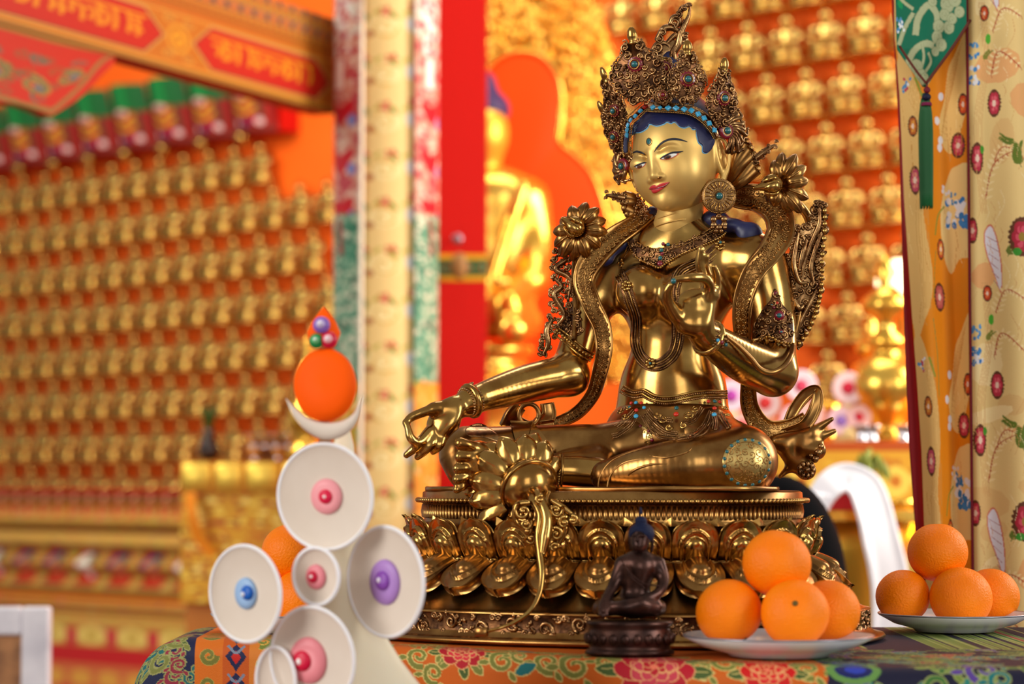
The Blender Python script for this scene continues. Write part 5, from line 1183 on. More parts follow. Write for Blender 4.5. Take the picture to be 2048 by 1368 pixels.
# ---- collar necklace
lowc = c10([(240, 190), (262, 250), (300, 305), (350, 345), (440, 385), (505, 408), (560, 372), (680, 300), (800, 250), (930, 195), (1040, 140), (1100, 80)])
upc = c10([(300, 170), (330, 200), (380, 225), (430, 240), (480, 245), (530, 240), (620, 222), (760, 172), (900, 100), (985, 50), (1030, 30)])
poly = lowc + upc[::-1]
CS = SDF(); CS.p = list(TS.p); CS.cap(b(1362, 418, .032), b(1348, 485, .045), 46 * M2, 58 * M2, k=.01)
neckl = decal('collar_necklace', CS, poly, PATINA, statue, .0018, 3)
mb = MB(); filigree_on(mb, CS, poly, 3, 6.0, .0011, .0022); mb.build('chased_scrolls', ANTIQUE, neckl)
mb = MB(); q, _ = th_(lowc, CS, .0022); beads(mb, q, 2.6 * M2); q, _ = th_(upc, CS, .0022); beads(mb, q, 1.7 * M2); q, _ = th_([(x, y + 6) for x, y in upc], CS, .0022); beads(mb, q, 1.5 * M2); mb.build('bead_rows', BRASS, neckl)
for (x, y), m, r in zip(c10([(540, 205), (582, 210), (525, 258), (530, 290), (515, 325), (512, 372)]), (GARNET, TEAL, TEAL, GARNET, TEAL, GARNET), (4, 4, 4.5, 4, 4.5, 6)): gem(x, y, r, m, CS, parent=neckl, out=.003)
# ---- long chains
st = c10([(1140, 60), (1130, 110), (1085, 180), (1000, 255), (900, 335), (760, 395), (690, 440), (650, 520), (630, 620), (640, 760), (665, 900), (660, 1040), (620, 1150), (525, 1230), (430, 1238), (345, 1170), (305, 1050), (308, 900), (300, 820), (258, 700), (215, 565), (172, 465), (165, 350), (200, 265), (225, 215)])
st = [tuple(p) for p in catmull(st, 3)]
q, n_ = th_(st, TS, .0003); mb = MB(); ribbon(mb, q, 13 * M2, n_, th=.0012, rim=.0001, sub=2); mb.build('chain_backing', PATINA, statue)
for i, o in enumerate((-10, -5.5, -1, 3.5, 8)):
    q, _ = th_(offs(st, o), TS, .0013); mb = MB()
    if i % 2 == 0: beads(mb, q, 1.75 * M2, .95, sub=2)
    else: tube(mb, q, 1.5 * M2, 6, sub=2)
    ch = mb.build('bead_chain' if i % 2 == 0 else 'chain_cord', ANTIQUE if i % 2 == 0 else BRASS, statue)
for x, y in c10([(165, 368), (222, 562), (428, 1225), (1032, 215)]):
    mb = MB(); (q,), (n,) = th_([(x, y)], TS, .003); R_ = basis(n, UP)
    for k in range(7):
        a = k * 2 * math.pi / 7; ball(mb, q + R_ @ np.array([math.cos(a) * .0046, math.sin(a) * .0046, 0]), (.0028, .0028, .0018), R_, 8, 5)
    ball(mb, q + n * .001, .0024, nu=8, nv=6); mb.build('chain_rosette', BRASS, statue)
for x, y in c10([(428, 1225), (1030, 190)]): gem(x, y, 3, TEAL, TS, parent=statue, out=.006, name='chain_gem')
# ---- belt, hip cloth
HP = SDF(); HP.ell(b(1343, 842, .036), (122 * M2, 100 * M2, 62 * M2), YR); HP.ell(b(1340, 880, .03), (142 * M2, 112 * M2, 46 * M2), YR, k=.03); HP.ell(b(1345, 745, .04), (118 * M2, 90 * M2, 34 * M2), YR, k=.004, op=-1)
hip = HP.mesh('hip_cloth', BRASS2, .002, statue)
HPL = SDF(); HPL.p = HP.p + L.p
bw = c4([(185, 215), (215, 232), (250, 243), (275, 240), (300, 236), (320, 245), (350, 263), (390, 275), (430, 279), (480, 275), (540, 262), (600, 250), (680, 243), (780, 246)])
for i, (o, r, kind) in enumerate(((0, 2.3, 'b'), (5, 2.6, 't'), (10, 2.3, 'b'), (-4, 2.2, 't'))):
    a = offs(bw, o); q = HP.hit(a[:, 0], a[:, 1], out=.002); q2 = TS.hit(a[:, 0], a[:, 1], out=.002)
    q = np.where((((q - EYE) @ FW) < ((q2 - EYE) @ FW))[:, None], q, q2); mb = MB()
    (beads(mb, q, r * M2, .95) if kind == 'b' else tube(mb, q, r * M2, 8, sub=6)); mb.build('waist_band', BRASS if kind == 't' else ANTIQUE, statue)
sw = [((265, 370), (230, 430), (165, 480), (130, 490)), ((300, 370), (340, 440), (400, 490), (480, 500)), ((320, 365), (370, 420), (430, 465), (500, 480)), ((690, 350), (650, 430), (590, 480), (500, 500)), ((700, 360), (680, 420), (640, 470), (560, 495)), ((740, 360), (770, 410), (790, 440)), ((250, 350), (200, 400), (150, 440)), ((710, 380), (715, 420), (710, 450)),
      ((330, 340), (370, 385), (420, 395), (470, 400)), ((640, 330), (590, 400), (520, 420))]
mb = MB()
for i, s_ in enumerate(sw):
    for o in (-4, 0, 4):
        a = offs(c4(s_), o); q = HPL.hit(a[:, 0], a[:, 1], out=.002); (beads(mb, q, 1.7 * M2) if o else tube(mb, q, 1.6 * M2, 6))
mb.build('belt_swags', ANTIQUE, statue)
mb = MB(); rnd = random.Random(8)
for x, y, r, fl in ((420, 395, 11, 1), (560, 370, 11, -1), (450, 440, 8, -1), (535, 430, 8, 1), (180, 350, 10, 1), (215, 330, 8, -1), (770, 330, 9, 1), (600, 340, 9, 1), (380, 370, 8, -1), (200, 380, 9, -1), (785, 370, 7, 1)):
    (X, Y), = c4([(x, y)]); (q,), (n,) = th_([(X, Y)], HPL, .002); spiral(mb, q, basis(n, UP), r * M2, 2.2 * M2, 1.3, 1 + fl, fl)
mb.build('belt_scrolls', BRASS, statue)
for x, y, m, r in ((262, 300, TURQ, 4.2), (235, 302, CORAL, 4), (292, 302, CORAL, 4), (308, 328, TURQ, 4), (264, 343, CORAL, 4.4), (262, 377, TURQ, 5), (225, 325, TEAL, 3.5), (493, 330, TEAL, 4.8), (491, 366, CORAL, 5.5), (676, 292, CORAL, 4.2), (712, 292, TEAL, 4.6), (738, 296, CORAL, 4), (710, 332, CORAL, 4.6), (708, 368, TURQ, 5.2)):
    (X, Y), = c4([(x, y)]); gem(X, Y, r, m, HPL, parent=hip, out=.003, name='belt_gem')
# chased roundel on the hip cloth, below the swags, and the big one on the knee
def roundel(sdf, cx, cy, r, m, dots, dcol, parent, seed, d0=None, ry=None):
    ry = ry or r; a = np.arange(28) * 2 * math.pi / 28; o = decal('chased_roundel', sdf, [(cx + r * math.cos(t), cy + ry * math.sin(t)) for t in a], m, parent, .0007, 3, d0)
    mb = MB(); filigree_on(mb, sdf, [(cx + r * .8 * math.cos(t), cy + ry * .8 * math.sin(t)) for t in a], seed, 8.5, .00055, .0007, d0, 1.5)
    q = sdf.hit(cx + r * .84 * np.cos(a), cy + ry * .84 * np.sin(a), d0, out=.0007); tube(mb, q, .0006, 5, True, 2); mb.build('chased_scrolls', BRASS2, o)
    for t in np.arange(dots) * 2 * math.pi / dots: gem(cx + r * .93 * math.cos(t), cy + ry * .93 * math.sin(t), 3.9, dcol, sdf, parent=o, out=.0004, d0=d0, name='inlay_dot')
KB = mat('roundel_brass', (210, 180, 112), 1.0, .3)
roundel(L, 1494, 925, 49, KB, 19, TEAL, legs, 3)
roundel(HP, 1276, 880, 30, KB, 9, GARNET, hip, 5)
decal('chased_roundel', L, c3([(430, 450), (500, 420), (560, 440), (620, 490), (660, 540), (600, 520), (540, 500), (450, 490)]), ANTIQUE, legs, .0005, 3)
mb = MB()   # trouser folds and hems
for s_ in (((1195, 985), (1200, 955), (1220, 925), (1260, 905), (1310, 892)), ((1212, 985), (1222, 950), (1250, 925), (1300, 915)), ((1250, 975), (1262, 945), (1300, 930), (1345, 928)), ((1300, 912), (1335, 915), (1372, 905), (1385, 895))):
    a = np.array(s_, float); q = L.hit(a[:, 0], a[:, 1], out=-.0004); tube(mb, q, [.0006, .0016, .0016, .0004], 6)
mb.build('trouser_hem', BRASS2, legs)
mb = MB(); a = np.arange(26) * 2 * math.pi / 26; ax = nrm(b(1200, 946, -.06) - b(1085, 940, -.06)); R_ = basis(ax, UP)
beads(mb, [b(1118, 941, -.057) + R_ @ np.array([math.cos(t), math.sin(t), 0]) * 31 * M2 for t in a], 2.6 * M2, 1, True, 2); tube(mb, [b(1124, 941, -.057) + R_ @ np.array([math.cos(t), math.sin(t), 0]) * 32 * M2 for t in a], 2.4 * M2, 8, True, 1)
mb.build('anklet', BRASS, statue)
# kneeling pad edge: folded cloth lying on the seat
def hem(name, pts, w, m=BRASS2):
    mb = MB(); ribbon(mb, [bl(*p) for p in pts], w, BZ, th=.004, rim=.0016); mb.build(name, m, statue)
hem('seat_cloth', [(-.20, .03, .169), (-.17, .085, .169), (-.11, .105, .169), (-.07, .11, .168)], .022)
hem('seat_cloth', [(-.02, .120, .169), (.05, .124, .169), (.12, .118, .170), (.18, .09, .170), (.205, .04, .169)], [.012, .02, .022, .022, .014])
# ---- bracelets
def cuff(c, ax, r, gems=None):
    R_ = basis(nrm(ax), UP); a = np.arange(30) * 2 * math.pi / 30; ci = lambda o, f: [c + R_ @ np.array([math.cos(t) * r * f, math.sin(t) * r * f, o]) for t in a]
    mb = MB(); tube(mb, ci(0, 1.08), .0042, 10, True, 1, flat=.9); o = mb.build('bracelet', BRASS, statue)
    mb = MB(); beads(mb, ci(-.0062, 1.03), .0017, 1, True, 1); beads(mb, ci(.0062, 1.03), .0017, 1, True, 1); mb.build('bead_rows', ANTIQUE, o); return o
c_ = cuff(b(941, 802, -.045), b(990, 786, -.025) - b(930, 806, -.05), 27 * M2)
mb = MB(); filigree_on(mb, body_sdf, [(950, 770), (938, 765), (945, 785), (958, 790)], 4, 5, .001, .001); mb.build('bracelet_crest', ANTIQUE, statue)
c_ = cuff(b(1417, 676, -.122), b(1440, 692, -.11) - b(1408, 668, -.13), 29 * M2)
tri = c10([(985, 930), (1060, 985), (1105, 1070), (1040, 1095), (960, 1110)])
mb = MB(); q, n = th_(scatter(tri, 5, random.Random(2)), body_sdf, .001)
for a in q: ball(mb, a, .0019, nu=7, nv=5)
mb.build('bracelet_crest', ANTIQUE, statue)
for x, y, m, r in ((1043, 1045, GARNET, 4.6), (1008, 1028, TURQ, 3.6), (1078, 1066, TEAL, 4), (1018, 990, BRASS, 3)): (X, Y), = c10([(x, y)]); gem(X, Y, r, m, body_sdf, parent=statue, out=.0022, name='bracelet_gem')
gem(1347, 563, 5.5, TEAL, q=b(1347, 562, -.172), n=CAMN, parent=statue, name='finger_jewel')
mb = MB(); beads(mb, [b(1350, 568, -.17), b(1356, 590, -.165), b(1355, 605, -.16)], .0014); mb.build('finger_chain', ANTIQUE, statue)
# ---- armlets
poly = c8([(320, 945), (345, 970), (365, 1030), (410, 1090), (430, 1150), (425, 1240), (400, 1275), (350, 1265), (290, 1235), (210, 1255), (195, 1200), (215, 1140), (260, 1060), (300, 1010)])
al = decal('armlet', body_sdf, poly, PATINA, statue, .0012, 3)
mb = MB(); filigree_on(mb, body_sdf, poly, 6, 8.5, .0015, .0016); mb.build('chased_scrolls', ANTIQUE, al)
mb = MB(); q, _ = th_(c8([(200, 1250), (240, 1240), (300, 1230), (360, 1262), (420, 1270)]), body_sdf, .003); beads(mb, q, 3.4 * M2); mb.build('bead_rows', BRASS, al)
for x, y, m, r in ((352, 1103, GARNET, 11), (320, 1055, GARNET, 3.5), (340, 1030, CORAL, 4), (305, 1040, TEAL, 3.4), (365, 1200, GARNET, 5), (330, 970, GARNET, 5)): (X, Y), = c8([(x, y)]); gem(X, Y, r, m, body_sdf, parent=al, out=.002, name='armlet_gem')
for x, y, m, r in ((352, 1103, TEAL, 5), (365, 1200, TEAL, 2.6)): (X, Y), = c8([(x, y)]); gem(X, Y, r, m, body_sdf, parent=al, out=.0058, name='armlet_gem')
poly = c7([(255, 760), (290, 800), (315, 880), (320, 980), (270, 1000), (230, 985), (190, 985), (150, 960), (180, 900), (220, 830)])
al = decal('armlet', body_sdf, poly, PATINA, statue, .0012, 3)
mb = MB(); filigree_on(mb, body_sdf, poly, 7, 7.5, .0014, .0016); mb.build('chased_scrolls', ANTIQUE, al)
mb = MB(); q, _ = th_(c7([(150, 960), (200, 1005), (260, 1055), (330, 1110), (390, 1140)]), body_sdf, .003); beads(mb, q, 3.8 * M2)
for o in (-8, 8): q, _ = th_(offs(c7([(140, 965), (200, 1005), (260, 1055), (330, 1110), (392, 1145)]), o), body_sdf, .002); tube(mb, q, 2.2 * M2, 7)
mb.build('bead_rows', BRASS, al)
# ---- fluttering scarves
def scarf(name, pts, w, hints, m=BRASS2, chase=True, seed=1):
    mb = MB(); P3 = [b(*p) for p in pts]; w = [x * M2 for x in w] if np.ndim(w) else w * M2
    hints = [nrm(CAMN * h[2] + RT * h[0] + UP * h[1]) for h in hints] if hints else CAMN
    ribbon(mb, P3, w, hints, th=.0035, rim=.003, sub=10); o = mb.build(name, m, statue)
    if chase:
        mb = MB(); c = catmull(P3, 5); rnd = random.Random(seed); k = len(c); h = np.asarray(hints); h = np.tile(h, (k, 1)) if h.ndim == 1 else np.stack([np.interp(np.linspace(0, 1, k), np.linspace(0, 1, len(h)), h[:, i]) for i in range(3)], 1)
        t, s_, u = frames(c, h); ww = np.interp(np.linspace(0, 1, k), np.linspace(0, 1, np.size(w)), np.atleast_1d(w))
        for i in range(2, k - 1):
            for sg in (-1, 1):
                R_ = np.stack([s_[i], t[i], u[i]], 1); spiral(mb, c[i] + s_[i] * ww[i] * .33 * sg + u[i] * .0016, R_, ww[i] * rnd.uniform(.25, .36), .0007, 1.5, rnd.uniform(0, 6), sg)
        mb.build('chased_scrolls', m, o)
    return o
scarf('scarf', [(1300, 425, .055), (1270, 448, .045), (1225, 478, .03), (1184, 520, .022), (1168, 562, .02), (1182, 606, .02), (1203, 652, .012), (1208, 700, .005), (1198, 752, .012), (1184, 792, .03), (1152, 828, .05), (1105, 848, .06), (1060, 850, .07)], [20, 21, 24, 26, 22, 20, 19, 17, 15, 14, 14, 12, 10], [(-.2, .6, 1), (-.2, .5, 1), (-.3, .1, 1), (-.3, 0, 1), (-.1, 0, 1), (.1, 0, 1), (0, 0, 1), (-.3, 0, 1), (-.5, .3, 1), (0, .8, .8), (0, 1, .6)], seed=2)
scarf('scarf', [(1455, 385, .045), (1480, 393, .035), (1520, 398, .02), (1553, 425, .0), (1560, 465, -.02), (1538, 505, -.045), (1510, 540, -.058), (1489, 590, -.056), (1483, 640, -.05), (1488, 700, -.03), (1496, 760, -.0), (1500, 815, .02), (1530, 858, .03), (1575, 856, .03), (1612, 835, .03)], [22, 25, 29, 32, 29, 24, 22, 20, 18, 15, 15, 18, 22, 18, 12], [(.1, -.2, 1), (.1, 0, 1), (.2, 0, 1), (.2, .1, 1), (.1, 0, 1), (-.2, 0, 1), (-.3, 0, 1), (-.2, 0, 1), (0, 0, 1), (0, 0, 1), (.2, .1, 1), (.1, .4, 1)], seed=4)
# looped end and torn tail on the right
scarf('scarf_loop', [(1570, 870, .03), (1610, 850, .02), (1632, 812, .02), (1634, 780, .025), (1612, 790, .03), (1588, 820, .035), (1572, 850, .035)], [14, 13, 13, 9, 13, 12, 8], [(.3, .2, 1), (.1, 0, 1), (-.3, 0, 1), (0, .3, 1), (.4, .2, 1)], chase=False)
S = SDF()
for a, c, ra, rb in (((1555, 885, .03), (1620, 870, .025), 13, 11), ((1610, 872, .025), (1664, 838, .02), 10, 2.5), ((1600, 890, .028), (1668, 862, .02), 12, 3), ((1575, 895, .03), (1590, 930, .03), 17, 9), ((1590, 925, .03), (1560, 953, .03), 8, 2.5), ((1610, 895, .026), (1632, 900, .022), 16, 12), ((1600, 915, .03), (1612, 940, .028), 15, 12)):
    S.cap(b(*a), b(*c), ra * 1.35 * M2, rb * 1.7 * M2, k=.006)
for a, c in (((1565, 893, .012), (1655, 850, .01)), ((1580, 905, .012), (1650, 872, .008)), ((1585, 900, .012), (1575, 945, .018))): S.cap(b(*a), b(*c), 3 * M2, 2.5 * M2, k=.003, op=-1)
tail = S.mesh('scarf_tail', BRASS2, .0016, statue)
mb = MB()
for i in range(9):
    a = i * 2 * math.pi / 9; ball(mb, b(1613 + 14 * math.cos(a), 940 + 12 * math.sin(a), .012), (5.5 * M2, 5 * M2, 8 * M2), nu=8, nv=6)
ball(mb, b(1613, 940, .006), 7 * M2)
for x, y, r in ((1636, 905, 9), (1642, 893, 7), (1630, 918, 8), (1622, 912, 6)): ball(mb, b(x, y, .012), r * M2, nu=9, nv=6)
mb.build('scarf_knot', ANTIQUE, tail)
# small loop behind the lowered arm
mb = MB(); a = np.arange(16) * 2 * math.pi / 16
ribbon(mb, [b(1058 + 19 * math.cos(t), 829 + 21 * math.sin(t), .05) for t in np.r_[a, a[:2]]], .011, [nrm(RT * math.cos(t) - UP * math.sin(t)) for t in np.r_[a, a[:2]]], th=.004, rim=.002, sub=3)
for pts in (((1018, 852, .055), (1026, 830, .05), (1040, 812, .05)), ((1082, 852, .05), (1096, 830, .05), (1094, 806, .05)), ((1030, 850, .06), (1060, 858, .05), (1110, 850, .05))): ribbon(mb, [b(*p) for p in pts], [.012, .010, .008], nrm(CAMN + RT * .4), th=.005)
mb.build('scarf_loop', BRASS2, statue)
mb = MB()   # hanging sash corner on the near thigh
for poly in (((1020, 846), (1065, 848), (1045, 905), (1038, 912)), ((1065, 848), (1115, 905), (1075, 905), (1050, 905))):
    a = np.array([q for q in poly], float); pc = catmull(a, 3, True); V2, Fc = inpoly_grid(a, 6); q, n = L.hit(V2[:, 0], V2[:, 1], out=0, want_n=True); k = len(q); mb.add(np.r_[q + n * .003, q - n * .002], [list(t) for t in Fc] + [[i + k for i in t][::-1] for t in Fc] + [[i, (i + 1) % k, (i + 1) % k + k, i + k] for i in range(0)])
mb.build('sash_corner', BRASS2, legs)
# ---- lotus blossoms on their stems
def blossom(c, axis_px, tips, d, core, name='lotus_blossom'):
    cx, cy = c; mb = MB(); C0 = b(cx, cy, d); R_ = basis(CAMN, UP); rnd = random.Random(3)
    for i, (x, y) in enumerate(tips):
        t_ = b(x, y, d - .006 + .004 * (i % 2)); v = t_ - C0; s0 = C0 + v * .12
        p = [s0, C0 + v * .38 + CAMN * .009, C0 + v * .68 + CAMN * .008, C0 + v * .9 + CAMN * .002, t_]
        tube(mb, p, [.003, .0078, .0082, .0048, .0006], 10, sub=6, flat=.5, hint=CAMN)
        tube(mb, [q + CAMN * .0038 for q in p[:-1]] + [t_], [.0006, .0018, .0016, .0008, .0004], 5, sub=5)
    o = mb.build(name, BRASS2, statue)
    S = SDF(); A = b(*core[0], d - .016); Z = b(*core[1], d - .02); S.cap(A, Z, 17 * M2, 3 * M2); S.ell(A, (17 * M2, 17 * M2, 17 * M2), k=.003); S.mesh('seed_cone', BRASS, .0012, o)
    mb = MB(); ax = nrm(Z - A); R2 = basis(ax, CAMN)
    for i in range(5):
        a = i * 2 * math.pi / 5; e = R2 @ np.array([math.cos(a), math.sin(a), 0]); tube(mb, [A - ax * .008 + e * .004, A + e * .0108, A + ax * .008 + e * .0098, A + ax * .014 + e * .007], [.003, .0058, .005, .0006], 8, sub=4, flat=.5, hint=e)
    mb.build('calyx', BRASS, o); return o
blossom((1153, 458), None, c7([(250, 105), (355, 82), (437, 122), (487, 203), (497, 290), (455, 402), (362, 472), (262, 492), (182, 462), (132, 387), (122, 290), (170, 200)]), .03, [(1152, 456), (1124, 436)])
blossom((1556, 372), None, c8([(322, 178), (372, 133), (455, 142), (512, 213), (527, 298), (527, 408), (485, 494), (418, 500), (318, 458), (280, 430)]), -.01, [(1548, 369), (1508, 376)])
def stem(pts, r, name='lotus_stem'):
    mb = MB(); tube(mb, [b(*p) for p in pts], [x * M2 for x in r], 9, sub=8); return mb.build(name, BRASS2, statue)
stem([(1156, 476, .04), (1153, 510, .05), (1150, 560, .055), (1152, 620, .05), (1148, 680, .03)], [8, 9, 8, 7, 6])
stem([(1585, 398, .0), (1603, 415, .005), (1618, 440, .01), (1622, 480, .01), (1615, 540, .01), (1600, 620, .0), (1585, 690, -.02)], [8, 9, 9, 8, 7, 7, 5])
stem([(1586, 690, -.045), (1582, 712, -.075), (1565, 735, -.095), (1542, 745, -.105), (1520, 738, -.113), (1500, 715, -.12), (1475, 690, -.128), (1452, 672, -.135)], [5.5, 5.5, 5.5, 5.5, 5.5, 5, 4, 3])
# leafy openwork beside each arm
def openwork(name, poly, d, seed, paths, s_=8):
    R_ = basis(CAMN, UP); c0 = b(*np.mean(poly, 0), d); pl = [((x - np.mean(poly, 0)[0]) * M2, (np.mean(poly, 0)[1] - y) * M2) for x, y in poly]
    mb = MB(); plate_from(mb, pl[::-1] if False else pl, R_, c0, .003) if name.startswith('leaf') else None
    for i, p_ in enumerate(paths): tube(mb, [b(x, y, d - .004 - .001 * (i % 3)) for x, y in p_], [3 * M2, 6.4 * M2, 6 * M2, 3 * M2], 8, sub=7)
    rnd = random.Random(seed); j = np.array(poly + poly[:1], float); c = catmull(j[:-1], 3, True)
    for i in range(0, len(c), 2):
        spiral(mb, b(c[i][0], c[i][1], d - .003), R_, s_ * .85 * M2, 2.8 * M2, 1.25, rnd.uniform(0, 6.3), rnd.choice([-1, 1])); 
    for x, y in scatter(poly, s_ * 1.6, rnd): spiral(mb, b(x, y, d - .004), R_, s_ * rnd.uniform(.8, 1.15) * M2, 2.7 * M2, 1.35, rnd.uniform(0, 6.3), rnd.choice([-1, 1]))
    return mb.build(name, ANTIQUE, statue)
openwork('scroll_openwork', c7([(130, 420), (200, 410), (235, 470), (225, 560), (250, 640), (240, 760), (215, 850), (150, 960), (95, 1080), (50, 1130), (40, 1060), (75, 960), (100, 860), (110, 740), (120, 600), (125, 500)]), .045, 3,
         [c7([(150, 430), (215, 470), (140, 540), (240, 610), (225, 760)]), c7([(130, 600), (180, 660), (130, 720), (200, 850), (150, 930)]), c7([(120, 880), (80, 960), (90, 1050), (55, 1130)])], 7)
openwork('leaf_spray', c8([(568, 432), (600, 440), (625, 450), (628, 560), (615, 650), (608, 760), (600, 880), (592, 990), (565, 1080), (520, 1180), (470, 1270), (442, 1290), (415, 1240), (430, 1120), (425, 980), (420, 880), (402, 760), (440, 640), (455, 580), (530, 560)]), .0, 5,
         [c8([(590, 450), (590, 560), (540, 680), (500, 800), (490, 900)]), c8([(610, 600), (570, 700), (540, 820), (560, 920)]), c8([(470, 600), (450, 700), (440, 800), (470, 900), (520, 910)]), c8([(580, 940), (530, 1040), (480, 1140), (450, 1260)]), c8([(520, 640), (490, 740), (470, 840)]), c8([(440, 1000), (470, 1060), (500, 1040)])], 8)
mb = MB()
for i, (x, y) in enumerate(catmull(c8([(622, 480), (622, 600), (608, 740), (606, 880), (594, 990), (570, 1080), (530, 1180), (470, 1270)]), 3)): ball(mb, b(x, y, -.006), (5 * M2, 4 * M2, 6.5 * M2), nu=8, nv=6)
mb.build('scalloped_edge', BRASS, statue)
# ---- lotus under the foot and its long stem
S = SDF(); A = b(1057, 974, -.128); axd = nrm(RT * .42 + CAMN * .80 - UP * .42); RA = basis(axd, UP)
S.ell(A, (55 * M2, 55 * M2, 46 * M2), RA); S.ell(A - axd * .062, (110 * M2, 110 * M2, 80 * M2), RA, k=.004, op=-1)
pod = S.mesh('foot_lotus', BRASS, .0014, statue)
mb = MB(); a = np.arange(40) * 2 * math.pi / 40; tube(mb, [A + RA @ np.array([math.cos(t) * 56 * M2, math.sin(t) * 56 * M2, .001]) for t in a], 4.2 * M2, 9, True, 1); mb.build('pod_rim', BRASS, pod)
for i, (x, y, x2, y2, r, z) in enumerate(((1014, 948, 962, 916, 21, -.118), (1030, 930, 1006, 884, 20, -.118), (1052, 925, 1050, 880, 20, -.116), (1075, 930, 1090, 892, 19, -.114), (1092, 945, 1112, 922, 15, -.11), (1008, 972, 950, 962, 21, -.120), (1008, 996, 950, 1002, 20, -.122), (1018, 1015, 968, 1040, 18, -.124), (1035, 1030, 1000, 1056, 15, -.122),
                                         (985, 940, 940, 930, 16, -.104), (1000, 915, 975, 895, 16, -.102), (990, 1030, 960, 1052, 13, -.108), (1060, 900, 1070, 876, 15, -.102), (980, 985, 940, 985, 15, -.106))):
    S = SDF(); p0, p1 = b(x, y, z), b(x2, y2, z + .012); m_ = p0 * .45 + p1 * .55; r = r * 1.22; dr_ = nrm(p1 - p0); o_ = nrm(CAMN - dr_ * (CAMN @ dr_)); ln = np.linalg.norm(p1 - p0)
    S.ell(m_, (r * M2, ln * .62, r * .62 * M2), np.stack([np.cross(dr_, o_), dr_, o_], 1)); S.cap(m_ + dr_ * ln * .3, p1 + dr_ * .003 + o_ * .004, r * .5 * M2, 1.5 * M2, k=.008); S.cap(p0 + o_ * .003, m_ + dr_ * ln * .4 + o_ * r * .6 * M2, 2 * M2, 2 * M2, k=.004)
    S.mesh('foot_lotus_petal', BRASS, .0017, pod, 1)
def px3(pts, z): return [b(x, y, z) if len((x, y)) == 2 else None for x, y in pts]
mb = MB()
tube(mb, [b(1062, 978, -.150), b(1075, 985, -.165), b(1086, 1010, -.178), b(1094, 1040, -.185), b(1090, 1075, -.19), b(1084, 1110, -.195)], [6 * M2, 7 * M2, 9 * M2, 11 * M2, 12 * M2, 6 * M2], 10, sub=8)
tube(mb, [b(1058, 985, -.152), b(1066, 1000, -.168), b(1080, 1030, -.182), b(1076, 1070, -.188), b(1080, 1110, -.195), b(1084, 1150, -.205), b(1078, 1190, -.215), b(1060, 1222, -.225), b(1030, 1244, -.232), b(1000, 1256, -.236), b(975, 1262, -.234)], [x * M2 for x in (7, 9, 7, 6, 7, 6.5, 5.5, 4.5, 3.8, 3.6, 3.6)], 9, sub=8)
tube(mb, [b(1098, 985, -.15), b(1092, 1005, -.165), b(1098, 1040, -.18), b(1096, 1080, -.19), b(1086, 1112, -.195)], [x * M2 for x in (4, 5, 6, 5, 3)], 8, sub=8)
mb.build('foot_lotus_stem', BRASS, statue)
mb = MB(); box(mb, b(963, 1264, -.236), (.014, .008, .010), rotz(-.3), .001); mb.build('stem_clasp', BRASS2, statue)
mb = MB(); R_ = basis(CAMN, UP)
for x, y, r, fl, a0 in ((1046, 1022, 17, 1, 2), (1052, 1048, 12, -1, 1), (1062, 1078, 10, 1, 3), (1112, 1020, 14, -1, .5), (1128, 1045, 12, 1, 1), (1112, 1068, 13, -1, 2), (1146, 1040, 9, -1, 2), (1108, 1095, 9, 1, 0), (1080, 1000, 9, 1, 1), (1056, 1062, 6, -1, 1)): spiral(mb, b(x, y, -.178), R_, r * M2, 4.6 * M2, 1.3, a0, fl, 8)
for p_ in (((1100, 1000), (1125, 1015), (1150, 1035), (1160, 1048)), ((1060, 1005), (1035, 1010), (1030, 1040), (1050, 1060)), ((1105, 1030), (1130, 1055), (1120, 1085), (1105, 1100)), ((1098, 1010), (1120, 1035), (1140, 1050))): tube(mb, [b(x, y, -.175) for x, y in p_], [5 * M2, 7 * M2, 5 * M2, 2 * M2], 8, sub=6)
mb.build('stem_leaves', BRASS, statue)
# ================================================================ altar table, cloth, fruit, wax offering, small bronze, curtain
YB, DROP = 3.0, .25
def YFn(X): return np.interp(X, [-.5, -.335, -.22, -.1, .0, .124, .24, .35, .75], [2.85, 2.80, 2.745, 2.655, 2.57, 2.475, 2.42, 2.385, 2.36])
tbl = empty('altar_table', (.14, 2.75, 0), 'long altar table under the statue, hidden by its brocade cloth', 'table')
mb = MB(); xs = [-.30, -.22, -.1, .0, .124, .24, .35, .74]; o_ = [(x, float(YFn(x)) + .035) for x in xs] + [(.74, YB - .03), (-.30, YB - .03)]; k = len(o_)
mb.add([[x, y, z] for z in (TABLE_Z - .055, TABLE_Z - .006) for x, y in o_], [list(range(k))[::-1], list(range(k, 2 * k))] + [[i, (i + 1) % k, (i + 1) % k + k, i + k] for i in range(k)]); mb.build('table_top', plain((110, 50, 30)), tbl, smooth=False)
for x, y in ((-.25, 2.86), (.68, 2.46), (-.25, 2.93), (.68, 2.93)): mb = MB(); box(mb, (x, y, (TABLE_Z - .056) / 2), (.05, .05, TABLE_Z - .056)); mb.build('leg', plain((110, 50, 30)), tbl, smooth=False)
cw, chh = 2400, 1550; OR = (196, 92, 16); cv = Canvas(cw, chh, OR); rnd = random.Random(21)
GR, GRD, PALE, RD_, RD2, NV, TL, PU = (118, 122, 52), (70, 90, 40), (206, 186, 110), (170, 18, 34), (206, 44, 60), (22, 22, 48), (20, 106, 110), (110, 70, 150)
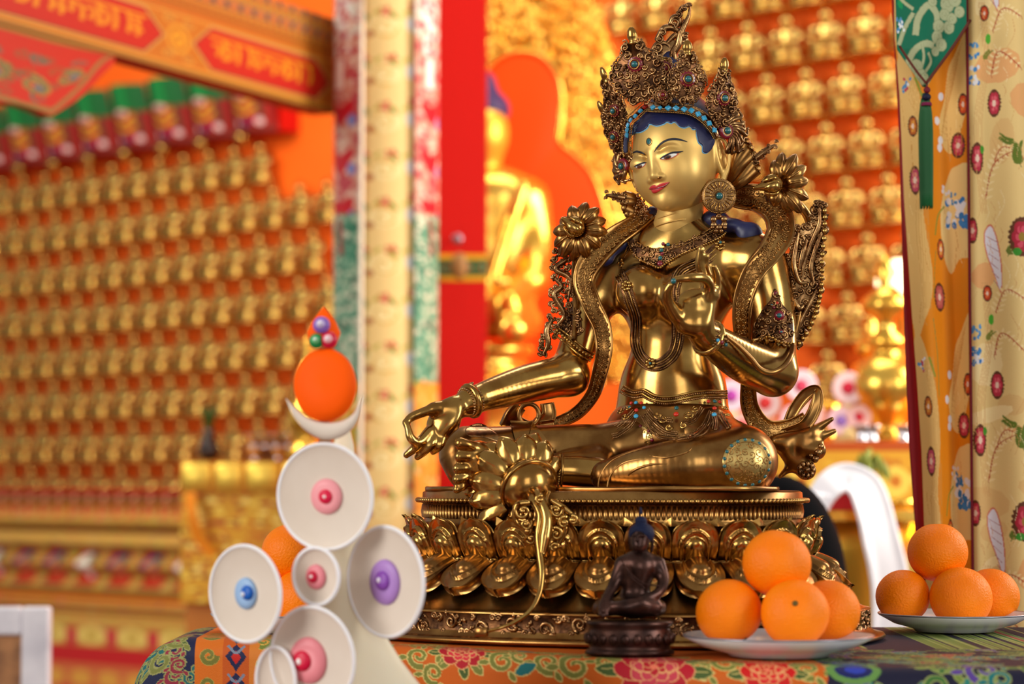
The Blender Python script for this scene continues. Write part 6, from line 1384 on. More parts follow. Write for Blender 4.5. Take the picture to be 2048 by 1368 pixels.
def peony(x, y, r, c1_=RD_, c2_=RD2, e=(226, 170, 110)):
    for i in range(9):
        a = i * 2 * math.pi / 9 + rnd.random() * .3; cv.leaf(x + math.cos(a) * r * .75, y + math.sin(a) * r * .6, r * .8, a, r * .42, GR if i % 2 else GRD, PALE, 4); cv.line([(x + math.cos(a) * r * .8, y + math.sin(a) * r * .65), (x + math.cos(a) * r * 1.4, y + math.sin(a) * r * 1.1)], 2, PALE, 1)
    cv.flower(x, y, r, 8, c1_, c2_, c1_, e, .8); cv.flower(x, y - r * .1, r * .5, 6, c2_, c1_, (230, 120, 90), e, .8)
def vine(x, y, r, f, c=GR, e=PALE):
    cv.scroll(x, y, r, f * 1.2, f * 1.3, r * .42, c, e, 5)
    for k in range(3): cv.leaf(x + r * math.cos(k * 2 + f), y + r * math.sin(k * 2 + f), r * .8, k * 2 + f, r * .4, c, e, 4)
for j in range(9):
    for i in range(19):
        x, y = i * 128 + (j % 2) * 64 + rnd.uniform(-18, 18), j * 175 + rnd.uniform(-20, 20)
        if (i + j * 2) % 5 == 0: peony(x, y, 46)
        elif (i + j) % 7 == 3: cv.leaf(x - 20, y, 50, .4, 22, TL, PALE, 4)
        else: vine(x, y, rnd.uniform(24, 36), rnd.choice([-1, 1]))
def _ex(px):
    X = (px - 1024) * .00052
    for _ in range(12): X = (px - 1024) / F * float(YFn(X))
    return X
X_ = lambda px: (_ex(px) + .46) * 1983
_py = [1290.0]
def Y_(py, px=None):
    X = _ex(_py[0] if px is None else px); d = float(YFn(X))
    if py < 950 + .186 * F / d: return 1050 - (.186 * F / max(py - 950, 60) - d) * 1983
    return 1050 + (py - (950 + .186 * F / d)) * d / F * 1983
cv.poly([(X_(790), Y_(1288, 790)), (X_(1640), Y_(1288, 1640)), (X_(1640), chh), (X_(790), chh)], OR)
peony(X_(925), Y_(1310, 925), 48)
for x, y, r, f in ((840, 1325, 26, 1), (1005, 1335, 28, -1), (1040, 1318, 20, 1), (1095, 1335, 28, 1), (1150, 1345, 34, -1), (1215, 1330, 26, 1), (1400, 1345, 26, 1), (1450, 1330, 30, -1), (870, 1360, 24, 1), (1060, 1298, 14, 1), (1120, 1300, 14, -1), (1610, 1345, 28, 1)): vine(X_(x), Y_(y, x), r, f)
for i in range(60):
    x, y = rnd.uniform(X_(800), X_(1700)), rnd.uniform(560, 1020)
    if not inpoly(x, y, [(X_(1600), chh), (X_(1650), Y_(1345, 1650)), (X_(1850), Y_(1300, 1850)), (cw, Y_(1294, 2300)), (cw, chh)]): vine(x, y, rnd.uniform(24, 40), rnd.choice([-1, 1]), rnd.choice([GR, GRD, (150, 40, 30)]), (176, 150, 80))
peony(X_(1305), Y_(1352, 1305), 74, (178, 22, 40), (196, 60, 76)); peony(X_(1530), Y_(1356, 1530), 50, (200, 20, 20), (214, 40, 40)); cv.leaf(X_(1030), Y_(1362, 1030), 50, -.5, 24, TL, PALE, 4)
# dark brocade edge on the right, striped panels on the left
dk = [(X_(1600), chh), (X_(1650), Y_(1345, 1650)), (X_(1720), Y_(1318, 1720)), (X_(1850), Y_(1300, 1850)), (X_(2060), Y_(1296, 2060)), (cw, Y_(1294, 2300)), (cw, chh)]; cv.poly(dk, NV)
for i in range(190):
    x, y = rnd.uniform(X_(1600), cw), rnd.uniform(450, chh); c = rnd.choice([(60, 104, 50), (110, 130, 60), TL, (150, 60, 60), (84, 60, 140), (60, 104, 50), (36, 120, 110)])
    if inpoly(x, y, dk): vine(x, y, rnd.uniform(24, 40), rnd.choice([-1, 1]), c, (150, 160, 90))
cv.disc(X_(1700), Y_(1350, 1700), 52, 34, (96, 140, 70)); cv.disc(X_(1700), Y_(1350, 1700), 36, 22, (24, 30, 90)); cv.disc(X_(1704), Y_(1348, 1704), 20, 12, (40, 60, 170))
cv.poly([(0, 0), (X_(398), 0), (X_(398), chh), (0, chh)], (24, 30, 66))
for i in range(150):
    x, y = rnd.uniform(-10, X_(392)), rnd.uniform(600, 1500); vine(x, y, rnd.uniform(16, 26), rnd.choice([-1, 1]), rnd.choice([(84, 100, 50), (30, 100, 100), (120, 124, 60), (140, 40, 60)]), (150, 150, 90))
cv.poly([(X_(398), 0), (X_(452), 0), (X_(452), chh), (X_(398), chh)], (206, 106, 24)); cv.poly([(X_(452), 0), (X_(506), 0), (X_(506), chh), (X_(452), chh)], (190, 84, 20)); cv.poly([(X_(506), 0), (X_(560), 0), (X_(560), chh), (X_(506), chh)], (206, 120, 40))
for i in range(9):
    y = 1050 + i * 66 - 400; cv.scroll(X_(425), y, 20, 0, 1.4, 12, (112, 112, 46), (170, 150, 70)); cv.scroll(X_(532), y + 20, 22, 2, -1.4, 12, (112, 124, 50), (206, 176, 80))
    cv.poly([(X_(479), y - 30), (X_(500), y), (X_(479), y + 34), (X_(458), y)], (24, 30, 70)); cv.poly([(X_(479), y - 14), (X_(489), y + 2), (X_(479), y + 18), (X_(469), y + 2)], (190, 30, 20)); cv.line([(X_(462), y - 26), (X_(479), y - 8), (X_(496), y - 26)], 6, (120, 130, 150))
NU, NVt, NVd = 1100, 300, 260
def cloth_mesh():
    u = np.linspace(0, 1, NU); v1 = np.linspace(0, 1, NVt) ** .8; v2 = np.linspace(0, 1, NVd)[1:]; X = (-.46 + u * 1.21)[:, None]; yf = YFn(X); r_ = .022
    y1 = YB + (yf - YB) * v1[None]; t = DROP * v2[None]; y2 = yf - r_ * np.sin(np.clip(t / r_, 0, math.pi / 2)) + .004 * np.sin(X * 34) * np.clip(t * 12, 0, 1)
    z2 = -np.where(t < r_ * math.pi / 2, r_ * (1 - np.cos(np.clip(t / r_, 0, 1.6))), r_ + t - r_ * math.pi / 2) + 0 * X
    y = np.concatenate([y1, y2], 1); z = np.concatenate([y1 * 0, z2], 1); row = np.concatenate([1050 + (yf - y1) * -1983, 1050 + t * 1983 + 0 * X], 1); XX = X + 0 * y
    e = np.clip(-.372 - XX, 0, None); x3 = np.where(e > 0, -.372 - .070 * np.sin(np.clip(e / .085, 0, 1) * math.pi / 2), XX); z = z - np.where(e > 0, .16 * (1 - np.cos(np.clip(e / .125, 0, 1) * math.pi / 2)), 0)
    p = np.stack([x3, y, TABLE_Z - .0015 + z], -1).reshape(-1, 3); nv = NVt + NVd - 1
    i = np.arange((NU - 1) * (nv - 1)); a = (i // (nv - 1)) * nv + i % (nv - 1)
    cols = cv.sample(np.clip((XX.ravel() + .46) / 1.21, 0, .9999), np.clip(np.clip(row.ravel(), 0, None) / chh, 0, .9999))
    return mesh('brocade_tablecloth', p, np.stack([a, a + 1, a + nv + 1, a + nv], 1), CLOTH, None, True, cols)
ob = cloth_mesh(); tag(ob, 'orange brocade altar cloth with peonies and dark floral borders', 'tablecloth')
sd = ob.modifiers.new('thickness', 'SOLIDIFY'); sd.thickness = .0015; sd.offset = -1

# ---- plates of oranges
def TP(px, d): return np.array([(px - 1024) / F * d, d, TABLE_Z])
def platef(px, d, r, label):
    p = TP(px, d) + [0, 0, .0005]; o = empty('plate', p, label, 'plate', 'white fruit plates'); mb = MB(); lathe(mb, [(r * .5, 0), (r * .52, 0), (r * .55, .003), (r * .8, .009), (r, .019), (r * 1.005, .0205), (r * .99, .0215), (r * .78, .0125), (r * .55, .0065), (0, .006)], p, 72); mb.build('dish', PORC, o)
    mb = MB(); a = np.arange(60) * 2 * math.pi / 60; tube(mb, [p + [r * math.cos(t), r * math.sin(t), .0208] for t in a], .0012, 6, True, 1); mb.build('silver_rim', mat('rim_line', (150, 150, 160), .6, .3), o); return p
def orange(px, py, d, r, label, spin, calyx, onp=None):
    c = P(px, py, d); rnd = random.Random(int(px)); nu, nv = 56, 36; mb = MB(); th = np.arange(nu) * 2 * math.pi / nu; V = []
    ax = nrm(np.array(spin)); R_ = basis(ax, (0.1, 1, .2))
    for k in range(nv + 1):
        ph = math.pi * k / nv
        for t in th:
            q = r * (1 - .045 * math.exp(-(ph / .22) ** 2) - .02 * math.exp(-((math.pi - ph) / .3) ** 2) + .006 * math.sin(3 * t + px) * math.sin(ph) ** 2 + .004 * math.sin(5 * t + 2) * math.sin(ph)); V.append([q * math.sin(ph) * math.cos(t), q * math.sin(ph) * math.sin(t), q * .975 * math.cos(ph)])
    mb.add(np.array(V) @ R_.T + c, [[k * nu + j, (k + 1) * nu + j, (k + 1) * nu + (j + 1) % nu, k * nu + (j + 1) % nu] for k in range(nv) for j in range(nu)])
    root = mb.build('orange', PEEL); tag(root, label, 'orange', 'oranges piled on the white plates')
    if calyx: mb = MB(); lathe(mb, [(0, 0), (.0028, .0), (.0030, .0008), (.0016, .0014), (0, .001)], c + R_ @ np.array([0, 0, r * .975 * .955]), 9, R_); mb.build('stem_scar', plain((96, 78, 30)), root)
    return root
# front plate
pr = platef(1554, 2.505, .0975, 'white plate of four oranges at the front, right of the small bronze')
orange(1458, 1224, 2.505, .0345, 'left lower orange on the front plate', (.5, -.3, -.9), True); orange(1590, 1227, 2.472, .0349, 'front middle lower orange on the front plate', (-.1, -.9, .35), True)
orange(1657, 1223, 2.552, .0337, 'right lower orange on the front plate, partly hidden', (.3, .4, .8), False); orange(1553, 1127, 2.513, .0358, 'orange topping the pile on the front plate', (.2, -.1, 1), False)
platef(1905, 2.90, .090, 'white plate of oranges at the right, before the curtain')
orange(1806, 1193, 2.900, .0325, 'left lower orange on the right-hand plate', (.1, -.5, -.8), False); orange(1922, 1196, 2.872, .0372, 'front middle lower orange on the right-hand plate', (.3, -.4, .8), False)
orange(1982, 1193, 2.945, .0345, 'right lower orange on the right-hand plate, partly hidden', (.2, .4, .8), False); orange(1875, 1105, 2.912, .0362, 'orange topping the pile on the right-hand plate', (.0, .1, 1), False)
platef(566, 2.90, .084, 'white plate of oranges at the left, behind the wax discs')
orange(512, 1199, 2.895, .033, 'lower orange on the left plate hidden by the left wax disc', (.2, .4, .8), False); orange(603, 1197, 2.880, .0352, 'lower orange on the left plate between the wax discs', (.2, -.2, .8), False)
orange(566, 1196, 2.945, .033, 'rear lower orange on the left plate', (.2, .1, .8), False); orange(580, 1105, 2.907, .0345, 'orange topping the pile on the left plate', (.2, .1, .9), False)

# ---- small dark bronze figure
bd = 2.525; k_ = bd / F; bp0 = TP(1258, bd); sb = empty('small_bronze_figure', bp0, 'small dark bronze seated figure with blue hair before the big statue', 'statuette')
def s_(px, py, z=0): return P(px, py, bd + z)
mb = MB(); lathe(mb, [(.045, 0.0005), (.0465, .001), (.0465, .004), (.043, .006), (.0415, .009), (.044, .012), (.0445, .022), (.0425, .025), (.043, .029), (.0455, .032), (.045, .035), (0, .035)], bp0, 64, None, 1, .72); bas = mb.build('lotus_base', DARKBR, sb)
mb = MB()
for i in range(22):
    t = i * 2 * math.pi / 22; e = np.array([math.cos(t) * .0445, math.sin(t) * .0445 * .72, 0]); o_ = nrm([math.cos(t) * .72, math.sin(t), 0]); R_ = basis(o_, BZ0)
    ball(mb, bp0 + e + [0, 0, .0170], (.0046, .0062, .003), R_, 10, 7); spiral(mb, bp0 + e + o_ * .0024 + [0, 0, .018], R_, .0032, .0007, 1, 1.5, 1)
mb.build('lotus_petals', DARKBR, bas)
S = SDF(); S.ell(s_(1260, 1214, -.004), (64 * k_, .030, 19 * k_)); S.ell(s_(1205, 1216, -.006), (20 * k_, .014, 16 * k_), k=.008); S.ell(s_(1312, 1216, -.006), (20 * k_, .014, 16 * k_), k=.008)
S.chain([s_(1208, 1218, -.022), s_(1250, 1214, -.030), s_(1290, 1216, -.026)], [12 * k_, 11 * k_, 8 * k_], k=.006); S.chain([s_(1312, 1214, -.02), s_(1280, 1206, -.03), s_(1250, 1208, -.028)], [12 * k_, 10 * k_, 7 * k_], k=.005)
S.chain([s_(1270, 1205, .004), s_(1272, 1165, .004), s_(1278, 1135, .004)], [27 * k_, 30 * k_, 34 * k_], k=.012); S.ell(s_(1280, 1128, .004), (42 * k_, 16 * k_, 17 * k_), k=.012)
S.chain([s_(1243, 1128, .003), s_(1228, 1168, -.004), s_(1212, 1198, -.020), s_(1206, 1222, -.030)], [13 * k_, 11.5 * k_, 9 * k_, 7 * k_], k=.006); S.chain([s_(1317, 1128, .003), s_(1326, 1160, -.004), s_(1316, 1186, -.016), s_(1285, 1196, -.026)], [14 * k_, 12 * k_, 10 * k_, 7 * k_], k=.006)
S.chain([s_(1280, 1112, .003), s_(1281, 1096, .002)], [12 * k_, 11 * k_], k=.006)
for i, (x, y) in enumerate(((1199, 1230), (1204, 1233), (1209, 1233), (1214, 1231))): S.cap(s_(x + 1, 1218, -.031), s_(x, y, -.033), 2.6 * k_, 2 * k_, k=.001)
fb = S.mesh('body', DARKBR, .0009, sb)
S = SDF(); S.ell(s_(1281, 1076, .001), (20 * k_, 22 * k_, 27 * k_)); S.ell(s_(1278, 1093, -.004), (14 * k_, 14 * k_, 12 * k_), k=.006); S.cap(s_(1276, 1070, -.0105), s_(1274, 1080, -.0125), 2 * k_, 3.2 * k_, k=.002)
S.ell(s_(1276, 1091, -.009), (5 * k_, 4 * k_, 1.8 * k_), k=.0015); S.ell(s_(1268, 1071, -.0105), (5 * k_, 3 * k_, 2.5 * k_), k=.0015); S.ell(s_(1285, 1071, -.0105), (5 * k_, 3 * k_, 2.5 * k_), k=.0015); S.chain([s_(1303, 1070, .004), s_(1305, 1085, .004), s_(1303, 1102, .004)], [3.4 * k_, 3.6 * k_, 3.2 * k_], k=.002); S.chain([s_(1259, 1072, .003), s_(1260, 1086, .003), s_(1262, 1098, .003)], [2.6 * k_] * 3, k=.002)
S.mesh('head', DARKBR, .0008, sb)
S = SDF(); S.ell(s_(1283, 1067, .004), (26 * k_, 26 * k_, 22 * k_)); S.ell(s_(1282, 1042, .004), (12 * k_, 12 * k_, 10 * k_), k=.002); S.cap(s_(1282, 1026, .004), s_(1281, 1016, .004), 3.6 * k_, 2.2 * k_, k=.002); S.ell(s_(1275, 1093, -.014), (25 * k_, 34 * k_, 31 * k_), k=.001, op=-1); S.mesh('hair', mat('blue_hair_paint', (16, 26, 58), 0, .6, spec=.2, bump=.6, bscale=700), .0009, sb)
mb = MB(); 
for pts in (((1243, 1120), (1262, 1148), (1290, 1168), (1318, 1172)), ((1246, 1128), (1264, 1156), (1290, 1176))): q_ = S and fb; a = np.array(pts, float); tube(mb, [s_(x, y, -.0165 - .004 * math.sin(i)) for i, (x, y) in enumerate(a)], .0007, 6)
mb.build('robe_hem', DARKBR, sb)

# ---- wax flower offering in front (pale discs)
WD = 2.36; WK = WD / F
WAX = mat('white_wax', (226, 214, 202), 0, .5, spec=.2, rgb2=(216, 202, 188), nscale=10); WAXR = mat('white_wax_rim', (240, 240, 246), 0, .4, sss=.1); CREAM = mat('cream_wax', (232, 222, 196), 0, .5, sss=.1)
trm = empty('wax_disc_offering', P(650, 1430, WD), 'tall white wax offering of discs, crescent and orange sun, at the front left', 'offering')
mb = MB(); cpts = [(1500, 250), (1430, 215), (1368, 172), (1320, 130), (1270, 95), (1200, 66), (1120, 56), (1040, 40), (960, 30), (890, 22), (860, 14)]
zz = [P(690, y, WD + .05)[2] for y, r in cpts]; lathe(mb, [(r * WK, z) for (y, r), z in zip(cpts, zz)], PZ(688, WD + .05, 0), 40, None, .92, .45); mb.build('wax_cone', CREAM, trm)
mb = MB(); tube(mb, [P(650, 885, WD + .012), P(648, 790, WD + .012), P(648, 690, WD + .012), P(648, 640, WD + .010)], [.006, .004, .003, .002], 8); mb.build('core_stick', plain((150, 96, 40)), trm)
def wdisc(px, py, rx, ry, yaw, dz, cols, off=(0, 0), rimr=.055, tilt=0.0, nm='wax_disc', m=WAX):
    n = nrm(CAMN * math.cos(yaw) - RT * math.sin(yaw) + UP * tilt); R_ = basis(n, UP); c = P(px, py, WD + dz); sx = rx / math.cos(yaw) * WK; sy = ry * WK; r = 1.0
    mb = MB(); lathe(mb, [(0, -.010), (.5, -.009), (.9, -.004), (1.0, .003), (.985, .0055), (.955, .0045), (.8, .0012), (.4, -.0006), (0, -.001)], c, 64, R_ @ np.diag([sx, sy, 1.0])); o = mb.build(nm, m, trm)
    mb = MB(); a = np.arange(64) * 2 * math.pi / 64; tube(mb, [c + R_ @ np.array([math.cos(t) * sx * .975, math.sin(t) * sy * .975, .0035]) for t in a], .0020, 8, True, 1, hint=n); mb.build('disc_rim', WAXR, o)
    for i, (r0, r1, col, ox, oy) in enumerate(cols):
        mb = MB(); h = .0015 * (i + 1); q_ = c + R_ @ np.array([ox * WK / math.cos(yaw), -oy * WK, h])
        lathe(mb, [(0, -.003), (1, -.002), (.96, .0004), (.6, .0007 + .0008 * (i > 0)), (0, .0008 + .0018 * (i > 0))], q_, 32, R_ @ np.diag([r0 * WK / math.cos(yaw), r1 * WK, 1.0])); mb.build('centre_ring' if i == 0 else 'centre_dot' if i == 1 else 'white_tip', plain(col, .4), o)
    return o
PK, RDD = (240, 158, 166), (214, 20, 66)
wdisc(653, 993, 99, 108, .38, .0, [(32, 36, PK, 0, 0), (14, 15, RDD, 0, 0), (4, 4, (250, 240, 240), 0, 0)])
wdisc(495, 1187, 77, 98, .60, -.01, [(23, 32, (150, 184, 226), -3, 0), (13, 15, (14, 92, 190), 3, -2), (4.5, 5, (236, 240, 250), -3, 1)])
wdisc(636, 1152, 48, 58, .50, -.012, [(20, 25, (236, 140, 152), -4, 2), (10, 12, (208, 20, 62), -8, 2), (4, 4, (250, 240, 240), -9, 1)])
wdisc(776, 1163, 80, 112, .72, -.01, [(31, 46, (174, 132, 206), -6, 2), (15, 20, (136, 72, 178), -8, -1), (5, 6, (240, 232, 250), -12, -2)])
wdisc(628, 1318, 88, 106, .48, -.022, [(38, 47, (232, 138, 148), -12, 4), (19, 21, (210, 18, 62), -22, 5), (6, 7, (250, 240, 240), -26, 6)])
wdisc(556, 1362, 42, 70, .55, -.006, [])
# orange sun disc, crescent, drop and beads
SUN = mat('orange_wax', (255, 92, 4), 0, .6, spec=.1)
n = nrm(CAMN - RT * .3); R_ = basis(n, UP); c = P(650, 770, WD - .008); mb = MB(); lathe(mb, [(0, -.008), (.9, -.006), (1, -.001), (.97, .004), (.7, .0065), (0, .009)], c, 56, R_ @ np.diag([66 * WK, 73 * WK, 1.0])); mb.build('orange_sun', SUN, trm)
mb = MB(); cr = []; o1 = catmull([(570, 797), (585, 832), (612, 862), (650, 880), (690, 870), (716, 840), (727, 790)], 6); o2 = catmull([(723, 800), (706, 828), (682, 842), (650, 845), (620, 838), (594, 820), (574, 800)], 6)
pl = [((x - 650) * WK, (835 - y) * WK) for x, y in np.r_[o1, o2[1:-1]]]; ce = len(pl)
R0 = basis(nrm(CAMN - RT * .12), UP); k1 = len(o1); N_ = 10; V = []; Fq = []
A1 = np.array([pl[min(i, k1 - 1)] for i in range(k1)]); A2 = np.array([pl[k1 + i] for i in range(len(pl) - k1)][::-1]); A2 = np.stack([np.interp(np.linspace(0, 1, k1), np.linspace(0, 1, len(A2)), A2[:, i]) for i in range(2)], 1); A2[0] = A1[0] + .0002; A2[-1] = A1[-1] + .0002
for i in range(k1):
    m_, h_ = (A1[i] + A2[i]) / 2, (A1[i] - A2[i]) / 2
    for j in range(N_): t = j * 2 * math.pi / N_; w = min(.0045, np.linalg.norm(h_) * .8); V.append(list(m_ + h_ * math.cos(t)) + [w * math.sin(t)])
mb.add(np.array(V) @ R0.T + P(650, 835, WD - .010), grid_faces(k1, N_, False, True)); mb.build('white_crescent', WAX, trm)
mb = MB(); lathe(mb, [(0, 0), (.014, .006), (.0165, .014), (.012, .024), (.005, .034), (0, .040)], P(647, 694, WD), 24, None, 1, .5); mb.build('orange_drop', SUN, trm)
for x, y, r, c1_, c2_, nm in ((643, 650, 17, (134, 96, 186), (196, 180, 224), 'purple_bead'), (633, 682, 15, (14, 132, 70), (110, 190, 130), 'green_bead'), (658, 680, 17, (206, 20, 60), (240, 180, 190), 'red_bead')):
    p = P(x, y, WD - .012); mb = MB(); ball(mb, p, (r * WK, r * WK * .7, r * WK), None, 20, 12); o = mb.build('round_bead', plain(c1_, .35), trm); o['label'] = nm.replace('_', ' ')
    mb = MB(); ball(mb, p + CAMN * r * WK * .42 - RT * .0006 + UP * .001, r * WK * .55, None, 14, 10); mb.build('bead_cap', plain(c2_, .35), o); mb = MB(); ball(mb, p + CAMN * r * WK * .9 - RT * .0012 + UP * .002, r * WK * .2, None, 8, 6); mb.build('white_tip', plain((250, 246, 250), .3), o)
zl = P(690, 1500, WD + .05)[2]; mb = MB(); lathe(mb, [(.15, 0), (.15, .02), (.03, .05), (.03, zl - .05), (.16, zl - .03), (.16, zl - .001)], PZ(688, WD + .05, 0) * [1, 1, 0] + [0, -.02, 0], 32); 
o = mb.build('offering_stand', plain((120, 40, 24))); tag(o, 'turned stand carrying the wax disc offering before the altar table', 'stand')
# thin ring of incense wire beside the plate
mb = MB(); a = np.arange(20) * 2 * math.pi / 20
# ---- brocade curtain at the right
KD = 3.16; cur = empty('brocade_curtain', P(1940, 1368, KD), 'floral brocade curtain in cream and orange, right edge', 'curtain')
CR1, CR2, CR3, OG = (228, 198, 132), (226, 168, 108), (238, 214, 156), (226, 136, 14)
PF, PFD, GN = (186, 44, 66), (96, 52, 26), (60, 130, 40)
def blotch(cv, n, cols, sx, rnd, w, h, r0=18, r1=60):
    for i in range(n): cv.disc(rnd.uniform(0, w), rnd.uniform(0, h), rnd.uniform(r0, r1) * sx, rnd.uniform(r0, r1), rnd.choice(cols), rnd.uniform(0, 3), 10)
def fl(cv, x, y, rx, ry, c1_, c2_, c3=(240, 210, 190)):
    for i in range(22): a = i * 2 * math.pi / 22; cv.leaf(x + math.cos(a) * rx * .85, y + math.sin(a) * ry * .85, rx * .28, a, rx * .3, PFD)
    cv.disc(x, y, rx, ry, PFD); 
    for i in range(6): a = i * math.pi / 3; cv.disc(x + math.cos(a) * rx * .42, y + math.sin(a) * ry * .5, rx * .42, ry * .34, c1_, 0); cv.disc(x + math.cos(a) * rx * .30, y + math.sin(a) * ry * .4, rx * .24, ry * .2, c2_, 0)
    cv.disc(x, y, rx * .28, ry * .24, c3)
def feather(cv, pts, w, c, e, n=26):
    p = catmull(pts, 10); k = len(p)
    for i in range(0, k - 1, 2):
        t = p[min(i + 1, k - 1)] - p[max(i - 1, 0)]; a = math.atan2(t[1], t[0])
        for s__ in (-1, 1): cv.leaf(p[i][0], p[i][1], w * (1 - .5 * i / k), a + s__ * 1.0, w * .3, c)
    cv.line(p, w * .12, e, 1)
def cluster(cv, x, y, s__, cols, n=12):
    r_ = random.Random(int(x + y))
    for i in range(n): cv.disc(x + r_.uniform(-1, 1) * s__, y + r_.uniform(-1, 1) * s__ * 1.5, s__ * .26, s__ * .42, r_.choice(cols), r_.uniform(-.4, .4), 9)
def fern(cv, x, y, s__, a0, c):
    p = catmull([(x, y), (x + s__ * .5 * math.cos(a0), y + s__ * .5 * math.sin(a0)), (x + s__ * 1.1 * math.cos(a0 + .25), y + s__ * 1.1 * math.sin(a0 + .25))], 6); cv.line(p, s__ * .05, c, 1)
    for i in range(2, len(p)): 
        for q_ in (-1, 1): cv.leaf(p[i][0], p[i][1], s__ * .34, a0 + q_ * .9, s__ * .12, c)
K3 = 3
wR, hR = 200 * K3, 1840 * K3; cv = Canvas(wR, hR, CR1); rnd = random.Random(31); blotch(cv, 60, [CR2, CR3, CR1, (222, 184, 120)], .8, rnd, wR, hR, 40, 150); cx = lambda px: (px - 1940) * K3; cy = lambda py: (py + 430) * K3
for rep in (-568, 0, 568, 1136):
    Yc = lambda py: cy(py + rep)
    for (x0, y0), (x1, y1), (x2, y2) in (((1990, 60), (2008, 18), (2044, 36)), ((1986, 150), (2000, 104), (2042, 140)), ((1985, 340), (2006, 298), (2046, 322)), ((1972, 400), (1990, 330), (2040, 300))):
        feather(cv, [(cx(x0), Yc(y0)), (cx(x1), Yc(y1)), (cx(x2), Yc(y2))], 46, CR3, (206, 150, 96)); p = catmull([(cx(x0), Yc(y0)), (cx(x1), Yc(y1)), (cx(x2), Yc(y2))], 12); cv.line(p, 5, (176, 64, 40), 1)
        for i in range(0, len(p), 2): cv.line([tuple(p[i]), (p[i][0] + 5, p[i][1] + 18)], 3, (176, 64, 40), 1)
    for k in range(5): cv.line([(cx(1962 + k * 3), Yc(430)), (cx(1950 + k * 4), Yc(250)), (cx(1970 + k * 3), Yc(120)), (cx(1962 + k * 3), Yc(0))], 3, (210, 160, 100), 8)
    fern(cv, cx(2040), Yc(340), 120, -1.9, (96, 116, 34)); fern(cv, cx(2030), Yc(290), 80, -2.9, (96, 116, 34)); fern(cv, cx(2012), Yc(520), 100, -1.1, (104, 120, 44))
    fl(cv, cx(1974), Yc(23), 27, 50, (196, 60, 24), (226, 120, 60)); fl(cv, cx(1991), Yc(208), 36, 86, PF, (222, 96, 110)); fl(cv, cx(1956), Yc(318), 36, 100, PF, (222, 110, 116)); fl(cv, cx(1946), Yc(464), 26, 80, PF, (226, 120, 110)); fl(cv, cx(2040), Yc(480), 74, 120, (170, 36, 56), (206, 76, 96), (150, 120, 40))
    cv.disc(cx(1981), Yc(76), 15, 32, (76, 170, 44)); cv.disc(cx(1966), Yc(300), 12, 26, (70, 150, 40)); cv.disc(cx(2030), Yc(510), 26, 24, (56, 140, 40))
    fern(cv, cx(1972), Yc(120), 60, -1.2, (126, 130, 50)); cluster(cv, cx(1951), Yc(100), 30, [(60, 130, 190), (80, 150, 206)]); cluster(cv, cx(1950), Yc(150), 36, [(60, 130, 190), (220, 220, 226), (50, 120, 190)], 16)
    cv.poly(catmull([(cx(1968), Yc(470)), (cx(1982), Yc(452)), (cx(1994), Yc(480)), (cx(2002), Yc(540)), (cx(2000), Yc(592)), (cx(1986), Yc(550)), (cx(1972), Yc(510))], 6, True), (206, 110, 84)); cv.poly(catmull([(cx(1970), Yc(472)), (cx(1982), Yc(456)), (cx(1992), Yc(482)), (cx(2000), Yc(540)), (cx(1999), Yc(586)), (cx(1987), Yc(548)), (cx(1974), Yc(508))], 6, True), (222, 218, 228))
    for k in range(6): cv.line([(cx(1972 + k * 3), Yc(475 + k * 18)), (cx(1996), Yc(490 + k * 18))], 4, (170, 120, 130), 1)
for i in range(150):
    x, y = rnd.uniform(0, wR), rnd.uniform(0, hR); a = rnd.uniform(-.5, .5); Lq = rnd.uniform(60, 200)
    cv.line([(x, y), (x + Lq * .3 * math.sin(a + .6), y + Lq * .5), (x + Lq * .5 * math.sin(a), y + Lq)], 2.2, rnd.choice([(214, 172, 104), (240, 222, 172), (206, 150, 92)]), 6)
def panelR(u, v):
    px = 1941 + u * 190; py = -428 + v * 1830; d = KD - .02 + .012 * np.cos((u - .12) * 9) * (u > 0) + .010 * np.exp(-u * 40) * 2
    return np.c_[(px - 1024) / F * KD, EYE[1] + d * FW[1] + 0 * u, EYE[2] + KD * (FW[2] + UP[2] * (684 - py) / F)]
painted('cream_panel', cv, panelR, 170, 1500, CLOTH, cur, th=.002)
wL = 150 * K3; cv = Canvas(wL, hR, OG); rnd = random.Random(8); cx = lambda px: (px - 1800) * K3
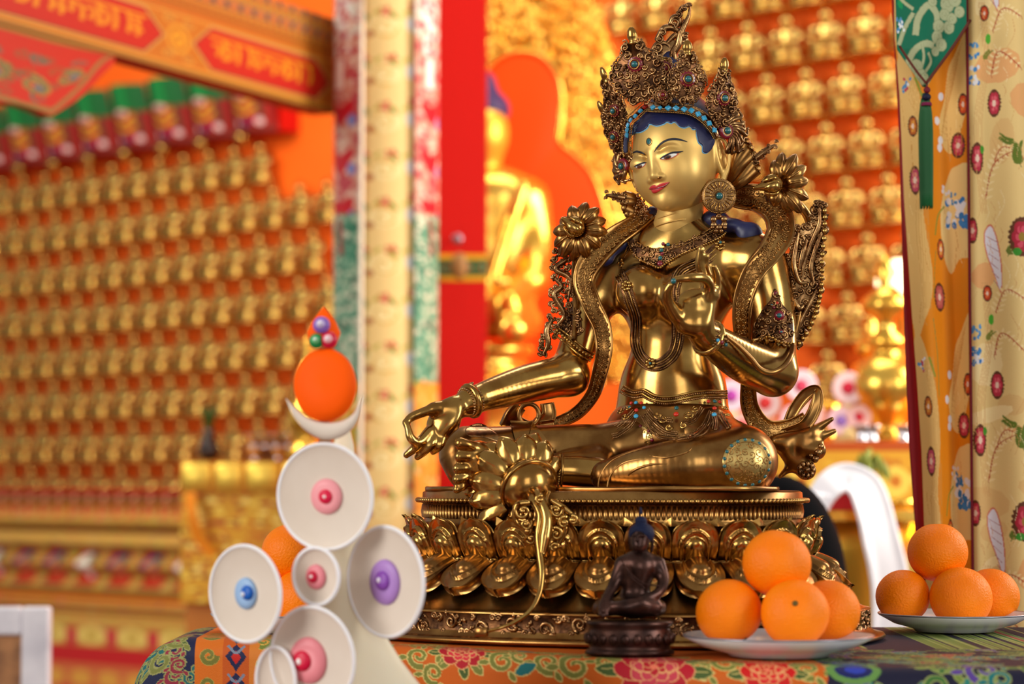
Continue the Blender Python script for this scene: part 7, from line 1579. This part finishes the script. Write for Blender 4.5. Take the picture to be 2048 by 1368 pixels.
for rep in (-568, 0, 568):
    Yc = lambda py: cy(py + rep)
    cv.poly(catmull([(cx(1935), Yc(60)), (cx(1918), Yc(100)), (cx(1905), Yc(130)), (cx(1896), Yc(190)), (cx(1882), Yc(240)), (cx(1892), Yc(290)), (cx(1912), Yc(300)), (cx(1930), Yc(240)), (cx(1944), Yc(180)), (cx(1944), Yc(80))], 5, True), (236, 196, 118))
    for k in range(9): cv.line([(cx(1930 - k * 2), Yc(80 + k * 10)), (cx(1905 - k * 2), Yc(150 + k * 14)), (cx(1900), Yc(180 + k * 12))], 3, (214, 160, 84), 6)
    cv.poly(catmull([(cx(1915), Yc(330)), (cx(1900), Yc(350)), (cx(1880), Yc(420)), (cx(1882), Yc(500)), (cx(1900), Yc(548)), (cx(1918), Yc(520)), (cx(1944), Yc(500)), (cx(1944), Yc(340))], 5, True), (234, 200, 130))
    cv.poly(catmull([(cx(1800), Yc(120)), (cx(1835), Yc(180)), (cx(1848), Yc(300)), (cx(1836), Yc(430)), (cx(1850), Yc(560)), (cx(1828), Yc(640)), (cx(1800), Yc(640))], 5, True), (226, 184, 110))
    for k in range(6): cv.line([(cx(1818 + k * 4), Yc(150)), (cx(1832 + k * 3), Yc(300)), (cx(1820 + k * 5), Yc(450)), (cx(1826 + k * 3), Yc(620))], 3, (206, 156, 84), 8)
    for x, y in ((1888, 185), (1877, 235), (1882, 290), (1884, 275)): cv.disc(cx(x), Yc(y), 18, 26, (226, 224, 230))
    fl(cv, cx(1920), Yc(288), 38, 80, PF, (226, 110, 120)); fl(cv, cx(1930), Yc(205), 26, 70, (206, 70, 20), (226, 120, 40)); fl(cv, cx(1876), Yc(498), 28, 66, (196, 76, 30), (236, 180, 80)); fl(cv, cx(1867), Yc(596), 44, 90, (186, 84, 80), (206, 116, 100)); fl(cv, cx(1822), Yc(250), 26, 66, (186, 96, 30), (226, 160, 60)); fl(cv, cx(1822), Yc(360), 30, 90, (190, 70, 96), (226, 140, 120)); fl(cv, cx(1945), Yc(35), 30, 60, (150, 30, 40), (180, 60, 50))
    cv.line([(cx(1862), Yc(470)), (cx(1872), Yc(430)), (cx(1890), Yc(410))], 10, (140, 144, 50)); cv.line([(cx(1850), Yc(600)), (cx(1856), Yc(540)), (cx(1862), Yc(500))], 5, (140, 140, 60)); cv.line([(cx(1846), Yc(640)), (cx(1852), Yc(720)), (cx(1850), Yc(800))], 6, (150, 140, 60))
    cluster(cv, cx(1915), Yc(425), 58, [(50, 120, 186), (226, 226, 232), (60, 130, 196), (226, 226, 232)], 26); cluster(cv, cx(1896), Yc(385), 30, [(226, 224, 232)], 8); cluster(cv, cx(1908), Yc(395), 26, [(60, 130, 180)], 7); cluster(cv, cx(1814), Yc(165), 26, [(80, 140, 190), (226, 224, 230), (190, 60, 80)], 12); cv.line([(cx(1830), Yc(150)), (cx(1842), Yc(190))], 14, (140, 150, 50))
for i in range(150):
    x, y = rnd.uniform(0, wL), rnd.uniform(0, hR); Lq = rnd.uniform(60, 220); c_ = cv.a[int(y), int(min(x, wL - 1))]
    if c_[2] > 80: cv.line([(x, y), (x + rnd.uniform(-14, 14), y + Lq * .5), (x + rnd.uniform(-20, 20), y + Lq)], 2.4, rnd.choice([(210, 156, 84), (244, 216, 150), (200, 140, 60)]), 6)
lx = lambda py: np.interp(py, [0, 60, 180, 400, 640, 760, 900, 1050, 1400], [1799, 1799, 1808, 1816, 1830, 1838, 1846, 1850, 1856])
lx2 = lambda py: np.interp(py, [0, 180, 300, 440, 640, 760, 900, 1050, 1400], [1797, 1806, 1810, 1812, 1815, 1818, 1823, 1833, 1840])
def panelL(u, v):
    py = -428 + v * 1830; l = lx(py); px = l + u * (1952 - l); d = KD + .012 + .011 * np.cos(u * 8.5 + 1.2)
    return np.c_[(px - 1024) / F * KD, EYE[1] + d * FW[1], EYE[2] + KD * (FW[2] + UP[2] * (684 - py) / F)]
painted('orange_panel', cv, panelL, 130, 1400, CLOTH, cur, th=.002)
cvt = Canvas(20, 20, (132, 14, 24))
def trimf(u, v):
    py = -428 + v * 1830; a = lx2(py); l = lx(py) + 3; px = a + u * (l - a); return np.c_[(px - 1024) / F * KD, EYE[1] + (KD + .022 + .004 * u) * FW[1], EYE[2] + KD * (FW[2] + UP[2] * (684 - py) / F)]
painted('maroon_lining', cvt, trimf, 8, 80, CLOTH, cur, th=.003)
mb = MB(); tube(mb, [(((1941 - 1024) / F * KD), (KD - .006), P(1941, y, KD)[2]) for y in (-428, 0, 400, 900, 1400)], .0022, 7); mb.build('seam_piping', plain((120, 20, 40), .7), cur)
# green valance point with its tassel
va = empty('green_valance', P(1870, 160, KD - .04), 'green silk valance point with pale scroll brocade, top right', 'valance')
cv = Canvas(460, 540, (2, 104, 76)); SV = (168, 176, 136)
for pts, w in ((((20, 300), (60, 200), (110, 120)), 22), (((10, 10), (60, 60), (110, 100)), 14), (((120, 250), (140, 150), (200, 80), (250, 120), (260, 170)), 36), (((60, 440), (110, 340), (180, 300), (240, 310)), 34), (((150, 450), (170, 380), (160, 300)), 12), (((180, 460), (220, 400), (200, 350)), 14)): cv.line(pts, w + 6, (140, 150, 110)); cv.line(pts, w, SV)
for x, y, r in ((330, 70, 44), (380, 40, 40), (310, 130, 32), (270, 200, 36), (260, 260, 34), (290, 300, 34), (340, 200, 34), (360, 150, 30), (120, 430, 40), (150, 480, 34), (180, 500, 30), (250, 340, 24), (410, 110, 30), (230, 60, 26)): cv.disc(x, y, r + 4, r + 4, (140, 150, 110)); cv.disc(x, y, r, r, SV); cv.scroll(x, y, r * .7, x, 1.2, 4, (140, 150, 110))
cv.leaf(20, 40, 60, 1.2, 30, (10, 140, 80)); cluster(cv, 30, 190, 26, [(80, 140, 190), (220, 226, 230)], 14)
def val(u, v):
    # triangle: top edge wide, sides running down to the point
    lxv, rxv = 1798 + 60 * 0 * u, 1941; pyy = -424 + v * 592; f = np.clip((pyy - 40) / 128, 0, 1); le = np.where(pyy < 90, 1799 + pyy * .02, 1800 + (pyy - 90) / 78 * 52); re = np.where(pyy < 40, 1941, 1941 - (pyy - 40) / 128 * 85); px = le + u * np.maximum(re - le, 1.5)
    return np.c_[(px - 1024) / F * (KD - .035), EYE[1] + (KD - .035) * FW[1] + .006 * np.cos(u * 7), EYE[2] + (KD - .035) * (FW[2] + UP[2] * (684 - pyy) / F)]
def valc(u, v): return u, v
U, V_ = np.meshgrid(np.linspace(0, 1, 110), np.linspace(0, 1, 340), indexing='ij'); u, v = U.ravel(), V_.ravel(); p = val(u, v); pxx = p[:, 0] * F / (KD - .035) + 1024
i = np.arange(109 * 339); a = (i // 339) * 340 + i % 339; o = mesh('silk_point', p, np.stack([a, a + 1, a + 341, a + 340], 1), CLOTH, va, True, cv.sample(np.clip((pxx - 1798) / 145, 0, .999), np.clip(((v * 592 - 400) / 192) % 1.0, 0, .999))); sd = o.modifiers.new('thickness', 'SOLIDIFY'); sd.thickness = .002
mb = MB(); kd = KD - .036
tube(mb, [P(1799, 92, kd), P(1830, 138, kd), P(1852, 166, kd)], .0016, 6); tube(mb, [P(1941, 40, kd), P(1900, 102, kd), P(1853, 166, kd)], .0022, 6); mb.build('edge_cord', plain((96, 40, 30), .7), va)
mb = MB(); c0 = P(1854, 186, kd); ball(mb, P(1854, 180, kd), .0045, nu=12, nv=8); tube(mb, [P(1854, 168, kd), P(1854, 180, kd)], .0012, 6); mb.build('tassel_cord', plain((110, 20, 36), .6), va)
ts = None; mb = MB(); lathe(mb, [(.0075, 0), (.0082, .02), (.0085, .06), (.0082, .11), (.0072, .132), (.0048, .140), (.004, .146), (0, .147)], P(1853, 411, kd), 36); ts = mb.build('tassel', mat('green_silk', (14, 92, 42), 0, .6), va)
mb = MB(); 
for i in range(38): t = i * 2 * math.pi / 38; e = np.array([math.cos(t), math.sin(t), 0]); b0 = P(1853, 411, kd); tube(mb, [b0 + e * .0078 - [0, 0, .002 * (i % 3)], b0 + e * .0086 + [0, 0, .06], b0 + e * .0084 + [0, 0, .11], b0 + e * .005 + [0, 0, .139]], .0008, 5, sub=3)
mb.build('tassel_threads', MATS['green_silk'], ts)
mb = MB(); a = np.arange(16) * 2 * math.pi / 16
for z, r in ((207, .0056), (210, .0060)): tube(mb, [P(1853, z, kd) + [math.cos(t) * r, math.sin(t) * r, 0] for t in a], .0014, 6, True, 1)
mb.build('tassel_binding', plain((120, 24, 70), .6), va); mb = MB(); ball(mb, P(1853, 194, kd), (.006, .006, .005), nu=14, nv=9); mb.build('knot', plain((20, 22, 50), .6), va)
